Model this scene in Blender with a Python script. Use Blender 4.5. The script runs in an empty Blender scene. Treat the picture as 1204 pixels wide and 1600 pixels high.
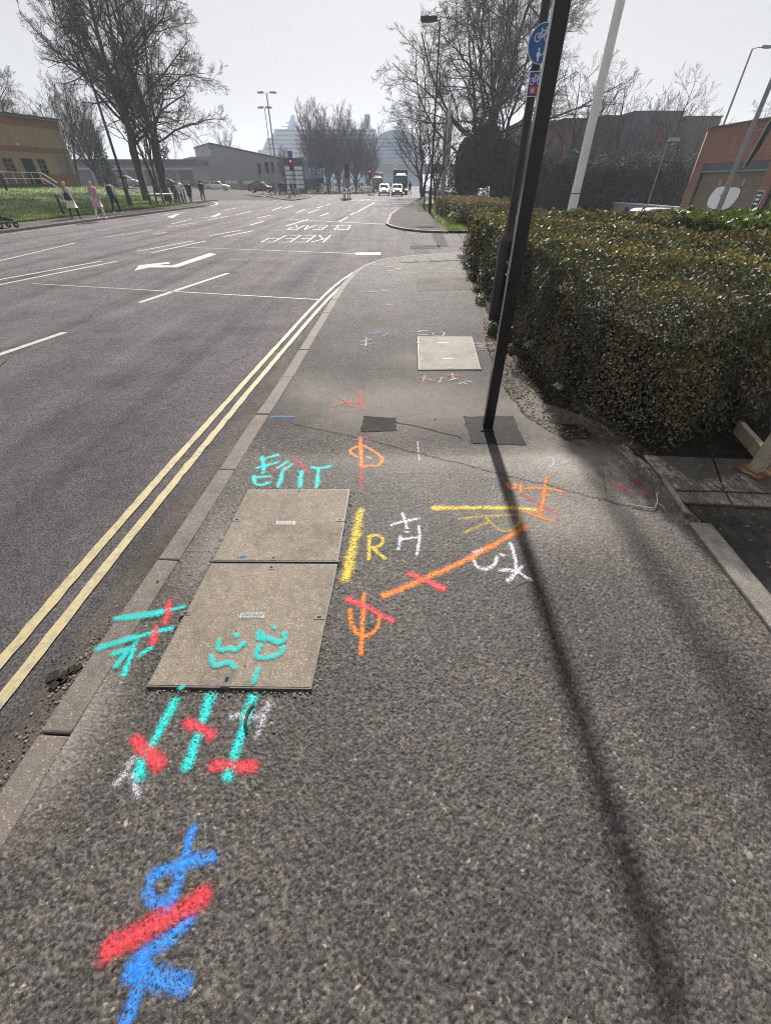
import bpy, bmesh, math, random
import numpy as np
from mathutils import Vector, Matrix

R = math.radians
scene = bpy.context.scene
col = scene.collection
random.seed(7)
rng = np.random.default_rng(11)

# ---------------------------------------------------------------- camera
CAM_H, PITCH, FPX = 1.6, R(39.1), 633.0
cam = bpy.data.cameras.new('camera')
cam.sensor_fit = 'VERTICAL'
cam.sensor_height = 36.0
cam.lens = 36.0 * FPX / 1600.0
cam.clip_start, cam.clip_end = 0.05, 6000
camo = bpy.data.objects.new('camera', cam)
col.objects.link(camo)
camo.location = (0, 0, CAM_H)
camo.rotation_euler = (R(90) - PITCH, 0, 0)
scene.camera = camo

# ---------------------------------------------------------------- light
SUN_EL, SUN_AZ = R(36), R(2.5)          # azimuth clockwise from +Y
w = bpy.data.worlds.new('World')
scene.world = w
w.use_nodes = True
wn = w.node_tree
bg = wn.nodes['Background']
sky = wn.nodes.new('ShaderNodeTexSky')
sky.sky_type = 'NISHITA'
sky.sun_disc = False
sky.sun_elevation = SUN_EL
sky.sun_rotation = SUN_AZ
sky.air_density, sky.dust_density, sky.ozone_density = 1.0, 1.0, 1.0
hs = wn.nodes.new('ShaderNodeHueSaturation')
hs.inputs['Saturation'].default_value = 0.16
# thin overcast haze evens the whole dome out: one soft compression for every direction
dv = wn.nodes.new('ShaderNodeVectorMath'); dv.operation = 'DIVIDE'; dv.inputs[1].default_value = (6, 6, 6)
gm = wn.nodes.new('ShaderNodeGamma'); gm.inputs['Gamma'].default_value = 0.4
ml = wn.nodes.new('ShaderNodeVectorMath'); ml.operation = 'MULTIPLY'; ml.inputs[1].default_value = (6.1, 5.86, 5.9)
wn.links.new(sky.outputs[0], dv.inputs[0]); wn.links.new(dv.outputs[0], gm.inputs['Color']); wn.links.new(gm.outputs[0], ml.inputs[0])
wn.links.new(ml.outputs[0], hs.inputs['Color'])
wn.links.new(hs.outputs[0], bg.inputs['Color'])
bg.inputs['Strength'].default_value = 0.045
sl = bpy.data.lights.new('sun', 'SUN')
sl.energy = 4.3
sl.angle = R(1.9)
sl.color = (1.0, 0.95, 0.88)
so = bpy.data.objects.new('sun', sl)
col.objects.link(so)
so.location = (0, 60, 60)
so.rotation_euler = (R(90) - SUN_EL, 0, R(180) - SUN_AZ)
vs = scene.view_settings
vs.view_transform, vs.look, vs.gamma = 'Standard', 'None', 1.0
vs.use_curve_mapping = False
vs.exposure = 1.2
scene.cycles.max_bounces = 8
scene.cycles.transparent_max_bounces = 16
scene.cycles.volume_bounces = 1
scene.cycles.use_denoising = True
scene.cycles.denoiser = 'OPENIMAGEDENOISE'
scene.cycles.denoising_prefilter = 'NONE'      # keeps the grain of tarmac, leaves and twigs crisp
scene.cycles.filter_width = 1.05
scene.cycles.sample_clamp_indirect = 4.0

# ---------------------------------------------------------------- helpers
def at(u, v, z=0.0):
    """survey helper: photo pixel (1204x1600) -> the spot on level z it shows"""
    a = (u - 602) / FPX
    b = (800 - v) / FPX
    dy = math.cos(PITCH) + b * math.sin(PITCH)
    dz = -math.sin(PITCH) + b * math.cos(PITCH)
    t = (z - CAM_H) / dz
    return (a * t, dy * t)

def px(u, Y, z):
    """world X of image column u at depth Y, height z"""
    return (u - 602) / FPX * (Y * math.cos(PITCH) - (z - CAM_H) * math.sin(PITCH))

def tag(o, label=None, cat=None, group=None, kind=None):
    if label: o['label'] = label
    if cat: o['category'] = cat
    if group: o['group'] = group
    if kind: o['kind'] = kind
    return o

def thing(name, label, cat, loc=(0, 0, 0), rz=0.0, group=None):
    o = bpy.data.objects.new(name, None)
    o.empty_display_size = .2
    col.objects.link(o)
    o.location = loc
    o.rotation_euler = (0, 0, rz)
    return tag(o, label, cat, group)

def link(name, me, m=None, parent=None, kind=None):
    if m is not None and not me.materials: me.materials.append(m)
    o = bpy.data.objects.new(name, me)
    col.objects.link(o)
    if parent is not None: o.parent = parent
    if kind: o['kind'] = kind
    return o

def copy_tree(o, parent=None, label=None, loc=None, rz=None, scale=None):
    kids = [k for k in o.children]
    c = o.copy()
    col.objects.link(c)
    if parent is not None: c.parent = parent
    if label: c['label'] = label
    if loc is not None: c.location = loc
    if rz is not None: c.rotation_euler = (0, 0, rz)
    if scale is not None: c.scale = scale if hasattr(scale, '__len__') else (scale,) * 3
    for k in kids: copy_tree(k, c)
    return c

class MB:
    def __init__(s): s.v = []; s.f = []
    def add(s, v, f):
        n = len(s.v)
        s.v += [tuple(p) for p in v]
        s.f += [tuple(i + n for i in q) for q in f]
        return s
    def box(s, c, d, rz=0.0, taper=1.0):
        x, y, z = d[0] / 2, d[1] / 2, d[2] / 2
        P = []
        for k, t in ((-1, 1.0), (1, taper)):
            for sx, sy in ((-1, -1), (1, -1), (1, 1), (-1, 1)):
                X, Y = sx * x * t, sy * y * t
                P.append((c[0] + X * math.cos(rz) - Y * math.sin(rz), c[1] + X * math.sin(rz) + Y * math.cos(rz), c[2] + k * z))
        return s.add(P, [(3, 2, 1, 0), (4, 5, 6, 7), (0, 1, 5, 4), (1, 2, 6, 5), (2, 3, 7, 6), (3, 0, 4, 7)])
    def prism(s, poly, z0, z1):
        n = len(poly)
        a = sum(poly[i][0] * poly[(i + 1) % n][1] - poly[(i + 1) % n][0] * poly[i][1] for i in range(n))
        if a < 0: poly = poly[::-1]
        P = [(x, y, z0) for x, y in poly] + [(x, y, z1) for x, y in poly]
        F = [tuple(range(n - 1, -1, -1)), tuple(range(n, 2 * n))]
        F += [(i, (i + 1) % n, (i + 1) % n + n, i + n) for i in range(n)]
        return s.add(P, F)
    def flat(s, poly, z):
        n = len(poly)
        a = sum(poly[i][0] * poly[(i + 1) % n][1] - poly[(i + 1) % n][0] * poly[i][1] for i in range(n))
        if a < 0: poly = poly[::-1]
        return s.add([(x, y, z) for x, y in poly], [tuple(range(n))])
    def plate(s, poly, f, y0, y1):
        """prism of a 2-D outline mapped by f(a,b,depth)->xyz"""
        n = len(poly)
        P = [f(a, b, y0) for a, b in poly] + [f(a, b, y1) for a, b in poly]
        return s.add(P, [tuple(range(n - 1, -1, -1)), tuple(range(n, 2 * n))] + [(i, (i + 1) % n, (i + 1) % n + n, i + n) for i in range(n)])
    def tube(s, pts, rad, sides=8, caps=True):
        pts = [Vector(p) for p in pts]
        if not hasattr(rad, '__len__'): rad = [rad] * len(pts)
        V = []; F = []
        ref = None
        for i, p in enumerate(pts):
            t = (pts[min(i + 1, len(pts) - 1)] - pts[max(i - 1, 0)]).normalized()
            if ref is None: ref = Vector((1, 0, 0)) if abs(t.x) < .9 else Vector((0, 1, 0))
            a = (ref - t * ref.dot(t)).normalized(); ref = a
            b = t.cross(a)
            for k in range(sides):
                q = 2 * math.pi * k / sides
                V.append(p + (a * math.cos(q) + b * math.sin(q)) * rad[i])
        for i in range(len(pts) - 1):
            for k in range(sides):
                k2 = (k + 1) % sides
                F.append((i * sides + k, i * sides + k2, (i + 1) * sides + k2, (i + 1) * sides + k))
        if caps:
            F.append(tuple(range(sides - 1, -1, -1)))
            F.append(tuple(range((len(pts) - 1) * sides, len(pts) * sides)))
        return s.add(V, F)
    def ball(s, c, r, n=8, m=6):
        if not hasattr(r, '__len__'): r = (r, r, r)
        V = [(c[0], c[1], c[2] - r[2])]
        for i in range(1, m):
            t = math.pi * i / m
            for k in range(n):
                q = 2 * math.pi * k / n
                V.append((c[0] + r[0] * math.sin(t) * math.cos(q), c[1] + r[1] * math.sin(t) * math.sin(q), c[2] - r[2] * math.cos(t)))
        V.append((c[0], c[1], c[2] + r[2]))
        F = []
        for k in range(n):
            k2 = (k + 1) % n
            F.append((0, 1 + k2, 1 + k))
            for i in range(m - 2): F.append((1 + i * n + k, 1 + i * n + k2, 1 + (i + 1) * n + k2, 1 + (i + 1) * n + k))
            F.append((1 + (m - 2) * n + k, 1 + (m - 2) * n + k2, len(V) - 1))
        return s.add(V, F)
    def mesh(s, name, smooth=False):
        me = bpy.data.meshes.new(name)
        me.from_pydata(s.v, [], s.f)
        me.update()
        if smooth: me.polygons.foreach_set('use_smooth', [True] * len(me.polygons))
        return me
    def build(s, name, m, parent=None, smooth=False, bevel=0.0, kind=None):
        o = link(name, s.mesh(name, smooth), m, parent, kind)
        if bevel:
            b = o.modifiers.new('bevel', 'BEVEL')
            b.width = bevel; b.segments = 2; b.limit_method = 'ANGLE'
        return o

def np_mesh(name, V, F, smooth=False, attrs=None):
    """V (N,3); F (M,k) one face size"""
    me = bpy.data.meshes.new(name)
    V = np.asarray(V, np.float32); F = np.asarray(F, np.int32)
    M, k = F.shape
    me.vertices.add(len(V)); me.vertices.foreach_set('co', V.ravel())
    me.loops.add(M * k); me.loops.foreach_set('vertex_index', F.ravel())
    me.polygons.add(M); me.polygons.foreach_set('loop_start', np.arange(M, dtype=np.int32) * k)
    if smooth: me.polygons.foreach_set('use_smooth', np.ones(M, bool))
    for nm, a in (attrs or {}).items():
        at_ = me.attributes.new(nm, 'FLOAT', 'POINT'); at_.data.foreach_set('value', np.asarray(a, np.float32))
    me.update(calc_edges=True); me.validate()
    return me

# ---------------------------------------------------------------- materials
class NT:
    def __init__(s, name):
        s.m = bpy.data.materials.new(name); s.m.use_nodes = True
        s.t = s.m.node_tree; s.b = s.t.nodes['Principled BSDF']; s.out = s.t.nodes['Material Output']
    def n(s, typ, ins=None, **props):
        k = s.t.nodes.new('ShaderNode' + typ)
        for a, b in props.items(): setattr(k, a, b)
        for a, b in (ins or {}).items():
            if isinstance(b, bpy.types.NodeSocket): s.t.links.new(b, k.inputs[a])
            else: k.inputs[a].default_value = b
        return k
    def set(s, **kw):
        for a, b in kw.items():
            a = a.replace('_', ' ')
            if isinstance(b, bpy.types.NodeSocket): s.t.links.new(b, s.b.inputs[a])
            else: s.b.inputs[a].default_value = b
        return s
    def math(s, op, a, b=0.0, clamp=False):
        k = s.n('Math', operation=op, use_clamp=clamp)
        for i, q in enumerate((a, b)):
            if isinstance(q, bpy.types.NodeSocket): s.t.links.new(q, k.inputs[i])
            else: k.inputs[i].default_value = q
        return k.outputs[0]
    def ramp(s, fac, stops, interp='LINEAR'):
        k = s.n('ValToRGB', {'Fac': fac}); k.color_ramp.interpolation = interp
        el = k.color_ramp.elements
        while len(el) < len(stops): el.new(.5)
        for e, (p, c) in zip(el, stops):
            e.position = p; e.color = tuple(c) + (1,) if len(c) == 3 else c
        return k.outputs['Color']
    def mix(s, fac, a, b, blend='MIX'):
        k = s.n('Mix', data_type='RGBA', blend_type=blend)
        for i, q in ((0, fac), (6, a), (7, b)):
            if isinstance(q, bpy.types.NodeSocket): s.t.links.new(q, k.inputs[i])
            else: k.inputs[i].default_value = q if i == 0 else (tuple(q) + (1,) if len(q) == 3 else q)
        return k.outputs[2]
    def pos(s): return s.n('NewGeometry').outputs['Position']
    def obj(s): return s.n('TexCoord').outputs['Object']
    def noise(s, vec, scale, detail=4.0, rough=.6): return s.n('TexNoise', {'Vector': vec, 'Scale': scale, 'Detail': detail, 'Roughness': rough}).outputs[0]
    def bump(s, h, strength=.5, dist=.01):
        k = s.n('Bump', {'Height': h, 'Strength': strength, 'Distance': dist})
        s.t.links.new(k.outputs[0], s.b.inputs['Normal']); return k

def C(r, g, b): return (r, g, b, 1)

def simple(name, c, rough=.6, metal=0.0, var=.25, scale=6.0, bump=0.0, bscale=60.0, spec=.5, world=False):
    t = NT(name)
    v = t.pos() if world else t.obj()
    f = t.noise(v, scale)
    lo = tuple(x * (1 - var) for x in c); hi = tuple(min(1, x * (1 + var)) for x in c)
    t.set(Base_Color=t.ramp(f, [(.3, lo), (.7, hi)]), Roughness=rough, Metallic=metal)
    t.b.inputs['Specular IOR Level'].default_value = spec
    if bump: t.bump(t.noise(v, bscale), bump, .01)
    return t.m

def aggregate(t, scale):
    """stone-chip surface: per-stone value, height"""
    p = t.pos()
    warp = t.n('TexNoise', {'Vector': p, 'Scale': scale * 1.3, 'Detail': 2.0})
    add = t.n('VectorMath', {0: p, 1: warp.outputs['Color']}, operation='MULTIPLY_ADD')
    # p + colour*amount
    add.operation = 'MULTIPLY_ADD'
    t.t.links.new(warp.outputs['Color'], add.inputs[0])
    add.inputs[1].default_value = (.009, .009, .009)
    t.t.links.new(p, add.inputs[2])
    vo = t.n('TexVoronoi', {'Vector': add.outputs[0], 'Scale': scale}, feature='F1')
    sep = t.n('SeparateColor', {'Color': vo.outputs['Color']})
    h = t.math('SUBTRACT', 1.0, t.math('MULTIPLY', vo.outputs['Distance'], 1.25))
    h2 = t.math('ADD', h, t.math('MULTIPLY', sep.outputs[1], .45))
    return p, sep, h2

def asphalt(name, dark, light, scale, bump, rough, pebble=.965, stain=(.5, .35), dust=None, dist=.008, spec=.3, gum=False, tracks=False, real=False):
    t = NT(name)
    p, sep, h = aggregate(t, scale)
    tone = sep.outputs[0]; fine = None
    if real:                                 # close to the camera the stones are real relief carrying their own tone
        fine = t.n('Attribute', attribute_name='fine').outputs['Fac']; top = t.n('Attribute', attribute_name='top').outputs['Fac']; tn = t.n('Attribute', attribute_name='tone').outputs['Fac']
        def lerp(x, y): return t.math('ADD', t.math('MULTIPLY', x, t.math('SUBTRACT', 1.0, fine)), t.math('MULTIPLY', y, fine))
        tone = lerp(tone, tn); hb = t.math('MULTIPLY', h, t.math('SUBTRACT', 1.0, fine)); h = lerp(h, t.math('ADD', .45, t.math('MULTIPLY', top, .5)))
    c = t.mix(tone, tuple(x * 1.9 + .012 for x in dark), light)
    gap_shade = t.n('MapRange', {'Value': h, 'From Min': .50, 'From Max': .86}); gap_shade.clamp = True
    c = t.mix(gap_shade.outputs[0], tuple(x * .55 for x in dark), c)  # stone gaps painted darker: bitumen, and crevice shade the bump cannot cast
    if real:
        cf = t.mix(t.math('POWER', tn, 1.6), (.037, .034, .0325), (.085, .078, .0745))
        cf = t.mix(t.math('GREATER_THAN', tn, .985), cf, (.20, .165, .13))
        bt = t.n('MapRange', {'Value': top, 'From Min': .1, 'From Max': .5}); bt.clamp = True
        c = t.mix(fine, c, t.mix(bt.outputs[0], (.014, .013, .012), cf))  # gaps between the relief stones get the same painted bitumen and shade tone
    peb = t.math('GREATER_THAN', sep.outputs[2], pebble)
    c = t.mix(t.math('MULTIPLY', peb, .75), c, (.36, .31, .25))
    n0 = t.noise(p, scale * 1.1, 2.0, .5)
    c = t.mix(1.0, c, t.ramp(n0, [(.38, (.62, .62, .62)), (.62, (1.4, 1.4, 1.38))]), 'MULTIPLY')
    n1 = t.noise(p, 1.3, 6.0, .65)
    c = t.mix(1.0, c, t.ramp(n1, [(.32, (stain[0] + .2,) * 3), (.5, (1, 1, 1)), (.72, (1 + stain[1],) * 3)]), 'MULTIPLY')
    n2 = t.noise(p, 14.0, 5.0, .7)
    c = t.mix(1.0, c, t.ramp(n2, [(.3, (.78, .77, .76)), (.7, (1.18, 1.18, 1.18))]), 'MULTIPLY')
    if gum:                                  # trodden gum, drips and old stains
        gv = t.n('TexVoronoi', {'Vector': p, 'Scale': 2.6}); gs = t.n('SeparateColor', {'Color': gv.outputs['Color']})
        r_ = t.math('MULTIPLY', gs.outputs[0], .065)
        sp_ = t.math('LESS_THAN', t.math('ADD', gv.outputs['Distance'], t.math('MULTIPLY', n2, .03)), r_)
        c = t.mix(t.math('MULTIPLY', sp_, .55), c, t.ramp(gs.outputs[1], [(.45, (.02, .02, .02)), (.55, (.26, .24, .22))], 'CONSTANT'))
    if tracks:                               # polished wheel tracks and long repair streaks
        sp3 = t.n('SeparateXYZ', {0: p})
        tv = t.n('CombineXYZ', {0: t.math('MULTIPLY', sp3.outputs[0], .9), 1: t.math('MULTIPLY', sp3.outputs[1], .035), 2: 0.0})
        c = t.mix(1.0, c, t.ramp(t.noise(tv.outputs[0], 1.6, 5.0, .6), [(.33, (.66, .66, .67)), (.5, (1, 1, 1)), (.68, (1.24, 1.23, 1.22))]), 'MULTIPLY')
        cv = t.n('TexVoronoi', {'Vector': t.n('VectorMath', {0: p, 1: (.55, .30, 1)}, operation='MULTIPLY').outputs[0], 'Scale': .8}, feature='DISTANCE_TO_EDGE')
        ck = t.math('MULTIPLY', t.math('LESS_THAN', t.math('ADD', cv.outputs['Distance'], t.math('MULTIPLY', t.math('SUBTRACT', n2, .5), .05)), .0035), t.ramp(n1, [(.5, (0, 0, 0)), (.6, (.7, .7, .7))]))
        c = t.mix(ck, c, (.03, .028, .028))
    if dust:
        a = t.n('Attribute', attribute_name='dust').outputs['Fac']
        f = t.math('MULTIPLY', a, t.math('ADD', t.math('MULTIPLY', n1, .9), t.math('MULTIPLY', n2, .7)), True)
        c = t.mix(f, c, dust)
    t.set(Base_Color=c, Roughness=rough)
    t.b.inputs['Specular IOR Level'].default_value = spec
    t.bump(hb if real else h, bump, dist)
    return t.m

mat = {}
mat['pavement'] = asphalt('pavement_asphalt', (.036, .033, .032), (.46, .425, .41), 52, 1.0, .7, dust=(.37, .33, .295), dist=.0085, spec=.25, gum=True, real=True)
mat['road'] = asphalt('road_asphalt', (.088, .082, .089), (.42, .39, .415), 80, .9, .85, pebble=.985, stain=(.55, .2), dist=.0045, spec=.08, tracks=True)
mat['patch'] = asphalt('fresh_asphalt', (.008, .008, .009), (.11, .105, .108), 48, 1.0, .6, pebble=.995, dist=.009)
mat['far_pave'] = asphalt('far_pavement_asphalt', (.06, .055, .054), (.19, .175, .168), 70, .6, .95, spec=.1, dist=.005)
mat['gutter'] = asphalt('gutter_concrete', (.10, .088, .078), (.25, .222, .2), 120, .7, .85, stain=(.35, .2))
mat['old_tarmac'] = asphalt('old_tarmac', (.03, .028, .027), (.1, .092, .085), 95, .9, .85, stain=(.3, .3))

def concrete(name, a, b, speck, sscale, bump=.35):
    t = NT(name)
    p = t.pos()
    n1 = t.noise(p, 5.0, 8.0, .7); n2 = t.noise(p, 160.0, 3.0, .6)
    c = t.mix(n1, a, b)
    c = t.mix(1.0, c, t.ramp(n2, [(.3, (.72,) * 3), (.7, (1.25,) * 3)]), 'MULTIPLY')
    vo = t.n('TexVoronoi', {'Vector': p, 'Scale': sscale}, feature='F1')
    s = t.n('SeparateColor', {'Color': vo.outputs['Color']})
    m = t.math('MULTIPLY', t.math('GREATER_THAN', s.outputs[0], speck), t.math('LESS_THAN', vo.outputs['Distance'], .45))
    c = t.mix(t.math('MULTIPLY', m, .8), c, (.33, .275, .2))
    d = t.math('MULTIPLY', t.math('GREATER_THAN', s.outputs[1], .9), t.math('LESS_THAN', vo.outputs['Distance'], .4))
    c = t.mix(t.math('MULTIPLY', d, .6), c, (.05, .043, .036))
    st = t.noise(p, 2.6, 8.0, .78)
    c = t.mix(1.0, c, t.ramp(st, [(.34, (.60, .57, .54)), (.5, (1, 1, 1)), (.68, (1.12, 1.1, 1.07))]), 'MULTIPLY')
    st2 = t.noise(p, 38.0, 4.0, .7)
    c = t.mix(1.0, c, t.ramp(st2, [(.32, (.76, .75, .74)), (.6, (1.08, 1.08, 1.07))]), 'MULTIPLY')
    t.set(Base_Color=c, Roughness=.82); t.bump(t.math('ADD', n2, vo.outputs['Distance']), bump, .004)
    return t.m
mat['cover'] = concrete('cover_concrete', (.135, .112, .088), (.212, .178, .143), .86, 130)
mat['cover_far'] = concrete('worn_cover_concrete', (.15, .133, .11), (.215, .193, .162), .9, 130)
mat['kerb'] = concrete('kerb_concrete', (.085, .072, .064), (.160, .138, .122), .93, 150, .3)
mat['slab'] = concrete('slab_concrete', (.055, .050, .043), (.105, .096, .084), .9, 110)
mat['kerb_dark'] = concrete('edging_concrete', (.105, .094, .085), (.17, .153, .138), .95, 140)
mat['render'] = concrete('grey_render', (.3, .3, .31), (.36, .36, .37), .97, 60)
mat['soil'] = asphalt('soil', (.022, .017, .012), (.10, .078, .055), 60, 1.0, .95, pebble=.98, dist=.02)

def worn_paint(name, c, wear, rough=.6, under=(.13, .125, .125)):
    t = NT(name)
    p, sep, h = aggregate(t, 120)
    n = t.noise(p, 22.0, 6.0, .75)
    f = t.math('ADD', t.math('MULTIPLY', n, .75), t.math('MULTIPLY', sep.outputs[0], .25))
    k = t.ramp(f, [(wear - .05, (0, 0, 0)), (wear + .05, (1, 1, 1))])
    n3 = t.noise(p, 6.0)
    cc = t.mix(n3, tuple(x * .82 for x in c), c)
    t.set(Base_Color=t.mix(k, under, cc), Roughness=rough); t.bump(h, .4, .005)
    return t.m
mat['white_line'] = worn_paint('white_road_paint', (.42, .40, .375), .41)
mat['letter_line'] = worn_paint('worn_letter_paint', (.38, .365, .345), .47)
mat['faint_line'] = worn_paint('faint_white_line', (.44, .42, .40), .45)
mat['yellow_line'] = worn_paint('yellow_road_paint', (.45, .375, .19), .42)

def spray(name, c, fill=1.0):
    """aerosol paint: solid in the middle, breaking into speckle between the stones at the edge"""
    t = NT(name)
    p, sep, h = aggregate(t, 52)
    a = t.n('Attribute', attribute_name='cov').outputs['Fac']
    n = t.noise(p, 130.0, 3.0, .6)
    n2 = t.noise(p, 14.0, 3.0, .6)
    n3 = t.n('TexVoronoi', {'Vector': p, 'Scale': 330.0}).outputs['Distance']
    e = t.math('MULTIPLY', t.math('POWER', a, .8), 1.75 * fill)
    e = t.math('ADD', e, t.math('MULTIPLY', t.math('SUBTRACT', n, .5), 1.9))
    e = t.math('ADD', e, t.math('MULTIPLY', t.math('SUBTRACT', n2, .5), .7))
    e = t.math('ADD', e, t.math('MULTIPLY', t.math('SUBTRACT', sep.outputs[0], .6), .55))
    e = t.math('ADD', e, t.math('MULTIPLY', t.math('SUBTRACT', h, .75), .9))
    e = t.math('ADD', e, t.math('MULTIPLY', t.math('SUBTRACT', .35, n3), .6))
    k = t.n('MapRange', {'Value': e, 'From Min': .45, 'From Max': .95}); k.clamp = True
    core = t.n('MapRange', {'Value': a, 'From Min': .0, 'From Max': .12}); core.clamp = True
    pit = t.n('MapRange', {'Value': h, 'From Min': .34, 'From Max': .56, 'To Min': .1, 'To Max': 1.0}); pit.clamp = True
    fine = t.n('Attribute', attribute_name='fine').outputs['Fac']; top = t.n('Attribute', attribute_name='top').outputs['Fac']
    rp = t.n('MapRange', {'Value': top, 'From Min': .05, 'From Max': .45, 'To Min': .12, 'To Max': 1.0}); rp.clamp = True
    pt = t.math('ADD', t.math('MULTIPLY', pit.outputs[0], t.math('SUBTRACT', 1.0, fine)), t.math('MULTIPLY', rp.outputs[0], fine))
    alpha = t.math('MULTIPLY', t.math('MULTIPLY', k.outputs[0], pt), core.outputs[0])
    shade = t.mix(sep.outputs[1], tuple(x * .86 for x in c), c)
    t.set(Base_Color=shade, Roughness=.65, Alpha=alpha)
    t.b.inputs['Specular IOR Level'].default_value = .3
    t.bump(t.math('MULTIPLY', t.math('ADD', h, t.math('MULTIPLY', n, .3)), t.math('SUBTRACT', 1.0, fine)), .35, .005)
    return t.m
SP = dict(teal=(.012, .53, .51), red=(.52, .04, .055), orange=(.66, .165, .01), yellow=(.66, .44, .02), white=(.56, .57, .64), blue=(.025, .19, .62))
for k_, c_ in SP.items():
    mat['sp_' + k_] = spray(k_ + '_spray_paint', c_)
    mat['sf_' + k_] = spray(k_ + '_faint_spray_paint', c_, .64)

def leafmat(name, stops, rough=.38, trans=.35):
    t = NT(name)
    a = t.n('Attribute', attribute_name='tint').outputs['Fac']
    c = t.ramp(a, stops)
    t.set(Base_Color=c, Roughness=rough)
    tr = t.n('BsdfTranslucent', {'Color': t.mix(1.0, c, (1.3, 1.35, .7), 'MULTIPLY')})
    mx = t.n('MixShader', {'Fac': trans})
    t.t.links.new(t.b.outputs[0], mx.inputs[1]); t.t.links.new(tr.outputs[0], mx.inputs[2])
    t.t.links.new(mx.outputs[0], t.out.inputs['Surface'])
    return t.m
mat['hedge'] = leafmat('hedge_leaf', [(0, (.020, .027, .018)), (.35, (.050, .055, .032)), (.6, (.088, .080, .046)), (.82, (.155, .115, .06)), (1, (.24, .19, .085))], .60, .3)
mat['hedge_brown'] = leafmat('brown_hedge_leaf', [(0, (.03, .034, .016)), (.5, (.085, .066, .036)), (1, (.18, .13, .07))], .5)
mat['shrub'] = leafmat('shrub_leaf', [(0, (.018, .03, .012)), (.5, (.045, .065, .024)), (1, (.10, .12, .045))], .5)
mat['ivy'] = leafmat('ivy_leaf', [(0, (.007, .013, .009)), (.6, (.014, .025, .016)), (1, (.035, .048, .028))], .7, .12)
mat['evergreen'] = leafmat('evergreen_leaf', [(0, (.009, .016, .010)), (.6, (.02, .033, .02)), (1, (.06, .075, .045))], .7, .12)
mat['dead_leaf'] = leafmat('dead_leaf', [(0, (.04, .025, .014)), (.5, (.11, .07, .04)), (1, (.22, .16, .10))], .7, .2)
mat['grass_blade'] = leafmat('grass_blade', [(0, (.04, .068, .016)), (.5, (.085, .13, .03)), (1, (.18, .19, .07))], .5, .4)
mat['bark'] = simple('bark', (.055, .044, .036), .9, var=.4, scale=3, bump=.6, bscale=14)
mat['twig'] = simple('twig', (.050, .038, .030), .9, var=.2, scale=1)
mat['twig_pale'] = simple('pale_twig', (.085, .066, .05), .9, var=.2, scale=1)
def _grass():
    t = NT('grass_turf'); p = t.pos()
    a = t.noise(p, .35, 5.0); b = t.noise(p, 9.0, 6.0, .8)
    c = t.mix(b, (.055, .11, .018), (.15, .225, .05))
    c = t.mix(t.ramp(a, [(.45, (0, 0, 0)), (.75, (.7, .7, .7))]), c, (.17, .19, .05))
    t.set(Base_Color=c, Roughness=.8); t.bump(b, 1.0, .08); return t.m
mat['grass'] = _grass()
mat['black_gloss'] = simple('glossy_black_paint', (.008, .008, .010), .27, var=.15, scale=20, bump=.02, bscale=90, spec=.4)
mat['black_semi'] = simple('black_column_paint', (.013, .012, .013), .34, var=.3, scale=8, bump=.05, bscale=40)
mat['black_matt'] = simple('matt_black', (.015, .015, .015), .6, var=.2)
mat['white_pole'] = simple('weathered_white_pole', (.74, .73, .74), .5, var=.1, scale=3, bump=.05)
mat['grey_metal'] = simple('grey_metal', (.24, .24, .25), .45, .3, var=.15)
mat['galv'] = simple('galvanised_steel', (.27, .275, .28), .55, .35, var=.15, scale=14)
mat['steel_plate'] = simple('cover_steel', (.10, .095, .09), .6, .15, var=.25, scale=60)
mat['hole'] = simple('dark_hole', (.006, .006, .006), .9, var=.1)
mat['timber'] = simple('weathered_timber', (.36, .31, .23), .85, var=.3, scale=9, bump=.4, bscale=30)
mat['rust'] = simple('rusty_plate', (.16, .075, .03), .85, var=.5, scale=22, bump=.3)
mat['glass'] = simple('dark_glass', (.02, .022, .026), .06, var=.1, spec=.8)
mat['tyre'] = simple('tyre_rubber', (.02, .02, .02), .85, var=.15)
mat['rim'] = simple('alloy_rim', (.4, .4, .42), .3, .8, var=.1)
mat['plastic_white'] = simple('white_plastic', (.72, .74, .76), .4, var=.1)
mat['sign_blue'] = simple('sign_blue', (.012, .09, .30), .35, var=.08)
mat['sign_navy'] = simple('route_sign_blue', (.03, .06, .26), .35, var=.08)
mat['sign_white'] = simple('sign_white', (.62, .66, .72), .35, var=.05)
mat['sign_red'] = simple('sign_red', (.45, .04, .03), .4, var=.05)
mat['flag_dark'] = simple('dark_banner_cloth', (.03, .028, .027), .8, var=.3)
mat['tan'] = simple('tan_cloth', (.4, .33, .25), .8, var=.2)
mat['yellow_plastic'] = simple('yellow_bollard_plastic', (.62, .38, .03), .45, var=.15)

# ================================================================ GROUND
RZ = -0.07                                   # road level
KI_Y = [-3, .3, .9, 1.75, 2.6, 3.3, 3.7, 5.9, 9, 11, 12, 12.8, 13.4, 13.8, 14.1, 15, 15.6]
KI_X = [-1.30, -1.19, -1.165, -1.11, -1.07, -1.04, -1.0, -.92, -.80, -.62, -.35, .05, .8, 1.5, 2.3, 6, 9]
def xl(y): return float(np.interp(y, KI_Y, KI_X))

def smooth(t): t = min(max(t, 0), 1); return t * t * (3 - 2 * t)
def grass_edge(y): return float(np.interp(y, [0, 20, 46, 50, 53, 56, 58, 60], [-18.9, -18.9, -19.1, -19.8, -21.5, -26, -32, -40]))
def gz(x, y):
    """height of the bank on the far side of the road"""
    if y < 60.2: return .03 + 1.2 * smooth((grass_edge(min(y, 47)) - x) / 13.0)
    return RZ + (1.1 * smooth((-20 - x) / 26.0)) * smooth((y - 64) / 20.0)
def cz(x, y):
    """the car park behind the hedge lies lower"""
    return RZ - .03 - 1.35 * smooth((x - 7) / 7.0)

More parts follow.
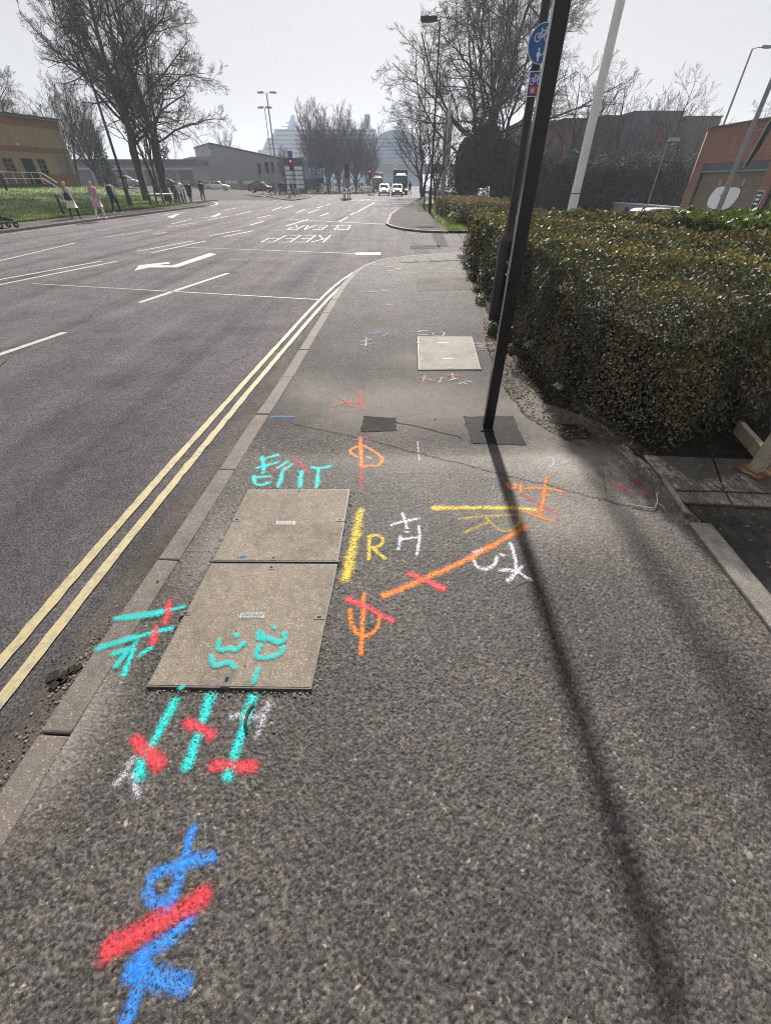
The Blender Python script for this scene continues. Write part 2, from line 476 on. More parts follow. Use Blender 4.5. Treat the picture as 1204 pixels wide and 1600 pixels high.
def grid(name, xs, ys, zf, m, kind='structure', attr=None):
    V = [(x, y, zf(x, y)) for y in ys for x in xs]
    n = len(xs)
    F = [(j * n + i, j * n + i + 1, (j + 1) * n + i + 1, (j + 1) * n + i) for j in range(len(ys) - 1) for i in range(n - 1)]
    me = np_mesh(name, V, F, True, attr(V) if attr else None)
    return link(name, me, m, kind=kind)

mat['earth'] = simple('far_ground', (.11, .105, .095), .9, var=.3, scale=.05, world=True)
g = MB(); g.flat([(-780, -60), (780, -60), (780, 840), (-780, 840)], -1.75); g.build('ground', mat['earth'], kind='structure')
road = MB(); road.flat([(-60, -14), (8.2, -14), (8.2, 130), (30, 175), (30, 330), (-30, 330), (-75, 150)], RZ)
road = road.build('road', mat['road'], kind='structure')
grid('car_park', np.linspace(8.0, 90, 30), np.linspace(-14, 130, 30), cz, mat['far_pave'])

# --- near pavement, with silt-dust attribute (flood silt that has dried on it)
ys = np.concatenate([np.arange(-2.5, 6, .1), np.arange(6, 12, .25), np.arange(12, 15.61, .12)])
NX = 64
V = []; dust = []
spots = [(at(640, 625), (.75, .55), .75), (at(480, 610), (.3, .4), .5), (at(860, 640), (.35, .5), .7), (at(560, 640), (.35, .3), .55), (at(900, 715), (.4, .3), .35), (at(740, 640), (.9, .35), .25),
         (at(600, 640), (.2, .22), .3), (at(760, 720), (.9, .22), .15), (at(640, 560), (.2, .25), .4), (at(880, 800), (.5, .3), .25), (at(120, 1120), (.12, .3), .3), (at(330, 860), (.12, .3), .2)]
for y in ys:
    a = xl(y)
    for i in range(NX):
        x = a + (9.0 - a) * (i / (NX - 1)) ** 1.6 if a < 8.9 else a
        V.append((x, y, 0))
        d = .0
        for (cx, cy), (rx, ry), s in spots: d += s * math.exp(-((x - cx) / rx) ** 2 - ((y - cy) / ry) ** 2)
        dust.append(min(d * 1.4, 1))
F = np.array([(j * NX + i, j * NX + i + 1, (j + 1) * NX + i + 1, (j + 1) * NX + i) for j in range(len(ys) - 1) for i in range(NX - 1)])
SS = .0094                                    # mean stone spacing in the surface course
_h = np.random.default_rng(99).random((256, 256, 6))
def stones(x, y):
    """relief of the stone-chip surface: (height, how far up a stone 0..1, stone tone 0..1)"""
    xw = x / SS + .35 * np.sin(y * 61 + 2 * np.sin(x * 37)) + .2 * np.sin(y * 190 + x * 70); yw = y / SS + .35 * np.sin(x * 67 + 2 * np.sin(y * 41)) + .2 * np.sin(x * 170 - y * 90)
    gx, gy = np.floor(xw).astype(int), np.floor(yw).astype(int)
    f1 = np.full(x.shape, 9.0); f2 = f1.copy(); best = np.zeros(x.shape + (6,)); dx1 = np.zeros(x.shape); dy1 = np.zeros(x.shape)
    for ox in (-1, 0, 1):
        for oy in (-1, 0, 1):
            H_ = _h[(gx + ox) % 256, (gy + oy) % 256]
            dx = xw - (gx + ox + H_[..., 0]); dy = yw - (gy + oy + H_[..., 1])
            d_ = np.hypot(dx, dy * (.8 + .4 * H_[..., 5])); nw = d_ < f1
            d_ = np.where(H_[..., 0] * 7 % 1 < .13, 9.0, d_); nw = d_ < f1
            f2 = np.where(nw, f1, np.minimum(f2, d_)); f1 = np.where(nw, d_, f1)
            best = np.where(nw[..., None], H_, best); dx1 = np.where(nw, dx, dx1); dy1 = np.where(nw, dy, dy1)
    top = np.clip((f2 - f1) / .42, 0, 1) ** .7
    tilt = (best[..., 2] - .5) * dx1 + (best[..., 3] - .5) * dy1
    z = -.0042 + top * (.0028 + .0026 * best[..., 4]) + top * tilt * .0036
    return np.minimum(z, .0024), top, best[..., 5]
FY0, FY1, FX0, FX1 = -.32, 3.3, -1.19, 2.05
def fineness(x, y): return np.clip(np.minimum.reduce([(FY1 - y) / .7, np.ones_like(y)]), 0, 1)
V = np.array(V); keep = ~((V[F][:, :, 1].max(1) <= FY1 - .02) & (V[F][:, :, 1].min(1) >= FY0) & (V[F][:, :, 0].max(1) <= FX1 - .02))
F = F[keep]; dust = list(dust); Vs = [V]; Fs = [F]; base = len(V); D2 = [np.array(dust)]; TP = [np.ones(len(V))]; TN = [np.full(len(V), .5)]; FN = [np.zeros(len(V))]
for (y0, y1, st) in ((FY0, 1.0, .0036), (1.0, 1.62, .0048), (1.62, 2.4, .006), (2.4, FY1, .0074)):
    yy = np.linspace(y0, y1, int((y1 - y0) / st) + 1); n = int((FX1 - FX0) / st) + 1
    xs0 = np.interp(yy, KI_Y, KI_X)
    X = xs0[:, None] + (FX1 - xs0)[:, None] * np.linspace(0, 1, n)[None]; Yg = np.repeat(yy[:, None], n, 1)
    z, tp, tn = stones(X, Yg); fn = fineness(X, Yg); z = z * fn
    edge = np.clip((FX1 - X) / .06, 0, 1); z = z * edge - (1 - edge) * .001
    d_ = np.zeros_like(X)
    for (cx, cy), (rx, ry), s in spots: d_ += s * np.exp(-((X - cx) / rx) ** 2 - ((Yg - cy) / ry) ** 2)
    idx = base + np.arange(X.size).reshape(X.shape)
    Fs.append(np.stack([idx[:-1, :-1], idx[:-1, 1:], idx[1:, 1:], idx[1:, :-1]], -1).reshape(-1, 4))
    Vs.append(np.stack([X, Yg, z], -1).reshape(-1, 3)); base += X.size
    D2.append(np.minimum(d_ * 1.4, 1).ravel()); TP.append(tp.ravel()); TN.append(tn.ravel()); FN.append(fn.ravel())
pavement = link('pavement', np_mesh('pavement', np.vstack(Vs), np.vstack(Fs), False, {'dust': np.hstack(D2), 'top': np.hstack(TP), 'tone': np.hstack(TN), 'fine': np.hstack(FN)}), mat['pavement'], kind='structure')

# --- polyline tools
def resample(P, step):
    P = np.array(P, float); d = np.r_[0, np.cumsum(np.hypot(*np.diff(P, axis=0).T))]
    n = max(2, int(round(d[-1] / step)) + 1); s = np.linspace(0, d[-1], n)
    return np.c_[np.interp(s, d, P[:, 0]), np.interp(s, d, P[:, 1])], d[-1]
def smooth_poly(P, it=2):
    P = [tuple(p) for p in P]
    for _ in range(it):
        Q = [P[0]]
        for a, b in zip(P[:-1], P[1:]):
            Q += [(a[0] * .75 + b[0] * .25, a[1] * .75 + b[1] * .25), (a[0] * .25 + b[0] * .75, a[1] * .25 + b[1] * .75)]
        P = Q + [P[-1]]
    return P
def offset(P, d):
    P = np.array(P, float); T = np.gradient(P, axis=0); T /= np.linalg.norm(T, axis=1)[:, None]
    return P + np.c_[-T[:, 1], T[:, 0]] * d
def strip(mb, P, o0, o1, z, z1=None):
    A = offset(P, o0); B = offset(P, o1); n = len(P); z1 = z if z1 is None else z1
    V = [(x, y, z) for x, y in A] + [(x, y, z1) for x, y in B]
    s = 1 if o0 < o1 else -1
    mb.add(V, [(i, i + 1, n + i + 1, n + i) if s > 0 else (i, n + i, n + i + 1, i + 1) for i in range(n - 1)])

def kerb_row(parent, P, width, top, bottom, step=.915, name='kerb_stone', m=None, side=1, jitter=.004):
    """individual kerb stones along P, laid to the left (side=1) of it"""
    P, L = resample(P, .05)
    n = max(1, int(round(L / step))); per = (len(P) - 1) / n
    for k in range(n):
        i0, i1 = int(round(k * per)), int(round((k + 1) * per))
        idx = np.unique(np.linspace(i0, i1, max(2, min(5, i1 - i0 + 1))).round().astype(int))
        Q = P[idx].copy()
        d = Q[-1] - Q[0]; l = np.linalg.norm(d)
        Q[0] += (Q[1] - Q[0]) / np.linalg.norm(Q[1] - Q[0]) * .0025
        Q[-1] -= (Q[-1] - Q[-2]) / np.linalg.norm(Q[-1] - Q[-2]) * .0025
        A, B = (offset(Q, .001 * side), offset(Q, width * side))
        if side < 0: A, B = B, A
        poly = [tuple(q) for q in A] + [tuple(q) for q in B[::-1]]
        mb = MB(); mb.prism(poly, bottom, top + random.uniform(-jitter, jitter))
        mb.build(name, m or mat['kerb'], parent, bevel=.009)
KI = [(x, y) for x, y in zip(KI_X, KI_Y)]
KIs = smooth_poly(KI, 2)
kerb = MB()
strip(kerb, resample(KIs, .1)[0], .004, .12, -.03)
kerb = kerb.build('kerb', mat['hole'], kind='structure')
kerb_row(kerb, KIs, .122, .004, -.13)
# concrete channel in front of the kerb
gut_P = [q for q in KIs if -3 <= q[1] <= 5.4]
gutter = MB(); strip(gutter, resample(gut_P, .1)[0], .30, .12, RZ + .004); gutter = gutter.build('gutter', mat['gutter'], kind='structure')
gp, gl = resample(gut_P, .05)
def debris(name, n, where, size, m, parent=None, tint=None, zoff=.004, flat=.5):
    V = []; F = []; T = []
    for i in range(n):
        x, y, z = where(i); s = size * random.uniform(.4, 1.3); q = random.uniform(0, 6.28)
        k = len(V); hh = s * flat * random.uniform(.5, 1)
        for j in range(4):
            a = q + j * math.pi / 2 + random.uniform(-.4, .4); r_ = s * random.uniform(.6, 1.1)
            V.append((x + r_ * math.cos(a), y + r_ * math.sin(a), z + zoff + random.uniform(0, hh * .4)))
        V.append((x, y, z + zoff + hh))
        F += [(k, k + 1, k + 4), (k + 1, k + 2, k + 4), (k + 2, k + 3, k + 4), (k + 3, k, k + 4)]
        T += [random.random()] * 5
    return link(name, np_mesh(name, V, F, False, {'tint': T}), m, parent, 'stuff')
mat['grit'] = leafmat('grit', [(0, (.03, .024, .018)), (.5, (.10, .08, .06)), (1, (.24, .2, .15))], .9, 0.0)
def in_gutter(i):
    y = random.choice([random.gauss(.95, .12), random.uniform(-.5, 5), random.gauss(.5, .2)])
    return (xl(y) - .122 - abs(random.gauss(.0, .07)), y, RZ + .004)
debris('gutter_grit', 800, in_gutter, .007, mat['grit'])
# broken hole in the channel
hx, hy = at(108, 1046, RZ)
hol = MB()
for k in range(6):
    a = random.uniform(0, 6.28); r_ = random.uniform(.02, .07)
    hol.box((hx + r_ * math.cos(a) * .7, hy + r_ * math.sin(a) * 1.2, RZ + .008), (random.uniform(.02, .05), random.uniform(.02, .05), .012), random.uniform(0, 3))
hol.build('broken_tarmac', mat['old_tarmac'], kind='stuff')

# ---------------------------------------------------------------- road markings (parts of the road)
def quad_line(p, q, wd, name, m, z=RZ + .004, parent=road, round_=0):
    d = np.array(q) - np.array(p); n = np.array((-d[1], d[0])) / np.linalg.norm(d) * wd / 2
    p, q = np.array(p), np.array(q)
    mb = MB(); mb.flat([tuple(p + n), tuple(p - n), tuple(q - n), tuple(q + n)], z)
    return mb.build(name, m, parent)
YO = [(-1.80, -2.5), (-1.75, .2), (-1.72, .98), (-1.69, 1.65), (-1.64, 2.5), (-1.48, 4.7), (-1.21, 8.3), (-.93, 10.4), (-.62, 11.75), (-.15, 12.75), (.55, 13.5), (1.4, 13.98), (2.4, 14.35)]
YI = [(-1.66, -2.5), (-1.61, .2), (-1.585, .98), (-1.555, 1.65), (-1.505, 2.5), (-1.355, 4.7), (-1.07, 8.3), (-.82, 10.1), (-.50, 11.4), (-.25, 12.3)]
for P_ in (YO, YI):
    mb = MB(); Pq, _ = resample(smooth_poly(P_, 2), .08)
    A = offset(Pq, .029); B = offset(Pq, -.029)
    jit = rng.normal(0, .0022, (len(Pq), 2))
    A = A + jit; B = B + np.roll(jit, 3, 0); n = len(Pq)
    mb.add([(x, y, RZ + .008) for x, y in A] + [(x, y, RZ + .008) for x, y in B], [(n + i, n + i + 1, i + 1, i) for i in range(n - 1)])
    mb.build('yellow_line', mat['yellow_line'], road)
def rl(u0, v0, u1, v1, wd=.11, m='white_line', name='lane_dash'): return quad_line(at(u0, v0, RZ), at(u1, v1, RZ), wd, name, mat[m])
for a in [(-40, 568, 102, 519.5), (218.5, 473, 356.5, 427), (-60, 457, 183, 408.5), (-60, 448, 160, 408), (-60, 422, 117, 380), (163, 371, 237, 360),
          (214, 393, 303, 376.5), (238, 395, 322, 376.5), (262, 354.5, 307, 348), (327, 368.5, 376, 360), (349, 370, 397, 360.5),
          (391, 352, 412, 345.5), (447, 353, 481, 343), (462, 333, 476, 327), (481, 333, 497, 327.5), (499, 338, 513, 333), (530, 346.5, 543, 339),
          (547, 335.6, 557, 331.5), (559, 330.6, 585, 316.5), (369, 336, 392, 330), (324, 344, 357, 338), (350, 329, 368, 325), (315, 341, 340, 337),
          (252, 337, 290, 331), (268, 350, 300, 342), (400, 341, 424, 336), (495, 325, 508, 321), (505, 322, 516, 318.5), (240, 366, 260, 363), (425, 329, 440, 323.5), (443, 326, 457, 321)]:
    rl(*a, wd=.105)
rl(52, 443.5, 500, 468.5, .045, 'faint_line', 'worn_line')
rl(288, 386.5, 560, 396.5, .05, 'white_line', 'worn_line')
rl(452, 343, 603, 350.5, .09, 'white_line', 'junction_line')
rl(548, 313.5, 640, 314.5, .3, 'white_line', 'stop_line')
rl(536, 311, 580, 312, .2, 'faint_line', 'stop_line')
# left edge line round the far corner
mb = MB(); Pq, _ = resample(smooth_poly([at(318, 322.5, RZ), at(335, 320.5, RZ), at(341, 318.3, RZ), at(337, 316.3, RZ)], 2), .4)
strip(mb, Pq, -.12, .12, RZ + .004); mb.build('edge_line', mat['white_line'], road)
quad_line((-15.75, 5), (-15.75, 38), .08, 'edge_line', mat['faint_line'])
def px_poly(pts, name, m, z=RZ + .004): mb = MB(); mb.flat([at(u, v, RZ) for u, v in pts], z); return mb.build(name, m, road)
px_poly([(210, 423.5), (217.6, 414.5), (264, 409.5), (266, 412), (244, 414.7), (270, 415), (327, 395.7), (339, 397.2), (277, 418), (232.5, 418.2)], 'direction_arrow', mat['white_line'])
px_poly([(261, 339), (275, 334.5), (283, 334), (276, 337), (270, 341)], 'direction_arrow', mat['white_line'])
px_poly([(329, 338), (335, 336.5), (343, 333), (346, 334), (339, 338), (330, 340)], 'direction_arrow', mat['white_line'])
# KEEP CLEAR, written for traffic driving towards the camera
LET = {'K': [((0, 0), (0, 1)), ((0, .45), (1, 1)), ((.3, .6), (1, 0))], 'E': [((0, 0), (0, 1)), ((0, 1), (1, 1)), ((0, .5), (.85, .5)), ((0, 0), (1, 0))],
       'P': [((0, 0), (0, 1)), ((0, 1), (1, 1)), ((1, 1), (1, .5)), ((1, .5), (0, .5))], 'C': [((0, 0), (0, 1)), ((0, 1), (1, 1)), ((0, 0), (1, 0)), ((1, 1), (1, .8)), ((1, 0), (1, .2))],
       'L': [((0, 0), (0, 1)), ((0, 0), (1, 0))], 'A': [((0, 0), (.5, 1)), ((1, 0), (.5, 1)), ((.2, .38), (.8, .38))],
       'R': [((0, 0), (0, 1)), ((0, 1), (1, 1)), ((1, 1), (1, .5)), ((1, .5), (0, .5)), ((.4, .5), (1, 0))]}
def road_word(word, x_right, x_left, y_top, y_base, gap):
    lw = (x_right - x_left - gap * (len(word) - 1)) / len(word)
    for i, ch in enumerate(word):
        x0 = x_right - i * (lw + gap); mb = MB(); z = RZ + .004
        for (a, b), (c, d) in LET[ch]:
            p = np.array((x0 - a * lw, y_base + b * (y_top - y_base))); q = np.array((x0 - c * lw, y_base + d * (y_top - y_base)))
            dd = q - p; L = np.linalg.norm(dd); wd = .06 if abs(dd[0]) < abs(dd[1]) else .12
            nrm = np.array((-dd[1], dd[0])) / L * wd / 2; ex = dd / L * (.05 if wd == .06 else .02)
            mb.flat([tuple(p + nrm - ex), tuple(p - nrm - ex), tuple(q - nrm + ex), tuple(q + nrm + ex)], z); z += .0006
        tag(mb.build('road_letter', mat['letter_line'], road), 'painted letter %s' % ch)
road_word('KEEP', -2.25, -4.5, 17.55, 20.0, .16)
road_word('CLEAR', -1.75, -4.5, 22.6, 25.0, .16)
# gully and utility cover in the carriageway
dx, dy = at(575, 397, RZ)
mb = MB(); mb.box((dx, dy, RZ + .004), (.75, .42, .012)); o = mb.build('road_cover', mat['grey_metal'], road)
mb = MB(); mb.box((dx - .02, dy, RZ + .0125), (.34, .13, .004)); mb.build('painted_patch', mat['faint_line'], o)
# carriageway patches
for P_ in ([(640, 384), (684, 383), (690, 388), (640, 389)], [(672, 362), (690, 361), (700, 385), (684, 386)]):
    px_poly(P_, 'tarmac_patch', mat['far_pave'])

# ---------------------------------------------------------------- spray paint on the pavement
sp_z = [0.0035]
def spray_mark(name, label, color, strokes, width, faint=False, z=0.0, parent=pavement):
    """strokes = list of pixel polylines surveyed on the ground; ribbons whose cov falls to 0 at the edge"""
    Vs = []; Fs = []; Ts = []; base = 0
    for s in strokes:
        P = [at(u, v, z) for u, v in s]
        if len(P) > 2: P = smooth_poly(P, 2)
        if len(P) == 1: P = [(P[0][0] - .004, P[0][1]), (P[0][0] + .004, P[0][1])]
        near_ = (z == 0) and min(p[1] for p in P) < 3.2
        P, L = resample(P, .0045 if near_ else min(.02, width * .4))
        T_ = np.gradient(P, axis=0); T_ /= np.linalg.norm(T_, axis=1)[:, None] + 1e-9
        hw = width * .76; m_ = max(2, int(hw / .0045)) if near_ else 2
        st = max(1, m_ // 1)
        k0 = np.linspace(hw, hw / st, st)
        P = np.vstack([P[0] - T_[0] * k0[:, None], P, P[-1] + T_[-1] * k0[::-1, None]])
        ec = np.r_[1 - k0 / hw, np.ones(len(T_)), (1 - k0 / hw)[::-1]]
        T_ = np.vstack([np.repeat(T_[:1], st, 0), T_, np.repeat(T_[-1:], st, 0)])
        N_ = np.c_[-T_[:, 1], T_[:, 0]]; n = len(P)
        wob = np.convolve(rng.normal(0, width * .12, n + 8), np.ones(9) / 9, 'valid'); wid = 1 + np.convolve(rng.normal(0, .35, n + 12), np.ones(13) / 13, 'valid')
        q = np.linspace(-1, 1, 2 * m_ + 1)
        G_ = P[:, None] + N_[:, None] * (q[None, :, None] * (hw * wid)[:, None, None] + wob[:, None, None])
        cov = (1 - np.sqrt(np.clip((q[None] ** 2 + (1 - ec[:, None]) ** 2), 0, 1)))
        zz = z + sp_z[0] - (.003 if z else 0); sp_z[0] += .00003
        X, Yg = G_[..., 0], G_[..., 1]
        if z == 0:
            hz_, tp, tn = stones(X, Yg); fn = fineness(X, Yg) if near_ else np.zeros_like(X)
            lift = {'red': .0009, 'orange': .0006, 'teal': .0003}.get(color, 0); Z = (hz_ + .0006 + lift) * fn + (zz + lift) * (1 - fn)
        else: Z = np.full_like(X, zz + (.0004 if color == 'red' else 0)); tp = np.ones_like(X); fn = np.zeros_like(X)
        idx = base + np.arange(X.size).reshape(X.shape); base += X.size
        Vs.append(np.stack([X, Yg, Z], -1).reshape(-1, 3)); Ts.append(np.stack([cov, tp, fn], -1).reshape(-1, 3))
        Fs.append(np.stack([idx[:-1, :-1], idx[1:, :-1], idx[1:, 1:], idx[:-1, 1:]], -1).reshape(-1, 4)[:, ::-1])
    A_ = np.vstack(Ts)
    o = link(name, np_mesh(name, np.vstack(Vs), np.vstack(Fs), False, {'cov': A_[:, 0], 'top': A_[:, 1], 'fine': A_[:, 2]}), mat[('sf_' if faint else 'sp_') + color], parent)
    return tag(o, label)
S = spray_mark
# near foreground: blue sign with red bar
S('spray_mark', 'thick blue loop and stroke at the near end of the pavement', 'blue', [[(300.6, 1296.5), (289, 1340), (278, 1375), (271.5, 1395), (262.8, 1418)], [(332.5, 1338.6), (292, 1350), (251, 1359), (232, 1378), (229, 1401), (260, 1421.5)]], .036)
S('spray_mark', 'blue forked mark nearest the camera below the red bar', 'blue', [[(295, 1439), (263, 1468), (231, 1485), (212, 1508), (214, 1520)], [(228, 1488), (222, 1529), (210, 1562), (196, 1600)], [(204, 1514), (236.6, 1523), (290, 1537)], [(216, 1500), (222, 1515)]], .044)
S('spray_mark', 'long red bar across the blue sign', 'red', [[(173, 1482), (222, 1453.5), (274, 1427), (316, 1402)]], .062)
S('spray_mark', 'teal line below the left corner of the large cover', 'teal', [[(273, 1095), (238, 1163)], [(222, 1188), (218, 1212)]], .042)
S('spray_mark', 'teal line below the middle of the large cover', 'teal', [[(329, 1085), (317.6, 1123)], [(309, 1150), (292, 1197)]], .042)
S('spray_mark', 'teal line below the right half of the large cover', 'teal', [[(395.7, 1088), (382, 1126), (366, 1183)], [(358, 1204), (357.5, 1212)]], .042)
S('spray_mark', 'red slanting bar over the left teal line', 'red', [[(211, 1157), (230, 1174), (250, 1194)]], .05)
S('spray_mark', 'red bar over the middle teal line', 'red', [[(294, 1129), (330.6, 1147)]], .046)
S('spray_mark', 'red level bar over the right teal line', 'red', [[(335, 1196), (394, 1198)]], .046)
S('spray_mark', 'white arrow head under the red slanting bar', 'white', [[(209.6, 1183), (198, 1203), (184, 1222)], [(206, 1212), (216, 1245)]], .034, True)
S('spray_mark', 'white cross beside the right teal line', 'white', [[(420, 1097), (402, 1148)], [(362.5, 1118), (388, 1121), (413, 1120)]], .034, True)
S('spray_mark', 'upper teal line running onto the kerb', 'teal', [[(253, 956), (287, 948)], [(246, 957), (253, 956)]], .03)
S('spray_mark', 'lower teal line running onto the kerb', 'teal', [[(212, 996), (268, 981)]], .03)
S('spray_mark', 'two short teal strokes beside the kerb', 'teal', [[(208, 1015), (194, 1053)], [(236, 1012), (219, 1023)], [(214, 1000), (206, 1016)]], .03)
S('spray_mark', 'upper short red bar beside the large cover', 'red', [[(265.7, 939), (258.7, 973)]], .034)
S('spray_mark', 'lower short red bar beside the large cover', 'red', [[(243, 981), (240.4, 1004)]], .034)
# the same teal lines where they run over the kerb stone
S('spray_mark', 'upper teal line on the kerb top', 'teal', [[(183, 966), (215, 963), (250, 957)]], .04, z=.006, parent=kerb)
S('spray_mark', 'lower teal line on the kerb top', 'teal', [[(155, 1013), (178, 1006), (210, 996)]], .04, z=.006, parent=kerb)
S('spray_mark', 'teal arrow strokes on the kerb top', 'teal', [[(200, 1016), (183, 1040)], [(178, 1021), (200, 1014)]], .03, z=.006, parent=kerb)
# behind the cover
S('spray_mark', 'teal hatch sign left behind the large cover', 'teal', [[(410, 714), (412, 729), (411, 738.6)], [(401.6, 731), (434, 722)], [(408, 718), (434, 710.5)], [(396, 744), (399.4, 760), (420, 753.7)], [(396, 746), (421, 744)]], .036)
S('spray_mark', 'teal bent line behind the large cover', 'teal', [[(455.6, 725.6), (442.6, 733), (435, 760)], [(434, 731), (449, 721)]], .038)
S('spray_mark', 'short teal line behind the middle of the large cover', 'teal', [[(470.7, 736.4), (468.5, 760)]], .042)
S('spray_mark', 'teal T shape behind the large cover', 'teal', [[(497.7, 731), (494.4, 762)], [(487, 730), (500, 732), (515, 727.8)]], .036)
S('spray_mark', 'red roof shape over the teal lines', 'red', [[(428.6, 735), (451, 725.6)], [(455.6, 719), (464, 718), (483.6, 739.7)]], .034, True)
S('spray_mark', 'short blue bar beside the kerb', 'blue', [[(424, 652), (459, 652)]], .042, True)
S('spray_mark', 'orange looped sign with upright stem', 'orange', [[(563, 684), (564, 729)], [(565.7, 696.5), (548, 701), (546, 707), (557, 714)], [(568, 696.5), (584, 705)], [(574, 714), (579, 716)], [(566, 730), (579, 725.6), (587, 730), (597, 722), (596, 714), (588, 708)]], .032)
S('spray_mark', 'pink red stem below the orange looped sign', 'red', [[(563.5, 730), (564.6, 764)]], .036, True)
S('spray_mark', 'small red bar across the top of the orange sign', 'red', [[(554, 687), (578, 691)]], .034, True)
S('spray_mark', 'faded red star on the pale silt', 'red', [[(518, 635), (540, 629), (566, 630)], [(562, 613), (566, 641)], [(536, 625), (550, 635)]], .05, True)
S('spray_mark', 'yellow bar beside the large cover', 'yellow', [[(563.5, 797), (552, 848), (540, 904)]], .058)
S('spray_mark', 'yellow letter R beside the yellow bar', 'yellow', [[(577, 838), (576, 873)], [(576, 838), (591, 835), (600, 844), (591, 855), (578, 856)], [(582, 856), (601, 872)]], .027)
S('spray_mark', 'white arrow and H between the yellow marks', 'white', [[(629, 802), (636, 825)], [(611, 820), (631, 814), (654, 810)], [(633, 830), (637, 831)], [(626, 838), (622, 858)], [(624, 843), (654, 839)], [(654, 822), (656, 840), (651, 866)]], .024)
S('spray_mark', 'long level yellow bar left of the post shadow', 'yellow', [[(676, 793), (740, 793), (810, 793), (836, 797)]], .044)
S('spray_mark', 'sideways yellow letter R by the post shadow', 'yellow', [[(716, 810), (761, 806), (811, 804.5)], [(811, 805), (813, 816), (799, 829), (784, 830.5), (770, 820), (759, 809)], [(761, 816), (725, 832)]], .028, True)
S('spray_mark', 'white curl and arrow under the orange line', 'white', [[(739, 874), (745.5, 887.5), (761, 890), (774, 881), (775, 870)], [(741, 863), (754, 858)], [(783, 866), (786, 867)], [(797, 849), (804, 867), (806, 890)], [(779, 890), (806, 891), (828.5, 905.5)], [(815, 885), (793, 908)]], .024)
S('spray_mark', 'long slanting orange line', 'orange', [[(599, 931), (667, 903), (739, 869.6), (821, 823)]], .04)
S('spray_mark', 'red cross bar over the orange line', 'red', [[(640, 897), (667, 908), (692, 919)]], .046)
S('spray_mark', 'orange trident sign', 'orange', [[(568, 928), (566, 980), (564, 1019)], [(547, 952.5), (549.5, 979.5), (562, 993), (577, 993), (591, 979.5), (594, 961.5)]], .026)
S('spray_mark', 'red bar across the orange trident', 'red', [[(543, 935.5), (577, 950), (611, 970)]], .04)
S('spray_mark', 'orange cross with foot in the post shadow', 'orange', [[(853, 746), (848.7, 777.6), (842, 808)], [(828.5, 762), (855, 763), (880, 768)], [(822, 800), (842, 808), (864, 813.5)], [(846, 773), (856, 774)]], .028)
S('spray_mark', 'small orange digits left of the orange cross', 'orange', [[(792, 755), (795, 764), (806, 762), (804, 757)], [(813, 757), (813, 769)], [(819.5, 763), (826, 763)]], .026)
S('spray_mark', 'faded red line through the orange cross', 'red', [[(815, 772), (846, 789), (872, 804)]], .034, True)
S('spray_mark', 'faded white line before the post', 'white', [[(652, 690), (655, 720)]], .014, True)
S('spray_mark', 'faded white ring right of the post shadow', 'white', [[(853, 715), (862, 714), (866, 723), (858, 729)]], .026, True)
S('spray_mark', 'faded red line beside the concrete edging', 'red', [[(978, 738), (1000, 760), (1014, 776)]], .026, True)
S('spray_mark', 'faded red smear beside the concrete edging', 'red', [[(962, 757), (985, 768)]], .04, True)
# small faded survey marks further up the pavement
S('spray_mark', 'white scribble left of the far cover', 'white', [[(563, 534), (579, 531)], [(564, 539), (580, 538)], [(572, 528), (571, 541)]], .03, True)
S('spray_mark', 'faded blue scribble left of the far cover', 'blue', [[(577, 522), (588, 517), (584, 523)], [(598, 526), (606, 521)]], .06, True)
S('spray_mark', 'orange dab left of the far cover', 'orange', [[(590, 519), (596, 520)]], .06, True)
S('spray_mark', 'white zigzags behind the far cover', 'white', [[(653, 519), (660, 517), (670, 518)], [(655, 523.5), (668, 523)]], .045, True)
S('spray_mark', 'white and pink digits behind the far cover', 'white', [[(675, 523), (678, 521)], [(688, 519), (695, 520), (691, 526)]], .035, True)
S('spray_mark', 'red line behind the far cover', 'red', [[(676, 525.5), (690, 525.5)]], .03, True)
S('spray_mark', 'two white lines between far cover and post', 'white', [[(737, 537), (769, 537)], [(742, 543), (771, 543)], [(748, 541), (758, 539)]], .035, True)
S('spray_mark', 'red line between far cover and post', 'red', [[(742, 547.5), (770, 547)], [(755, 535), (772, 536)]], .04, True)
S('spray_mark', 'red dashes before the far cover', 'red', [[(656, 591), (676, 596)], [(700, 587), (716, 587)]], .05, True)
S('spray_mark', 'white figures before the far cover', 'white', [[(663, 588), (661, 596)], [(690, 590), (686, 598)], [(702, 595), (712, 592)], [(716, 601), (722, 598), (728, 601)], [(728, 596), (736, 598)], [(706, 584), (707, 592)]], .026, True)
S('spray_mark', 'orange spot far up the pavement', 'orange', [[(607, 476), (611, 477)]], .1, True)
S('spray_mark', 'orange dab near the crossing', 'orange', [[(605, 424), (610, 423)]], .14, True)
S('spray_mark', 'blue dashes far up the pavement', 'blue', [[(572, 457), (590, 456)], [(598, 455), (606, 454)]], .09, True)
S('spray_mark', 'blue dash near the crossing', 'blue', [[(600, 417.5), (612, 417)]], .12, True)
S('spray_mark', 'white dabs near the crossing', 'white', [[(621, 420), (625, 420)], [(671, 419), (673, 419)], [(700, 421), (702, 421)]], .12, True)

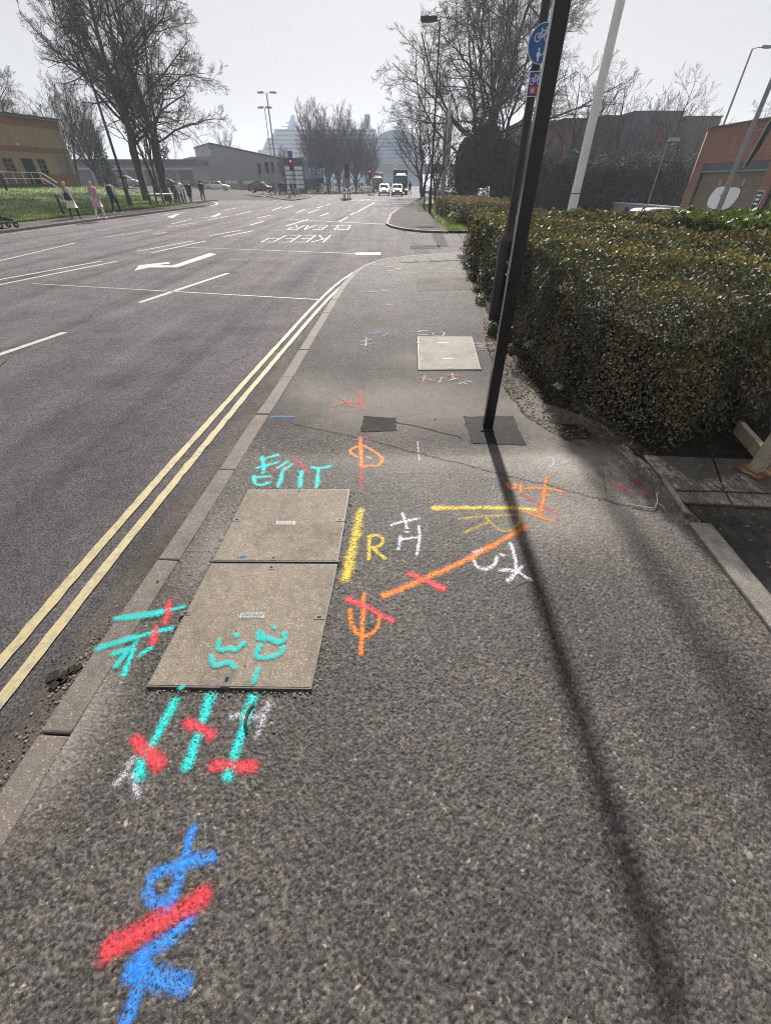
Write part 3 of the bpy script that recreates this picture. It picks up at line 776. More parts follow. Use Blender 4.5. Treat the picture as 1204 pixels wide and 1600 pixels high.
# ---------------------------------------------------------------- pavement patches, seams
def pave_poly(name, pts, m, z, label=None):
    P = [at(u, v) for u, v in pts]; Q = []
    for a, b in zip(P, P[1:] + P[:1]):
        for k in range(6): Q.append((a[0] + (b[0] - a[0]) * k / 6 + random.uniform(-.012, .012), a[1] + (b[1] - a[1]) * k / 6 + random.uniform(-.012, .012)))
    mb = MB(); mb.flat(Q, z); return tag(mb.build(name, m, pavement), label)
pave_poly('tarmac_patch', [(722, 651), (800, 650), (822, 696), (736, 693)], mat['patch'], .003, 'fresh black tarmac square round the post base')
pave_poly('tarmac_patch', [(568, 651), (618, 653), (620, 673), (564, 675)], mat['old_tarmac'], .003, 'dark tarmac square left of the post')
pave_poly('tarmac_patch', [(866, 662), (908, 664), (930, 684), (882, 688)], mat['patch'], .003, 'dark tarmac patch by the soil bed')
pave_poly('tarmac_patch', [(651, 436), (745, 432), (752, 452), (650, 455)], mat['gutter'], .003, 'pale tarmac patch at the far end of the pavement')
def seam(pts, wd, m, z=.0028, name='tarmac_seam'):
    P = resample(smooth_poly([at(u, v) for u, v in pts], 1), .05)[0]; P = P + rng.normal(0, .006, P.shape)
    mb = MB(); strip(mb, P, -wd / 2, wd / 2, z); return mb.build(name, m, pavement)
seam([(455, 662), (540, 680), (640, 704), (760, 735), (870, 762), (1000, 795)], .005, mat['old_tarmac'])
seam([(618, 660), (660, 668), (720, 684)], .008, mat['old_tarmac'])
seam([(600, 427), (735, 424)], .05, mat['kerb'])
# tactile strip at the dropped kerb
tx0, ty0 = at(625, 409)
for k in range(4):
    o = MB(); cx, cy = tx0 + .2 + k * .41, ty0 + .1 * k + .05
    o.box((cx, cy, .004), (.4, .4, .01), .25); o = o.build('tactile_slab', mat['kerb'], pavement)
    rb = MB()
    for j in range(5): rb.box((cx - .16 + j * .08, cy + (-.16 + j * .08) * .25, .0115), (.03, .34, .009), .25)
    rb.build('ribs', mat['slab'], o)

# ---------------------------------------------------------------- utility covers
def cover(label, quads, m, keys, plates, top=.012):
    loc = np.mean([at(*p) for q in quads for p in q], axis=0)
    t = thing('utility_cover', label, 'manhole cover', (loc[0], loc[1], 0))
    def loc_(u, v): a = at(u, v); return (a[0] - loc[0], a[1] - loc[1])
    alls = [loc_(*p) for q in quads for p in q]
    cx = np.mean(alls, axis=0)
    fr = MB()
    ring = [loc_(*p) for p in quads[-1][:2]] + [loc_(*p) for p in quads[0][2:]]
    big = [(x + (.014 if x > 0 else -.014), y + (.014 if y > 0 else -.014)) for x, y in ring]
    fr.prism(big, -.02, .0035); fr.build('frame_gap', mat['hole'], t)
    pans = []
    for q in quads:
        P = [loc_(*p) for p in q]; c = np.mean(P, axis=0)
        P = [tuple(c + (np.array(p) - c) * .992) for p in P]
        tray = MB(); tray.prism(P, -.02, top - .0015); tray = tray.build('tray', mat['steel_plate'], t, bevel=.001)
        P2 = [tuple(c + (np.array(p) - c) * .978) for p in P]
        pn = MB(); pn.prism(P2, -.015, top); pans.append(pn.build('concrete_panel', m, tray))
    for (u, v, wx, wy) in keys:
        x, y = loc_(u, v)
        k = MB(); k.box((x, y, top + .0006), (wx, wy, .003)); k = k.build('lifting_key', mat['steel_plate'], t, bevel=.001)
        h = MB(); h.box((x, y, top + .0026), (wx * .38, wy * .3, .0016)); h.build('key_hole', mat['hole'], k)
    for (u, v, wx, wy) in plates:
        x, y = loc_(u, v)
        k = MB(); k.box((x, y, top + .0006), (wx, wy, .003)); k = k.build('name_plate', mat['galv'], t, bevel=.001)
        ln = MB()
        for r_ in range(3):
            xx = -wx * .42
            while xx < wx * .40:
                ww = random.uniform(.005, .016); ln.box((x + xx + ww / 2, y + (r_ - 1) * wy * .27, top + .0026), (ww, wy * .13, .0012)); xx += ww + .004
        ln.build('raised_lettering', mat['steel_plate'], k)
    return t, pans
big_cover, pans = cover('large two piece concrete filled cover with teal paint beside the kerb',
    [[(228, 1076), (488, 1080), (528.5, 882.5), (331, 881.5)], [(331, 880), (529, 880.5), (547.5, 766), (388, 766)]], mat['cover'],
    [(356, 1064, .035, .062), (291, 961, .05, .026), (499, 967, .05, .026), (425, 889, .03, .034), (428, 874, .03, .034), (371, 814.5, .05, .026), (531, 815, .05, .026), (468.5, 768.5, .03, .03)],
    [(395, 964.5, .115, .034), (447, 819.5, .115, .034)])
pz = .0125
def SC(label, c, st, wd, faint=False, panel=0):
    o = spray_mark('spray_mark', label, c, st, wd, faint, z=pz, parent=big_cover)
    o.location = (-big_cover.location.x, -big_cover.location.y, 0); return o
SC('teal wavy sign on the near cover panel', 'teal', [[(342, 1002), (340.6, 1018), (363, 1012.6), (367, 1018), (381, 1005.6)], [(367, 992), (371, 994)], [(330, 1026.5), (335, 1044), (356, 1033.5), (367, 1043)]], .027)
SC('teal looped sign on the near cover panel', 'teal', [[(428, 981), (429, 982)], [(405, 988), (403, 998.6), (426, 997), (433, 1005.6), (447, 998.6), (443.5, 990)], [(410, 990), (412, 1000)], [(407, 1009), (398, 1026.5), (419, 1029), (440, 1021), (442, 1013)], [(403, 1047), (397, 1066)]], .027)
SC('teal tick at the near edge of the cover', 'teal', [[(287, 1073), (283, 1076)]], .02)
SC('small blue spot on the far cover panel', 'blue', [[(377, 869), (381, 868.5)]], .026)
far_cover, _ = cover('pale square concrete cover left of the black posts',
    [[(653, 579), (751, 578.5), (737, 527), (651.5, 527)]], mat['cover_far'],
    [(658, 563, .04, .03), (742, 562.5, .05, .03), (703, 576, .04, .03), (653, 537.5, .04, .03), (733, 537.5, .04, .03)], [(699, 562, .11, .03), (692, 537.3, .13, .035)])
S('spray_mark', 'pink dab on the corner of the far cover', 'red', [[(655, 531), (660, 532)]], .04, True, z=.0135, parent=far_cover).location = (-far_cover.location.x, -far_cover.location.y, 0)

# ---------------------------------------------------------------- right-hand edging, slabs, soil
eds = tag(thing('edging', None, None), kind='structure')
EL = [(1.86, 2.33), (1.815, 1.85), (1.775, 1.33), (1.74, .8), (1.72, .2), (1.70, -.6), (1.7, -1.5)]
kerb_row(eds, [p for p in EL if p[1] <= 1.9][::-1], .13, .022, -.1, step=.915, name='edging_stone', m=mat['kerb_dark'], side=-1, jitter=.003)
kerb_row(eds, [(1.90, 2.32), (1.84, 1.93)][::-1], .035, .026, -.1, step=.3, name='edging_stone', m=mat['kerb_dark'], side=-1, jitter=.003)
mb = MB(); mb.flat([(1.84, -2.4), (9, -2.4), (9, 4.2), (4.0, 3.4), (2.6, 2.55), (1.93, 2.35)], .0055); mb.build('side_path', mat['old_tarmac'], kind='structure')
slabs = tag(thing('slab_paving', None, None), kind='structure')
SL = [[(1002, 713), (1110, 718), (1128, 770), (1048, 768)], [(1112, 718), (1204, 722), (1240, 775), (1131, 771)], [(1050, 771), (1129, 772.5), (1140, 792), (1066, 788)], [(1133, 773), (1260, 778), (1290, 800), (1144, 793)]]
for q in SL:
    mb = MB(); mb.prism([at(u, v) for u, v in q], -.03, .018 + random.uniform(-.003, .003)); mb.build('paving_slab', mat['slab'], slabs, bevel=.006)
soilP = [at(u, v) for u, v in [(766, 500), (775, 530), (800, 562), (822, 598), (850, 630), (908, 648), (952, 667), (980, 690), (990, 708), (1005, 722), (1204, 742), (1204, 640), (1000, 560), (820, 470)]]
soilQ = []
for a, b in zip(soilP, soilP[1:] + soilP[:1]):
    for k in range(5): soilQ.append((a[0] + (b[0] - a[0]) * k / 5 + random.uniform(-.02, .02), a[1] + (b[1] - a[1]) * k / 5 + random.uniform(-.02, .02)))
mb = MB(); mb.flat(soilQ, .007); mb.build('soil_bed', mat['soil'], kind='structure')
mb = MB(); mb.flat([(1.56, 6.0), (1.9, 6.0), (2.4, 13.5), (2.02, 13.5), (1.75, 9.0), (1.60, 6.9)], .0065); mb.build('soil_bed', mat['soil'], kind='structure')

# ================================================================ VEGETATION TOOLS
def unit(a): return a / (np.linalg.norm(a, axis=-1, keepdims=True) + 1e-9)
def leaf_mesh(name, Cn, Nr, size, tint, aspect=.62, fold=.22, rs=None):
    """diamond leaves: centre, facing, length"""
    rs = rs or np.random.default_rng(5)
    n = len(Cn); size = np.broadcast_to(size, n) * rs.uniform(.6, 1.25, n)
    Nr = unit(Nr + rs.normal(0, .55, (n, 3)))
    a = unit(np.cross(Nr, rs.normal(0, 1, (n, 3)))); b = np.cross(Nr, a)
    L = size[:, None] * .5; W = L * aspect
    V = np.empty((n, 4, 3)); V[:, 0] = Cn - a * L; V[:, 1] = Cn + b * W + Nr * L * fold; V[:, 2] = Cn + a * L; V[:, 3] = Cn - b * W + Nr * L * fold
    k = (np.arange(n) * 4)[:, None]
    F = np.stack([k + [0, 2, 1], k + [0, 3, 2]], 1).reshape(-1, 3)
    return np_mesh(name, V.reshape(-1, 3), F, False, {'tint': np.repeat(np.clip(tint, 0, 1), 4)})

def tubes_np(P, Rd, sides):
    """P (M,n,3), Rd (M,n) -> verts, quads"""
    M_, n, _ = P.shape
    T = np.gradient(P, axis=1); T = unit(T)
    ref = np.where(np.abs(T[:, :1, 2:3]) < .8, np.array([0, 0, 1.]), np.array([1., 0, 0]))
    a = unit(np.cross(T, np.broadcast_to(ref, T.shape))); b = np.cross(T, a)
    q = np.arange(sides) * 2 * math.pi / sides
    V = P[:, :, None] + (a[:, :, None] * np.cos(q)[:, None] + b[:, :, None] * np.sin(q)[:, None]) * Rd[:, :, None, None]
    base = (np.arange(M_) * n * sides)[:, None, None]; i = (np.arange(n - 1) * sides)[None, :, None]; k = np.arange(sides)[None, None, :]; k2 = (k + 1) % sides
    F = np.stack([base + i + k, base + i + k2, base + i + sides + k2, base + i + sides + k], -1).reshape(-1, 4)
    return V.reshape(-1, 3), F

def bare_tree(seed, height, r0, stems=1, lean=0.08, levels=((11, .62, 50, 7, 5), (9, .5, 45, 5, 4), (8, .48, 42, 4, 3), (6, .5, 40, 3, 3)), up=.12, wob=.12, tmin=.28, rmin=.011, spread=.0, first=.25):
    """returns trunk mesh, branch mesh (limbs and twigs) by level-wise growth"""
    rs = np.random.default_rng(seed)
    n = 12; t = np.linspace(0, 1, n)
    P = np.zeros((stems, n, 3)); Rd = np.zeros((stems, n))
    for s in range(stems):
        d = np.array([math.cos(s * 2.4 + seed), math.sin(s * 2.4 + seed), 0]) * (lean if stems == 1 else lean + spread)
        h = height * (1 if s == 0 else rs.uniform(.75, .97))
        w_ = np.cumsum(rs.normal(0, height * .008, (n, 3)), 0); w_[0] = 0; w_[:, 2] *= .3
        P[s] = t[:, None] * np.array([0, 0, h]) + (t ** 1.2)[:, None] * d * h + w_ * 1.0
        Rd[s] = r0 * (1 if s == 0 else .8) * (1 - .93 * t ** .9) + .01
        Rd[s][0] *= 1.3
    trunkV, trunkF = tubes_np(P, Rd, 9)
    parts = []; L = np.full(stems, height)
    for li, (nc, ratio, ang, npt, sides) in enumerate(levels):
        M_, n0, _ = P.shape; tot = M_ * nc
        pi = np.repeat(np.arange(M_), nc)
        lo = tmin if li == 0 else first
        tt = (np.tile((np.arange(nc) + .5) / nc, M_) + rs.uniform(-.4, .4, tot) / nc) * (1 - lo) + lo
        tt = np.clip(tt, .02, .985)
        f = tt * (n0 - 1); i0 = np.minimum(f.astype(int), n0 - 2); fr = (f - i0)[:, None]
        st = P[pi, i0] * (1 - fr) + P[pi, i0 + 1] * fr
        rd = Rd[pi, i0] * (1 - fr[:, 0]) + Rd[pi, i0 + 1] * fr[:, 0]
        tg = unit(P[pi, i0 + 1] - P[pi, i0])
        az = rs.uniform(0, 2 * math.pi, tot) if li else (np.arange(tot) * 2.399 + rs.uniform(-.4, .4, tot))
        ref = unit(np.cross(tg, rs.normal(0, 1, (tot, 3)))) if li else unit(np.c_[np.cos(az), np.sin(az), np.zeros(tot)])
        ref = unit(ref - tg * (ref * tg).sum(1, keepdims=True))
        an = np.radians(ang * rs.uniform(.7, 1.25, tot))[:, None]
        d = unit(tg * np.cos(an) + ref * np.sin(an))
        le = L[pi] * ratio * (1.12 - .72 * tt) * rs.uniform(.7, 1.2, tot)
        Q = np.zeros((tot, npt, 3)); Q[:, 0] = st
        for j in range(1, npt):
            d = unit(d + rs.normal(0, wob, (tot, 3)) + np.array([0, 0, up]))
            Q[:, j] = Q[:, j - 1] + d * (le / (npt - 1))[:, None]
        r1 = np.maximum(np.minimum(rd * .55, le * .022), rmin)[:, None] * (1 - .75 * np.linspace(0, 1, npt)) + rmin * .35
        parts.append(tubes_np(Q, r1, sides))
        P, Rd, L = Q, r1, le
    V = []; F = []; k = 0
    for v, f in parts: V.append(v); F.append(f + k); k += len(v)
    return np_mesh('trunk', trunkV, trunkF, True), np_mesh('branches', np.vstack(V), np.vstack(F), True), np.vstack(V)

def place_tree(meshes, label, loc, rz=0.0, sc=1.0, group=None, name='bare_tree', twig=None):
    t = thing(name, label, 'tree', loc, rz, group)
    t.scale = sc if hasattr(sc, '__len__') else (sc,) * 3
    link('trunk', meshes[0], mat['bark'], t); link('branches', meshes[1], twig or mat['twig'], t)
    return t

def blob_leaves(name, ellipsoids, n, size, m, parent, seed=1, tint=(.5, .25), inner=None, aspect=.62):
    """leaf-sized faces spread through a set of ellipsoids (centre, radii); noise makes the outline ragged"""
    rs = np.random.default_rng(seed)
    vol = np.array([np.prod(r) ** .67 for c, r in ellipsoids]); cnt = (n * vol / vol.sum()).astype(int)
    Cn = []; Nr = []; T = []
    for (c, r), k in zip(ellipsoids, cnt):
        u = unit(rs.normal(0, 1, (k, 3)))
        bump = 1 + .14 * np.sin(u[:, 0] * 9 + c[0]) * np.sin(u[:, 1] * 8 + c[1]) + .12 * np.sin(u[:, 2] * 11 + u[:, 0] * 6)
        rr = (1 - np.abs(rs.normal(0, .16, k))) * bump
        Cn.append(np.array(c) + u * np.array(r) * rr[:, None]); Nr.append(u * .8 + np.array([0, 0, .35]))
        T.append(rs.normal(tint[0], tint[1], k) + .15 * u[:, 2] + .2 * np.sin(u[:, 0] * 7) * np.sin(u[:, 2] * 7))
    Cn = np.vstack(Cn); Nr = np.vstack(Nr); T = np.hstack(T)
    o = link(name, leaf_mesh(name, Cn, Nr, size, T, aspect, rs=rs), m, parent, 'stuff')
    return o

def hedge(label, poly, h, dens, size, m, seed, tint_side, tint_top, name='hedge', depth=.16, core=True, hole=.0):
    """clipped hedge over an outline: leaves on its sides and top, twigs and dark wood inside"""
    rs = np.random.default_rng(seed); poly = np.array(poly, float)
    c0 = poly.mean(0); t = thing(name, label, 'hedge', (c0[0], c0[1], 0)); Pl = poly - c0
    Cn = []; Nr = []; T = []; SZ = []
    nP = len(Pl)
    area = .5 * sum(Pl[i][0] * Pl[(i + 1) % nP][1] - Pl[(i + 1) % nP][0] * Pl[i][1] for i in range(nP))
    if area < 0: Pl = Pl[::-1]
    def near(x, y):                              # finer leaves where the hedge is close to the path
        d = np.hypot(x + c0[0], y + c0[1]); return np.clip(d / 5.0, .75, 2.6)
    for i in range(nP):
        a, b = Pl[i], Pl[(i + 1) % nP]; L = np.linalg.norm(b - a)
        d = near(*((a + b) / 2)); k = int(L * h * dens / d ** 1.7)
        s = rs.uniform(0, 1, k); z = h * (1 - rs.uniform(0, 1, k) ** 1.25 * .97)
        nrm = np.array([(b - a)[1], -(b - a)[0]]) / L
        inn = np.abs(rs.normal(0, depth, k)) - .05
        wav = .06 * np.sin(s * L * 3.1 + i) + .07 * np.sin(z * 6 + s * L * 2.3) + .03 * np.sin(s * L * 11 + z * 9)
        rnd = .10 * np.clip((z - h + .22) / .22, 0, 1) ** 2 + .12 * np.clip(.25 - z, 0, 1)
        xy = a + (b - a) * s[:, None] - nrm * (inn - wav + rnd)[:, None]
        keep = (z > .22) | (rs.uniform(0, 1, k) < .45)
        zc = z - .05 * np.clip(inn, 0, .3) + rs.normal(0, .02, k)
        Cn.append(np.c_[xy, zc][keep]); Nr.append(np.tile(np.r_[nrm, .45], (keep.sum(), 1)))
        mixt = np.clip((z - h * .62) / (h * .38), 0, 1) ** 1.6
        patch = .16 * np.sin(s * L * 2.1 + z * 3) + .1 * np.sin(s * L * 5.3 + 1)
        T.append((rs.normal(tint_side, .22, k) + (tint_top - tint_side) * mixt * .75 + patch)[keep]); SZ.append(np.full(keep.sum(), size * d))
    lo, hi = Pl.min(0), Pl.max(0); cand = 0
    def inside(Q):
        r_ = np.zeros(len(Q), bool)
        for i in range(nP):
            a, b = Pl[i], Pl[(i + 1) % nP]
            cnd = ((a[1] > Q[:, 1]) != (b[1] > Q[:, 1])) & (Q[:, 0] < (b[0] - a[0]) * (Q[:, 1] - a[1]) / (b[1] - a[1] + 1e-12) + a[0])
            r_ ^= cnd
        return r_
    k = int((hi - lo).prod() * dens * .8); Q = lo + rs.uniform(0, 1, (k, 2)) * (hi - lo)
    d = near(Q[:, 0], Q[:, 1]); keep = inside(Q) & (rs.uniform(0, 1, k) < 1 / d ** 1.7); Q = Q[keep]; d = d[keep]; k = len(Q)
    z = h + .05 * np.sin(Q[:, 0] * 3.1 + 1) * np.sin(Q[:, 1] * 2.3) + .035 * np.sin(Q[:, 0] * 9) * np.sin(Q[:, 1] * 8) - np.abs(rs.normal(0, .07, k)) + .03
    sprig = rs.uniform(0, 1, k) < .07
    z[sprig] += rs.uniform(0, .09, sprig.sum())
    Cn.append(np.c_[Q, z]); Nr.append(np.c_[rs.normal(0, .8, (k, 2)), rs.uniform(.1, 1, k)])
    T.append(rs.normal(tint_top, .2, k) + .2 * np.sin(Q[:, 0] * 2.2 + Q[:, 1] * 1.3)); SZ.append(size * d)
    Cn = np.vstack(Cn)
    link('foliage', leaf_mesh('foliage', Cn, np.vstack(Nr), np.hstack(SZ), np.hstack(T), .66, rs=rs), m, t, 'stuff')
    # wood: stems rising from the ground and twigs reaching the surface
    kk = min(900, int(abs(area) * 60)); Q = lo + rs.uniform(0, 1, (kk * 3, 2)) * (hi - lo); Q = Q[inside(Q)][:kk]; kk = len(Q)
    S_ = np.zeros((kk, 4, 3)); S_[:, 0] = np.c_[Q, np.zeros(kk)]
    dr = unit(np.c_[rs.normal(0, .35, (kk, 2)), np.ones(kk)])
    for j in range(1, 4): S_[:, j] = S_[:, j - 1] + dr * (h * .92 / 3); dr = unit(dr + rs.normal(0, .18, dr.shape))
    S_[:, :, 2] = np.minimum(S_[:, :, 2], h * .97)
    v, f = tubes_np(S_, np.tile([.009, .007, .005, .003], (kk, 1)), 4)
    link('stems', np_mesh('stems', v, f, True), mat['twig'], t, 'stuff')
    ks = int(abs(area) * 14)
    Q = lo + rs.uniform(0, 1, (ks * 3, 2)) * (hi - lo); Q = Q[inside(Q)][:ks]; ks = len(Q)
    S_ = np.zeros((ks, 4, 3)); S_[:, 0] = np.c_[Q, np.full(ks, h - .1)]; dr = unit(np.c_[rs.normal(0, .5, (ks, 2)), np.ones(ks)]); ln_ = rs.uniform(.05, .13, ks)[:, None]
    for j in range(1, 4): S_[:, j] = S_[:, j - 1] + dr * ln_ * .5; dr = unit(dr + rs.normal(0, .2, dr.shape))
    v, f = tubes_np(S_, np.tile([.0032, .0028, .0022, .0015], (ks, 1)), 3)
    link('shoots', np_mesh('shoots', v, f, True), mat['twig_pale'], t, 'stuff')
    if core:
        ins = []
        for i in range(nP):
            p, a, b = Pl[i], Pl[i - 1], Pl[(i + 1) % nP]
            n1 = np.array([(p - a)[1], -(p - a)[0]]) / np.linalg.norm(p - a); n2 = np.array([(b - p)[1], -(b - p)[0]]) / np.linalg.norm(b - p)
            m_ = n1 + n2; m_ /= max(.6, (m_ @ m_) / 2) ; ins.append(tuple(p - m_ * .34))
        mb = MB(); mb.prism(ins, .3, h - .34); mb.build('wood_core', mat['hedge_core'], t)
    return t
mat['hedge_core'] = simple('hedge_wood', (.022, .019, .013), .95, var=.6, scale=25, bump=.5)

# ================================================================ STREET FURNITURE CLOSE BY
t = thing('sign_post', 'black square steel post standing in the fresh tarmac patch', 'post', (.853, 3.085, 0), R(-5))
mb = MB(); mb.box((0, 0, 1.75), (.078, .078, 3.5)); mb.build('post', mat['black_gloss'], t, bevel=.004)
mb = MB(); mb.box((0, 0, 3.506), (.084, .084, .012)); mb.build('cap', mat['black_semi'], t, bevel=.003)
mb = MB(); mb.prism([(-.06, -.065), (.05, -.07), (.065, .05), (-.055, .06)], .003, .012); mb.build('tar_collar', mat['patch'], t, bevel=.003)

LP = (1.665, 6.60)
t = thing('lamp_column', 'black round lamp column with thicker base behind the square post', 'lamp post', (LP[0], LP[1], 0))
mb = MB(); mb.tube([(0, 0, 0), (0, 0, .98), (0, 0, 1.0), (0, 0, 1.09), (0, 0, 1.1)], [.112, .112, .112, .052, .052], 20, False); mb.build('base_section', mat['black_semi'], t, True)
mb = MB(); mb.tube([(0, 0, 1.0), (0, 0, 5.4)], [.0515, .045], 20, False); mb.build('shaft', mat['black_semi'], t, True)
mb = MB(); mb.box((-.0, -.096, .55), (.09, .012, .42)); mb.build('door', mat['black_semi'], t, bevel=.003)
mb = MB(); mb.tube([(0, 0, 5.4), (0, 0, 5.5)], [.05, .07], 12); mb.box((-.18, 0, 5.53), (.62, .26, .1)); mb.build('lantern', mat['black_semi'], t, bevel=.02)
def disc_poly(r, n=32): return [(r * math.cos(2 * math.pi * k / n), r * math.sin(2 * math.pi * k / n)) for k in range(n)]
def ring_strokes(mb, P, wd, f, y0, y1):
    for a, b in zip(P[:-1], P[1:]):
        d = np.array(b) - np.array(a); l = np.linalg.norm(d); n = np.array((-d[1], d[0])) / l * wd / 2; e = d / l * wd * .25
        q = [tuple(np.array(a) + n - e), tuple(np.array(a) - n - e), tuple(np.array(b) - n + e), tuple(np.array(b) + n + e)]
        mb.plate(q[::-1], f, y0, y1)
s = thing('path_sign', 'round blue cycle and pedestrian sign on the lamp column', 'sign', (LP[0] + .015, LP[1] - .075, 2.755), R(-12))
f = lambda a, b, y: (a, y, b)
mb = MB(); mb.plate(disc_poly(.152)[::-1], f, -.004, .004); mb.build('plate', mat['sign_white'], s)
mb = MB(); mb.plate(disc_poly(.145)[::-1], f, -.0065, -.0045); mb.build('blue_face', mat['sign_blue'], s)
mb = MB()
def circ(cx, cy, r, n=14): return [(cx + r * math.cos(2 * math.pi * k / n), cy + r * math.sin(2 * math.pi * k / n)) for k in range(n + 1)]
def bike(mb, ox, oy, sc, f, y0, y1, wd):
    L = [circ(-.042, 0, .026), circ(.042, 0, .026), [(-.042, 0), (-.012, .04), (.028, .04), (.042, 0)], [(-.012, .04), (0, 0), (.028, .04)], [(0, 0), (-.042, 0)], [(-.018, .052), (-.006, .052)], [(.028, .04), (.024, .058), (.034, .06)], [(-.012, .04), (-.014, .05)]]
    for P in L: ring_strokes(mb, [(ox + a * sc, oy + b * sc) for a, b in P], wd, f, y0, y1)
bike(mb, -.012, .045, 1.15, f, -.0085, -.0068, .009)
mb.build('bicycle_symbol', mat['sign_white'], s)
mb = MB()
for (hx_, sc) in ((-.028, 1.0), (.032, .72)):
    mb.plate([(hx_ + a * sc, -.052 + .012 * sc + b * sc) for a, b in disc_poly(.012, 10)][::-1], f, -.0085, -.0068)
    mb.plate([(hx_ + a * sc, -.058 + b * sc) for a, b in [(-.018, 0), (.018, 0), (.020, -.036), (.009, -.036), (.008, -.07), (-.008, -.07), (-.009, -.036), (-.020, -.036)]], f, -.0085, -.0068)
ring_strokes(mb, [(-.010, -.085), (.022, -.078)], .007, f, -.0085, -.0068)
mb.build('walker_symbol', mat['sign_white'], s)
for q in (-.08, .08): mb = MB(); mb.tube([(-.02, .006, q), (-.02, .06, q)], .012, 8); mb.build('bracket', mat['galv'], s)
s = thing('route_sign', 'small blue cycle route plate under the round sign', 'sign', (LP[0] + .005, LP[1] - .075, 2.455), R(-12))
mb = MB(); mb.plate([(-.078, -.1), (.078, -.1), (.078, .1), (-.078, .1)], f, -.003, .003); mb.build('plate', mat['sign_white'], s, bevel=.002)
mb = MB(); mb.plate([(-.071, -.093), (.071, -.093), (.071, .093), (-.071, .093)], f, -.0055, -.0035); mb.build('blue_face', mat['sign_navy'], s)
mb = MB(); bike(mb, 0, .022, .95, f, -.0075, -.0058, .008); mb.build('bicycle_symbol', mat['sign_white'], s)
mb = MB(); mb.plate([(-.048, -.078), (.048, -.078), (.048, -.018), (-.048, -.018)], f, -.0075, -.0058); rp = mb.build('red_panel', mat['sign_red'], s)
mb = MB()
for P in ([(-.032, -.068), (-.032, -.03)], [(-.01, -.068), (-.01, -.03)], [(-.032, -.048), (-.01, -.048)]): ring_strokes(mb, P, .008, f, -.0092, -.0077)
mb.build('symbol', mat['sign_white'], rp)
mb = MB(); mb.tube([(-.0, .01, -.07), (-.0, .05, -.07)], .012, 8); mb.build('bracket', mat['galv'], s)

FX = px(893, 13.6, 1.05)
t = thing('flagpole', 'tall white tapering pole rising behind the clipped hedge', 'pole', (FX, 13.6, 0))
mb = MB(); mb.tube([(0, 0, 0), (0, 0, 1.38)], [.118, .116], 24, False); mb.build('base_section', mat['white_pole'], t, True)
mb = MB(); mb.tube([(0, 0, 1.38), (0, 0, 11)], [.110, .075], 24, False); mb.build('shaft', mat['white_pole'], t, True)
mb = MB(); mb.tube([(0, 0, 1.37), (0, 0, 1.39)], [.121, .121], 18); mb.build('joint_ring', mat['rust'], t, True)

t = thing('timber_post', 'weathered square timber post on a rusty base plate at the right edge', 'post', (2.60, 2.40, 0), R(20))
mb = MB(); mb.box((0, 0, .63), (.085, .07, 1.2)); mb.build('post', mat['timber'], t, bevel=.006)
mb = MB(); mb.box((0, 0, .026), (.2, .17, .014)); mb.build('base_plate', mat['rust'], t, bevel=.003)
a_, b_ = at(1152, 668, .05), at(1210, 735, .05)
t = thing('timber_edging', 'low timber edging board running from the hedge to the post', 'edging', (a_[0], a_[1], 0))
mb = MB(); L_ = math.hypot(b_[0] - a_[0] + .2, b_[1] - a_[1]); mb.box((L_ / 2, 0, .055), (L_, .045, .1)); mb.build('board', mat['timber'], t, bevel=.005); t.rotation_euler.z = math.atan2(b_[1] - a_[1], b_[0] - a_[0])

# ================================================================ NEAR HEDGE AND LITTER
hedge('long clipped hedge of small glossy leaves beside the pavement',
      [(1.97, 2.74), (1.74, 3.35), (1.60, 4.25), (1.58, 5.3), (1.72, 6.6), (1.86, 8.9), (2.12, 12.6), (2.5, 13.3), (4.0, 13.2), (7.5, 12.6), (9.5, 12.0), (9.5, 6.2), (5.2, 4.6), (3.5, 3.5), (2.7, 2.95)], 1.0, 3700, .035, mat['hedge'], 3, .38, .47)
t = hedge('bushy green shrub row behind the clipped hedge on the right', [(4.7, 7.2), (6.2, 6.9), (10, 7.6), (10, 10.6), (6.4, 9.8), (5.0, 8.8)], 1.16, 1700, .05, mat['shrub'], 4, .42, .62, name='shrub_row')
hedge('brownish clipped hedge on the far side of the side street', [(3.7, 22.6), (3.3, 30), (3.6, 36), (6.4, 34), (6.6, 22.4)], .86, 2600, .03, mat['hedge_brown'], 5, .38, .52)
def wl(c, r, n, size, m, label, name, cat, tint=(.55, .2), seed=2):
    t = thing(name, label, cat, (c[0], c[1], 0))
    blob_leaves('leaves', [((0, 0, r[2] * .7), r)], n, size, m, t, seed, tint); return t
wl(at(768, 524), (.06, .09, .10), 240, .05, mat['shrub'], 'tuft of green weeds at the foot of the lamp column', 'weed', 'weed')
wl((1.50, 5.05), (.04, .07, .06), 90, .04, mat['dead_leaf'], 'tuft of brown dry weeds by the soil bed', 'weed', 'weed', seed=3)
wl((3.0, 3.1), (.12, .1, .12), 160, .05, mat['shrub'], 'green shoots under the near corner of the hedge', 'weed', 'weed', seed=4)
for k, (x, y, s_) in enumerate([(1.62, 7.6, 1), (1.72, 8.6, .8), (1.8, 9.8, 1.1), (1.93, 11.2, .9)]):
    t = wl((x, y), (.09 * s_, .16 * s_, .09 * s_), 120, .05, mat['shrub'], ['low green weeds nearest beyond the lamp column', 'small weed clump second beyond the lamp column', 'weed clump at the middle of the hedge foot', 'weed clump near the far end of the hedge'][k], 'weed', 'weed', seed=10 + k)
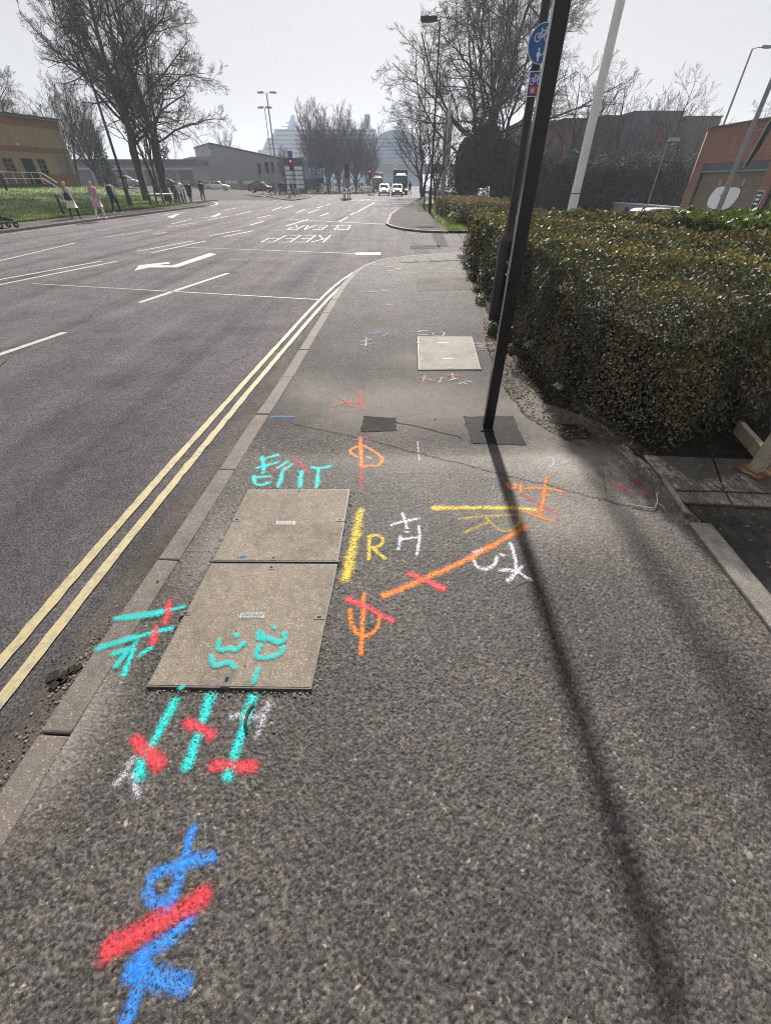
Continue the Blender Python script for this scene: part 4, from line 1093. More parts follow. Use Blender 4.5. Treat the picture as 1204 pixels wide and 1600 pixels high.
def in_soil(i):
    u = random.random()
    y = random.uniform(2.8, 6.4) if u < .8 else random.uniform(6, 13)
    edge = float(np.interp(y, [2.6, 2.9, 3.3, 3.8, 4.3, 5.3, 6.5, 9, 12.8], [1.75, 1.5, 1.3, 1.25, 1.26, 1.33, 1.52, 1.7, 1.98]))
    return (edge + random.random() ** 1.6 * .42 - .06, y, .008)
def leaf_litter(name, n, where, size, m, seed):
    rs = np.random.default_rng(seed); Cn = np.array([where(i) for i in range(n)]); Cn[:, 2] += rs.uniform(.004, .02, n)
    return link(name, leaf_mesh(name, Cn, np.tile([0, 0, 1.4], (n, 1)), size, rs.uniform(0, 1, n), .6, .3, rs), m, kind='stuff')
leaf_litter('leaf_litter', 2600, in_soil, .026, mat['dead_leaf'], 8)
debris('soil_crumbs', 500, in_soil, .012, mat['grit'], zoff=.003)
leaf_litter('path_litter', 420, lambda i: (random.uniform(1.95, 3.4), random.uniform(1.2, 2.9), .02), .022, mat['dead_leaf'], 9)
def on_pave(i):
    y = abs(random.gauss(0, 1)) * 3.0 - .2; return (random.uniform(xl(y) + .03, 1.7), y, .0)
leaf_litter('pavement_flecks', 170, on_pave, .011, mat['dead_leaf'], 12)
def by_cover(i):
    u = random.random()
    a, b = [(at(228, 1078), at(488, 1083)), (at(228, 1076), at(388, 766)), (at(490, 1080), at(550, 766)), (at(388, 764), at(548, 764))][i % 4]
    return (a[0] + (b[0] - a[0]) * u + random.gauss(0, .012), a[1] + (b[1] - a[1]) * u + random.gauss(0, .012), .0)
debris('cover_grit', 700, by_cover, .006, mat['grit'], zoff=.002)

def crumple(name, label, c, size, m, seed, flat=.6):
    rs = np.random.default_rng(seed); bm = bmesh.new(); bmesh.ops.create_icosphere(bm, subdivisions=3, radius=1)
    for v in bm.verts:
        p = v.co; k = 1 + .35 * math.sin(p.x * 5 + seed) * math.sin(p.y * 6) + .3 * math.sin(p.z * 9 + p.x * 7) + rs.normal(0, .08)
        v.co = Vector((p.x * size[0] * k, p.y * size[1] * k, p.z * size[2] * k))
    me = bpy.data.meshes.new(name); bm.to_mesh(me); bm.free()
    o = link(name, me, m); o.location = (c[0], c[1], size[2] * .9 + .008); o.rotation_euler = (0, 0, seed)
    return tag(o, label, 'litter')
crumple('plastic_bag', 'crumpled white plastic scrap behind the post under the hedge', at(824, 544), (.05, .06, .045), mat['plastic_white'], 3)
crumple('plastic_bag', 'crumpled blue plastic scrap touching the white one', at(831, 553), (.035, .03, .025), mat['sign_blue'], 4)
crumple('paper_scrap', 'crumpled greyish paper lying on the soil bed', at(871, 608), (.055, .025, .025), simple('grey_paper', (.5, .48, .45), .8), 5)
for k, (u, v, s_, lb_) in enumerate([(935, 779, .010, 'pale fleck left of the faded red line'), (628, 956, .007, 'pale fleck right of the red bar on the trident'), (789, 773, .011, 'pale fleck just before the small orange digits'), (834, 917, .008, 'pale fleck beside the tip of the white arrow'), (680, 654, .010, 'pale fleck left of the black square post'), (511, 764, .008, 'pale fleck at the far edge of the large cover'), (247, 911, .010, 'pale paper fleck beside the kerb joint')]):
    leaf = leaf_mesh('dry_petal', np.array([[0, 0, .006]]), np.array([[0, 0, 3.0]]), s_ * 2, np.array([.95]), .8, .2, np.random.default_rng(k))
    o = link('dry_petal', leaf, mat['slab']); x, y = at(u, v); o.location = (x, y, .001); tag(o, lb_, 'litter')
tw = [at(u, v) for u, v in [(984, 791), (1002, 794), (1020, 797), (1024, 789), (1022, 775)]]
mb = MB(); mb.tube([(x, y, .012) for x, y in tw[:3]], [.002, .003, .0035], 6); mb.tube([(x, y, .012 + .01 * k) for k, (x, y) in enumerate(tw[2:])], [.0035, .003, .002], 6)
a_ = [at(u, v) for u, v in [(1024, 788), (1033, 794), (1038, 801)]]; mb.tube([(x, y, .014) for x, y in a_], [.003, .0025, .002], 6)
tag(mb.build('twig', mat['timber'], None, True), 'forked dry twig lying beside the concrete edging', 'twig')
tw = [at(u, v) for u, v in [(398, 1098), (388, 1112), (384, 1130), (387, 1143)]]
mb = MB(); mb.tube([(x, y, .008) for x, y in tw], [.004, .006, .006, .004], 6); tag(mb.build('twig', mat['bark'], None, True), 'short curved brown twig on the right teal line', 'twig')

# ================================================================ FAR SIDE: PAVEMENTS, KERBS, BANK
LK = smooth_poly([(-16.35, -10), (-16.35, 20), (-16.4, 30), (-16.3, 40), (-16.5, 47), (-17.3, 52), (-19.5, 55.5), (-25, 59), (-34, 62.2), (-46, 65)], 2)
def left_pave(xs_n=8):
    P, _ = resample(LK, .8); V = []; n = len(P)
    O = offset(P, -.001)
    back = []
    for (x, y) in P:
        back.append((min(grass_edge(y) + .3, x - 1.2), y) if y < 52 else (x - 2.4, y - 2.2))
    V = [(x, y, .03) for x, y in P] + [(x, y, .03) for x, y in back]
    F = [(i, i + 1, n + i + 1, n + i) for i in range(n - 1)]
    return link('far_pavement', np_mesh('far_pavement', V, F), mat['far_pave'], kind='structure')
left_pave()
fk = tag(thing('far_kerb', None, None), kind='structure')
kerb_row(fk, [q for q in LK if 12 < q[1] < 60][::-1], .15, .04, -.1, step=.915, side=1)
xs = np.r_[np.linspace(-95, -34, 18), np.linspace(-33, -18.9, 40)]
def bank():
    ysr = np.linspace(8, 60, 70); V = []
    ns = 46
    for y in ysr:
        e = grass_edge(y) + .06 * math.sin(y * 2.1) + .05 * math.sin(y * 5.3)
        for i in range(ns):
            x = -100 + (e + 100) * (i / (ns - 1)) ** .5
            V.append((x, y, gz(x, y) + (.03 * math.sin(x * 1.7) * math.sin(y * 1.3) if i < ns - 1 else .015)))
    F = [(j * ns + i, j * ns + i + 1, (j + 1) * ns + i + 1, (j + 1) * ns + i) for j in range(len(ysr) - 1) for i in range(ns - 1)]
    return link('grass_bank', np_mesh('grass_bank', V, F, True), mat['grass'], kind='structure')
bank()
def blades(name, n, fn, h, wd, seed):
    rs = np.random.default_rng(seed); P = fn(rs, n); k = len(P)
    q = rs.uniform(0, 6.28, k); d = np.c_[np.cos(q), np.sin(q), np.zeros(k)] * wd / 2
    hh = (h * rs.uniform(.4, 1.2, k))[:, None]; ln = np.c_[rs.normal(0, .3, (k, 2)), np.ones(k)] * hh
    V = np.stack([P - d, P + d, P + ln], 1).reshape(-1, 3)
    return link(name, np_mesh(name, V, np.arange(3 * k).reshape(-1, 3), False, {'tint': np.repeat(rs.uniform(0, 1, k), 3)}), mat['grass_blade'], kind='stuff')
def bank_pts(rs, n):
    y = rs.uniform(16, 58, n); x = np.array([grass_edge(v) for v in y]) - rs.uniform(-.12, 1, n) ** 1.6 * 13
    x = np.where(np.isnan(x), -19, x)
    return np.c_[x, y, [gz(a, b) for a, b in zip(x, y)]]
blades('grass', 30000, bank_pts, .12, .045, 3)
# rising ground beyond the far side street
grid('far_ground', np.r_[np.linspace(-120, -30, 20), np.linspace(-28, -14, 8)], np.r_[np.linspace(62.5, 90, 16), np.linspace(95, 150, 10)], lambda x, y: max(gz(x, y), RZ) + .012, mat['far_pave'])

# pavement beyond the side street
N2 = [(9.0, 20.6), (2.68, 20.9), (1.7, 21.3), (.95, 22.2), (.42, 23.6), (.15, 25.2), (.3, 29), (.42, 32.7), (.95, 38.5), (1.75, 45), (3.75, 62), (6.5, 84)]
K2, _ = resample(smooth_poly(N2[1:], 2), .3)
R2 = [(2.75, 21.2), (2.9, 29.6), (3.1, 40), (3.6, 50), (5.4, 62), (8.4, 84)]
mb = MB(); mb.flat([tuple(q) for q in K2] + R2[::-1], .0); mb.build('pavement_beyond', mat['far_pave'], kind='structure')
k2 = tag(thing('kerb_beyond', None, None), kind='structure')
kerb_row(k2, N2[1:9], .15, .015, -.1, step=.9, side=1)
mb = MB(); mb.flat([(2.75, 20.9), (9.5, 20.6), (9.5, 64), (5.6, 64), (3.6, 50), (3.1, 40), (2.9, 29.6)], .012); mb.build('verge', mat['grass'], kind='structure')
def verge_pts(rs, n):
    y = 21 + rs.uniform(0, 1, n) ** 1.5 * 28; x = np.interp(y, [21, 29.6, 40, 50], [2.75, 2.9, 3.1, 3.6]) + rs.uniform(-.08, 1, n)
    return np.c_[x, y, np.full(n, .01)]
blades('grass', 3500, verge_pts, .12, .03, 6)
wl((3.35, 24.4), (.45, .7, .3), 500, .09, mat['shrub'], 'bright green weeds at the corner of the verge', 'weed', 'weed', (.7, .2), 22)
wl((4.4, 34), (.6, 1.2, .55), 500, .1, mat['shrub'], 'green bush at the foot of the grey billboard', 'bush', 'bush', (.5, .2), 23)

# splitter islands
def island(label, pts, h=.11):
    P = smooth_poly([at(u, v, RZ) for u, v in pts] + [at(*pts[0], RZ)], 2)[:-1]
    t = thing('traffic_island', label, 'traffic island', (np.mean([p[0] for p in P]), np.mean([p[1] for p in P]), RZ))
    L = [(x - t.location.x, y - t.location.y) for x, y in P]
    mb = MB(); mb.prism(L, -.01, h); mb.build('kerb_edge', mat['kerb'], t)
    c = np.mean(L, 0); mb = MB(); mb.flat([tuple(c + (np.array(p) - c) * .95) for p in L], h + .004); mb.build('paving', mat['far_pave'], t); return t
island('large paved traffic island with signals and waiting people', [(416, 307.5), (436, 311.5), (455, 314.2), (475, 311.5), (492, 306.8), (470, 304.5), (440, 304.5)])
island('small traffic island with yellow bollards in the main road', [(531, 311.4), (540, 313), (551, 311.8), (548, 309.8), (536, 309.6)])
island('small far traffic island under the right red signal', [(575, 305), (580, 305.8), (586, 305), (582, 303.9)])
island('long thin traffic island across the side street', [(372, 304.5), (400, 308), (416, 307.3), (396, 304)])

# ================================================================ LAMPS, SIGNALS, BOLLARDS
def lamp(label, x, y, z0, h, heads, r=.085, m='black_matt', name='street_lamp', group=None):
    t = thing(name, label, 'street lamp', (x, y, z0), 0, group)
    mb = MB(); mb.tube([(0, 0, 0), (0, 0, 1.3), (0, 0, 1.4)], [r * 1.55, r * 1.55, r], 12, False); mb.build('base_section', mat[m], t, True)
    mb = MB(); mb.tube([(0, 0, 1.35), (0, 0, h)], [r, r * .6], 10, False); mb.build('shaft', mat[m], t, True)
    for ang, arm in heads:
        ex, ey = math.cos(ang), math.sin(ang)
        mb = MB(); mb.tube([(0, 0, h - .05), (ex * arm * .5, ey * arm * .5, h + .08), (ex * arm, ey * arm, h + .1)], .035, 6); a = mb.build('arm', mat[m], t, True)
        mb = MB()
        P = [(arm, -.16, .02), (arm + .35, -.24, 0), (arm + .85, -.2, .0), (arm + .95, 0, .02), (arm + .85, .2, 0), (arm + .35, .24, 0), (arm, .16, .02)]
        def tr(p, dz): return (ex * p[0] - ey * p[1], ey * p[0] + ex * p[1], h + .1 + p[2] + dz)
        V = [tr(p, -.05) for p in P] + [tr((p[0] * .97 + .03, p[1] * .7, p[2]), .13) for p in P]; n = len(P)
        mb.add(V, [tuple(range(n - 1, -1, -1)), tuple(range(n, 2 * n))] + [(i, (i + 1) % n, (i + 1) % n + n, i + n) for i in range(n)])
        mb.build('lantern', mat[m], t)
    return t
lamp('tall black street lamp on the bank beside the left trees', -20.75, 41.4, .05, 10.05, [(R(-8), .12)], .105)
lamp('black street lamp on the verge in front of the right tree', 3.05, 34.9, 0, 8.55, [(R(180), .15)], .07)
lx = at(437, 305, 0)
lamp('tall grey twin headed lamp mast on the island', lx[0], lx[1], 0, 11.8, [(R(170), .5), (R(8), .5)], .14, 'grey_metal')
lamp('shorter grey twin headed lamp mast beside the taller mast', lx[0] - .75, lx[1] + .8, 0, 10.3, [(R(170), .15), (R(8), .15)], .08, 'grey_metal')
lamp('tall thin grey lamp rising behind the brick unit', px(1130, 60, 6.5), 60, -1.3, 13.2, [(R(5), 1.0)], .13, 'grey_metal')
t2 = lamp('grey lamp column in front of the shutters', px(1113, 21, .3), 21, -1.3, 8.8, [(R(90), .1)], .1, 'grey_metal')
LC2 = t2.location.copy()
lamp('short thin car park lamp in front of the evergreens', px(1012, 40, .4), 40, -1.4, 5.3, [(R(20), .05)], .045, 'galv')

# furled banner hanging on the grey column
t = thing('banner', 'dark drooping banner with a pale edge hung on the grey lamp column', 'banner', (LC2.x + .1, LC2.y, 2.0))
def ft(a, b, y): return (a, y, b)
out = [(.18, .08), (.3, .5), (.42, 1.25), (.62, 1.85), (.66, 1.8), (.62, 1.3), (.5, .6), (.34, .15)]
mb = MB(); mb.plate(out[::-1], ft, -.012, .012); mb.build('cloth', mat['flag_dark'], t)
mb = MB(); mb.tube([(.18, 0, .06), (.28, 0, .5), (.40, 0, 1.25), (.63, 0, 1.9)], .022, 6); mb.build('pale_hem', mat['tan'], t)
mb = MB(); mb.tube([(-.1, 0, .1), (.2, 0, .1)], .02, 6); mb.tube([(-.1, 0, 1.1), (.4, 0, 1.2)], .015, 6); mb.build('bracket', mat['galv'], t)

def em(name, c, s):
    t = NT(name); t.set(Base_Color=C(*c), Emission_Color=C(*c), Emission_Strength=s); return t.m
mat['red_on'] = em('lit_red_lens', (1, .05, .03), 3.0)
mat['lens_off'] = simple('unlit_lens', (.03, .02, .015), .3)
mat['signal_grey'] = simple('signal_pole_grey', (.10, .10, .11), .5)
def signal(label, u, vb, Y, facing, zh=2.6, lit=False, group='traffic signals at the junction', pole='signal_grey', big=False):
    x = px(u, Y, 1.0); t = thing('traffic_light', label, 'traffic light', (x, Y, RZ + .1), facing, group)
    mb = MB(); mb.tube([(0, 0, 0), (0, 0, zh + .6)], .057, 10); mb.build('pole', mat[pole], t, True)
    y0 = -.12
    mb = MB(); mb.box((0, y0, zh + .45), (.33, .2, 1.05)); hd = mb.build('signal_head', mat['black_matt'], t, bevel=.02)
    mb = MB(); mb.box((0, y0 + .09, zh + .45), (.56, .012, 1.3)); mb.build('backing_board', mat['black_matt'], t)
    for k, dz in enumerate((.32, 0, -.32)):
        mb = MB(); mb.tube([(0, y0 - .1, zh + .45 + dz), (0, y0 - .115, zh + .45 + dz)], .1, 14)
        mb.build('lens', mat['red_on'] if (lit and k == 0) else mat['lens_off'], hd)
        mb = MB(); mb.plate([(.115 * math.cos(a), .115 * math.sin(a)) for a in np.linspace(R(-10), R(190), 10)] + [(.125 * math.cos(a), .125 * math.sin(a)) for a in np.linspace(R(190), R(-10), 10)], lambda a, b, y: (a, y, zh + .45 + dz + b), y0 - .26, y0 - .1); mb.build('hood', mat['black_matt'], hd)
    if big:
        mb = MB(); mb.box((0, 0, zh + 1.5), (.62, .05, .7)); mb.build('sign_plate', mat['sign_navy'], t)
    return t
signal('dark traffic signal left of the lamp masts', 409, 304, 84, R(70), 2.9)
signal('dark traffic signal immediately left of the lamp masts', 421.5, 305, 80, R(200), 2.9)
signal('dark traffic signal immediately right of the lamp masts', 430, 305, 80, R(150), 2.9)
signal('dark traffic signal between lamp masts and totem', 445, 305, 95, R(100), 2.6)
signal('tall signal with a lit red lamp before the totem', 459, 308, 74, R(0), 3.1, True, big=True)
signal('dark signal head seen from behind on the small island', 543, 309, 64, R(180), 2.2)
signal('signal with a lit red lamp on the far small island', 578, 305, 90, R(0), 2.3, True)

def island_bollard(label, u, Y):
    t = thing('island_bollard', label, 'bollard', (px(u, Y, .5), Y, RZ + .11))
    mb = MB(); mb.box((0, 0, .28), (.32, .2, .56), taper=.9); mb.build('yellow_base', mat['yellow_plastic'], t, bevel=.02)
    mb = MB(); mb.box((0, 0, .82), (.34, .16, .5)); mb.build('lamp_box', mat['plastic_white'], t, bevel=.02)
    mb = MB(); mb.plate(disc_poly(.13, 16)[::-1], lambda a, b, y: (a, y, .84 + b), -.095, -.082); mb.build('blue_disc', mat['sign_blue'], t); return t
island_bollard('yellow based bollard left of the small island pole', 538, 63.5)
island_bollard('yellow based bollard on the nose of the large island', 452, 66)
island_bollard('yellow based bollard on the far small island', 575, 89.5)
t = thing('sign_pole', 'thin pole with plain grey sign backs on the small island', 'sign', (px(546, 64.5, 1), 64.5, RZ))
mb = MB(); mb.tube([(0, 0, 0), (0, 0, 3.0)], .045, 8); mb.build('pole', mat['signal_grey'], t); mb = MB(); mb.box((-.35, 0, 1.9), (.9, .03, 1.1)); mb.build('sign_back', mat['grey_metal'], t)
t = thing('sign_pole', 'pale thin pole standing right of the totem sign', 'sign', (px(466, 75, 1), 75, RZ))
mb = MB(); mb.tube([(0, 0, 0), (0, 0, 2.9)], .045, 8); mb.build('pole', mat['white_pole'], t)

# timber and metal bollards of the bank
bo = thing('bollard', 'black square bollard with a reflective cap', 'bollard', (0, 0, -50), 0, 'black bollards along the bank')
mb = MB(); mb.box((0, 0, .5), (.13, .13, 1.0)); mb.build('post', mat['black_matt'], bo, bevel=.01)
mb = MB(); mb.box((0, 0, 1.02), (.11, .11, .05), taper=.5); mb.build('cap', mat['black_matt'], bo)
mb = MB(); mb.box((0, -.068, .86), (.08, .006, .07)); mb.build('reflector', mat['galv'], bo)
first = True
BL = [(24, 325, 'nearest the left edge on the grass'), (101, 337, 'just left of the white coat walker'), (161, 331, 'behind the pink coat walker'), (186, 322, 'behind the backpack walker'), (206, 312, 'just right of the tall lamp'),
      (226, 300, 'left of the first tree'), (243, 299, 'behind the trees'), (252, 297, 'right behind the second tree'),
      (237, 322, 'left end of the knee rail'), (247, 321.5, 'second at the knee rail'), (257, 320.5, 'third at the knee rail'), (267, 319.5, 'fourth at the knee rail'), (276, 319, 'right end of the knee rail'), (281, 318, 'right after the knee rail'), (287, 317, 'left of the corner group'), (291, 316, 'touching the corner group')]
def hit_bank(u, v):
    for z in np.linspace(.03, 1.2, 60):
        x, y = at(u, v, z)
        if gz(x, y) >= z - .012 : return x, y, gz(x, y)
    x, y = at(u, v, .03); return x, y, .03
for u, v, d in BL:
    x, y, z = hit_bank(u, v)
    if y > 60: y = 57 + (u - 226) * .02; x = px(u, y, .6); z = gz(x, y)
    if first: o = bo; first = False; o.location = (x, y, z); o['label'] = 'black square bollard ' + d
    else: o = copy_tree(bo, None, 'black square bollard ' + d, (x, y, z))
    o.rotation_euler.z = random.uniform(-.2, .2)
xa, ya, za = hit_bank(237, 322); xb, yb, zb = hit_bank(276, 319)
t = thing('knee_rail', 'pale low rail fixed between the black bollards', 'rail', (xa, ya, za))
mb = MB(); mb.tube([(0, -.08, .78), (xb - xa, yb - ya - .08, zb - za + .78)], .045, 8); mb.build('rail', mat['white_pole'], t)

# ================================================================ PEOPLE
def skin_mesh(name, joints, edges, radii, sub=1):
    me = bpy.data.meshes.new(name); me.from_pydata([joints[k] for k in joints], [(list(joints).index(a), list(joints).index(b)) for a, b in edges], [])
    o = bpy.data.objects.new(name, me); col.objects.link(o)
    o.modifiers.new('skin', 'SKIN'); sm = o.modifiers.new('sub', 'SUBSURF'); sm.levels = sub; sm.render_levels = sub
    lay = me.skin_vertices[0].data
    for i, k in enumerate(joints):
        r_ = radii[k]; lay[i].radius = r_ if hasattr(r_, '__len__') else (r_, r_)
        lay[i].use_root = (i == 0)
    dg = bpy.context.evaluated_depsgraph_get(); ev = o.evaluated_get(dg)
    m2 = bpy.data.meshes.new_from_object(ev); m2.name = name
    bpy.data.objects.remove(o); bpy.data.meshes.remove(me)
    m2.polygons.foreach_set('use_smooth', [True] * len(m2.polygons)); return m2
mat['skin'] = simple('skin', (.46, .28, .2), .55, var=.06)
def cloth(name, c): return simple(name, c, .85, var=.15, scale=9, bump=.15, bscale=30)
CL = dict(cream=cloth('cream_cloth', (.52, .5, .46)), pink=cloth('pink_cloth', (.42, .25, .30)), white=cloth('white_cloth', (.62, .6, .58)), black=cloth('black_cloth', (.016, .016, .02)), navy=cloth('navy_cloth', (.02, .024, .05)),
          grey=cloth('grey_cloth', (.3, .3, .31)), brown=cloth('brown_cloth', (.12, .07, .045)), red=cloth('red_cloth', (.25, .05, .05)), shoe=cloth('white_shoe', (.66, .65, .63)), blond=cloth('blond_hair', (.38, .26, .12)), dark=cloth('dark_hair', (.03, .022, .018)), greyhair=cloth('grey_hair', (.3, .29, .28)), pale=cloth('pale_cloth', (.48, .47, .48)))
_skel = {}
def skel(st):
    """walking figure 1.70 m tall facing +Y; st = stride"""
    J = {'pelvis': (0, 0, .93), 'waist': (0, .01, 1.06), 'chest': (0, .02, 1.28), 'neckb': (0, .01, 1.43), 'neck': (0, .025, 1.49), 'head': (0, .045, 1.58), 'crown': (0, .035, 1.645)}
    for s, k in ((1, 'r'), (-1, 'l')):
        f = st * s
        J['hip' + k] = (.09 * s, 0, .88); J['knee' + k] = (.095 * s, .20 * f + .03, .49); J['ankle' + k] = (.09 * s, .36 * f - .02 - (0 if f > 0 else .03), .09 + (.0 if f >= 0 else .05)); J['toe' + k] = (.1 * s, .36 * f + .13, .04)
        J['sho' + k] = (.175 * s, .0, 1.39); J['elb' + k] = (.215 * s, -.14 * f - .02, 1.12); J['wri' + k] = (.215 * s, -.2 * f + .1, .90); J['palm' + k] = (.21 * s, -.21 * f + .125, .83)
        for q in range(4): J['fin%d%s' % (q, k)] = (.205 * s + .001, -.21 * f + .095 + q * .018, .755 - (.012 if q in (1, 2) else 0)); 
        J['thb' + k] = (.185 * s, -.21 * f + .165, .80)
    E_ = [('pelvis', 'waist'), ('waist', 'chest'), ('chest', 'neckb'), ('neckb', 'neck'), ('neck', 'head'), ('head', 'crown')]
    for k in 'rl': E_ += [('pelvis', 'hip' + k), ('hip' + k, 'knee' + k), ('knee' + k, 'ankle' + k), ('ankle' + k, 'toe' + k), ('neckb', 'sho' + k), ('sho' + k, 'elb' + k), ('elb' + k, 'wri' + k), ('wri' + k, 'palm' + k), ('wri' + k, 'thb' + k)] + [('palm' + k, 'fin%d%s' % (q, k)) for q in range(4)]
    Rr = {'pelvis': (.15, .10), 'waist': (.125, .09), 'chest': (.16, .105), 'neckb': (.09, .07), 'neck': .05, 'head': (.075, .095), 'crown': (.06, .075)}
    for k in 'rl':
        Rr.update({'hip' + k: .085, 'knee' + k: .055, 'ankle' + k: .038, 'toe' + k: .03, 'sho' + k: .058, 'elb' + k: .042, 'wri' + k: .028, 'palm' + k: (.022, .034), 'thb' + k: .01})
        for q in range(4): Rr['fin%d%s' % (q, k)] = .0095
    return J, E_, Rr
def person(label, loc, rz, hgt, coat, coat_len, legs, shoes, hair, stride=.8, group=None, hood=False, hair_long=True, arms=True):
    key = (round(stride, 1),)
    J, E_, Rr = skel(stride)
    if key not in _skel:
        body = skin_mesh('body', J, E_, Rr)
        tk = ['pelvis'] + [a + k for k in 'rl' for a in ('hip', 'knee', 'ankle')]
        tr = skin_mesh('trousers', {k: J[k] for k in tk}, [e for e in E_ if e[0] in tk and e[1] in tk], {k: (Rr[k] if not isinstance(Rr[k], tuple) else max(Rr[k])) * 1.28 + .004 if k != 'pelvis' else (.165, .125) for k in tk})
        ck = ['chest', 'pelvis', 'waist', 'neckb'] + [a + k for k in 'rl' for a in ('sho', 'elb', 'wri')]
        ce = [('pelvis', 'waist'), ('waist', 'chest'), ('chest', 'neckb')] + [e for e in E_ if e[0] in ck and e[1] in ck and e[0] not in ('pelvis', 'waist', 'chest')]
        jk = skin_mesh('jacket', {k: J[k] for k in ck}, ce, {'chest': (.19, .14), 'waist': (.175, .135), 'pelvis': (.19, .145), 'neckb': (.11, .09), **{a + k: r_ for k in 'rl' for a, r_ in (('sho', .08), ('elb', .062), ('wri', .048))}})
        _skel[key] = (body, tr, jk)
    body, tr, jk = _skel[key]
    t = thing('person', label, 'person', loc, rz, group); s = hgt / 1.7; t.scale = (s, s, s)
    b_ = link('body', body, None, t); 
    if not body.materials: body.materials.append(mat['skin'])
    def dress(nm, me, m): 
        o = link(nm, me.copy(), None, t); o.data.materials.clear(); o.data.materials.append(m); return o
    dress('trousers', tr, CL[legs]); dress('jacket', jk, CL[coat])
    if coat_len:
        mb = MB(); N = 14; V = []
        prof = [(1.04, .18, .14), (.92, .205, .17), (.78, .225, .22), (.93 - coat_len, .235 + .1 * coat_len, .26 + .14 * coat_len)]
        for (z, a, b) in prof:
            for k in range(N): q = 2 * math.pi * k / N; w_ = 1 + .05 * math.sin(q * 5) * (1.04 - z); V.append((a * math.cos(q) * w_, b * math.sin(q) * w_ + .01, z))
        mb.add(V, [(i * N + k, i * N + (k + 1) % N, (i + 1) * N + (k + 1) % N, (i + 1) * N + k)[::-1] for i in range(3) for k in range(N)] + [tuple(range(3 * N, 4 * N))])
        mb.build('coat_skirt', CL[coat], t, True)
    for k in 'rl':
        a, b = J['ankle' + k], J['toe' + k]
        mb = MB(); mb.ball(((a[0] + b[0]) / 2, (a[1] + b[1]) / 2 - .01, (a[2] + b[2]) / 2 - .012), (.048, .135, .05), 10, 6); mb.build('shoe', CL[shoes], t, True)
    mb = MB(); mb.ball((0, .015, 1.605), (.098, .108, .115), 12, 8)
    if hair_long: mb.ball((0, -.05, 1.52), (.095, .06, .15), 10, 6)
    mb.build('hair', CL[hair], t, True)
    mb = MB(); mb.ball((0, .135, 1.575), (.016, .022, .022), 6, 4); 
    for s_ in (-1, 1): mb.ball((.083 * s_, .04, 1.58), (.012, .02, .03), 6, 4)
    mb.build('nose_and_ears', mat['skin'], t, True)
    for s_ in (-1, 1): mb = MB(); mb.ball((.032 * s_, .127, 1.60), (.013, .008, .009), 6, 4); mb.build('eye', CL['dark'], t)
    mb = MB(); mb.ball((0, .13, 1.535), (.026, .006, .006), 6, 4); mb.build('mouth', CL['red'], t)
    return t
def feet(u, v, z=.03): x, y = at(u, v, z); return (x, y, z)
PR = R(4)
p1 = feet(120, 342); person('walker in a knee length cream coat with black trousers', p1, PR, 1.62, 'cream', .42, 'black', 'black', 'blond', .8)
p2 = feet(160, 342.5); person('walker in a long dusty pink coat and wide white trousers', p2, PR, 1.64, 'pink', .36, 'white', 'shoe', 'blond', .8)
p3 = feet(185, 334.5); person('walker in a pale jacket wearing a dark backpack', p3, PR, 1.72, 'pale', 0, 'black', 'shoe', 'dark', .8, hair_long=False)
def bag(name, label, p, s, kind):
    t = thing(name, label, name.replace('_', ' '), p, PR)
    mb = MB()
    if kind == 'back':
        mb.box((0, -.19, 1.2), (.31, .17, .46), taper=.86); b = mb.build('bag_body', CL['navy'], t, bevel=.04)
        mb = MB(); mb.box((0, -.29, 1.1), (.22, .05, .2)); mb.build('pocket', CL['navy'], t, bevel=.02)
        for q in (-1, 1): mb = MB(); mb.tube([(.1 * q, -.13, 1.4), (.11 * q, .0, 1.46), (.11 * q, .13, 1.38), (.12 * q, .13, 1.2), (.12 * q, -.1, 1.06)], .018, 6); mb.build('strap', CL['black'], t)
    else:
        mb.ball((.03, -.19, 1.0), (.15, .08, .17), 12, 8); mb.build('bag_body', CL['navy'], t, True)
        mb = MB(); mb.tube([(.12, -.2, 1.08), (.0, -.17, 1.25), (-.16, -.02, 1.46), (-.15, .12, 1.36), (.12, .14, 1.1), (.2, 0, 1.02)], .02, 6); mb.build('strap', CL['black'], t)
    return t
bag('backpack', 'dark navy backpack worn over the pale jacket', p3, 1, 'back')
bag('shoulder_bag', 'dark shoulder bag slung across the cream coat', p1, 1, 'sling')
# group at the corner
q = feet(303, 317); person('corner walker in a white hooded top and grey trousers', (q[0] - 1.2, q[1], .03), R(20), 1.66, 'white', .2, 'grey', 'shoe', 'blond', .8)
person('corner walker in a long dark coat with blond hair', (q[0], q[1] - .6, .03), R(15), 1.7, 'black', .4, 'navy', 'black', 'blond', -.8)
person('corner walker in black jacket and brown red trousers', (q[0] + .9, q[1] + .4, .03), R(10), 1.75, 'black', 0, 'red', 'brown', 'dark', .8, hair_long=False)
person('small dark figure at the left of the corner group', (q[0] - 2.1, q[1] + 1, .03), R(15), 1.6, 'black', .3, 'black', 'black', 'dark', -.8)
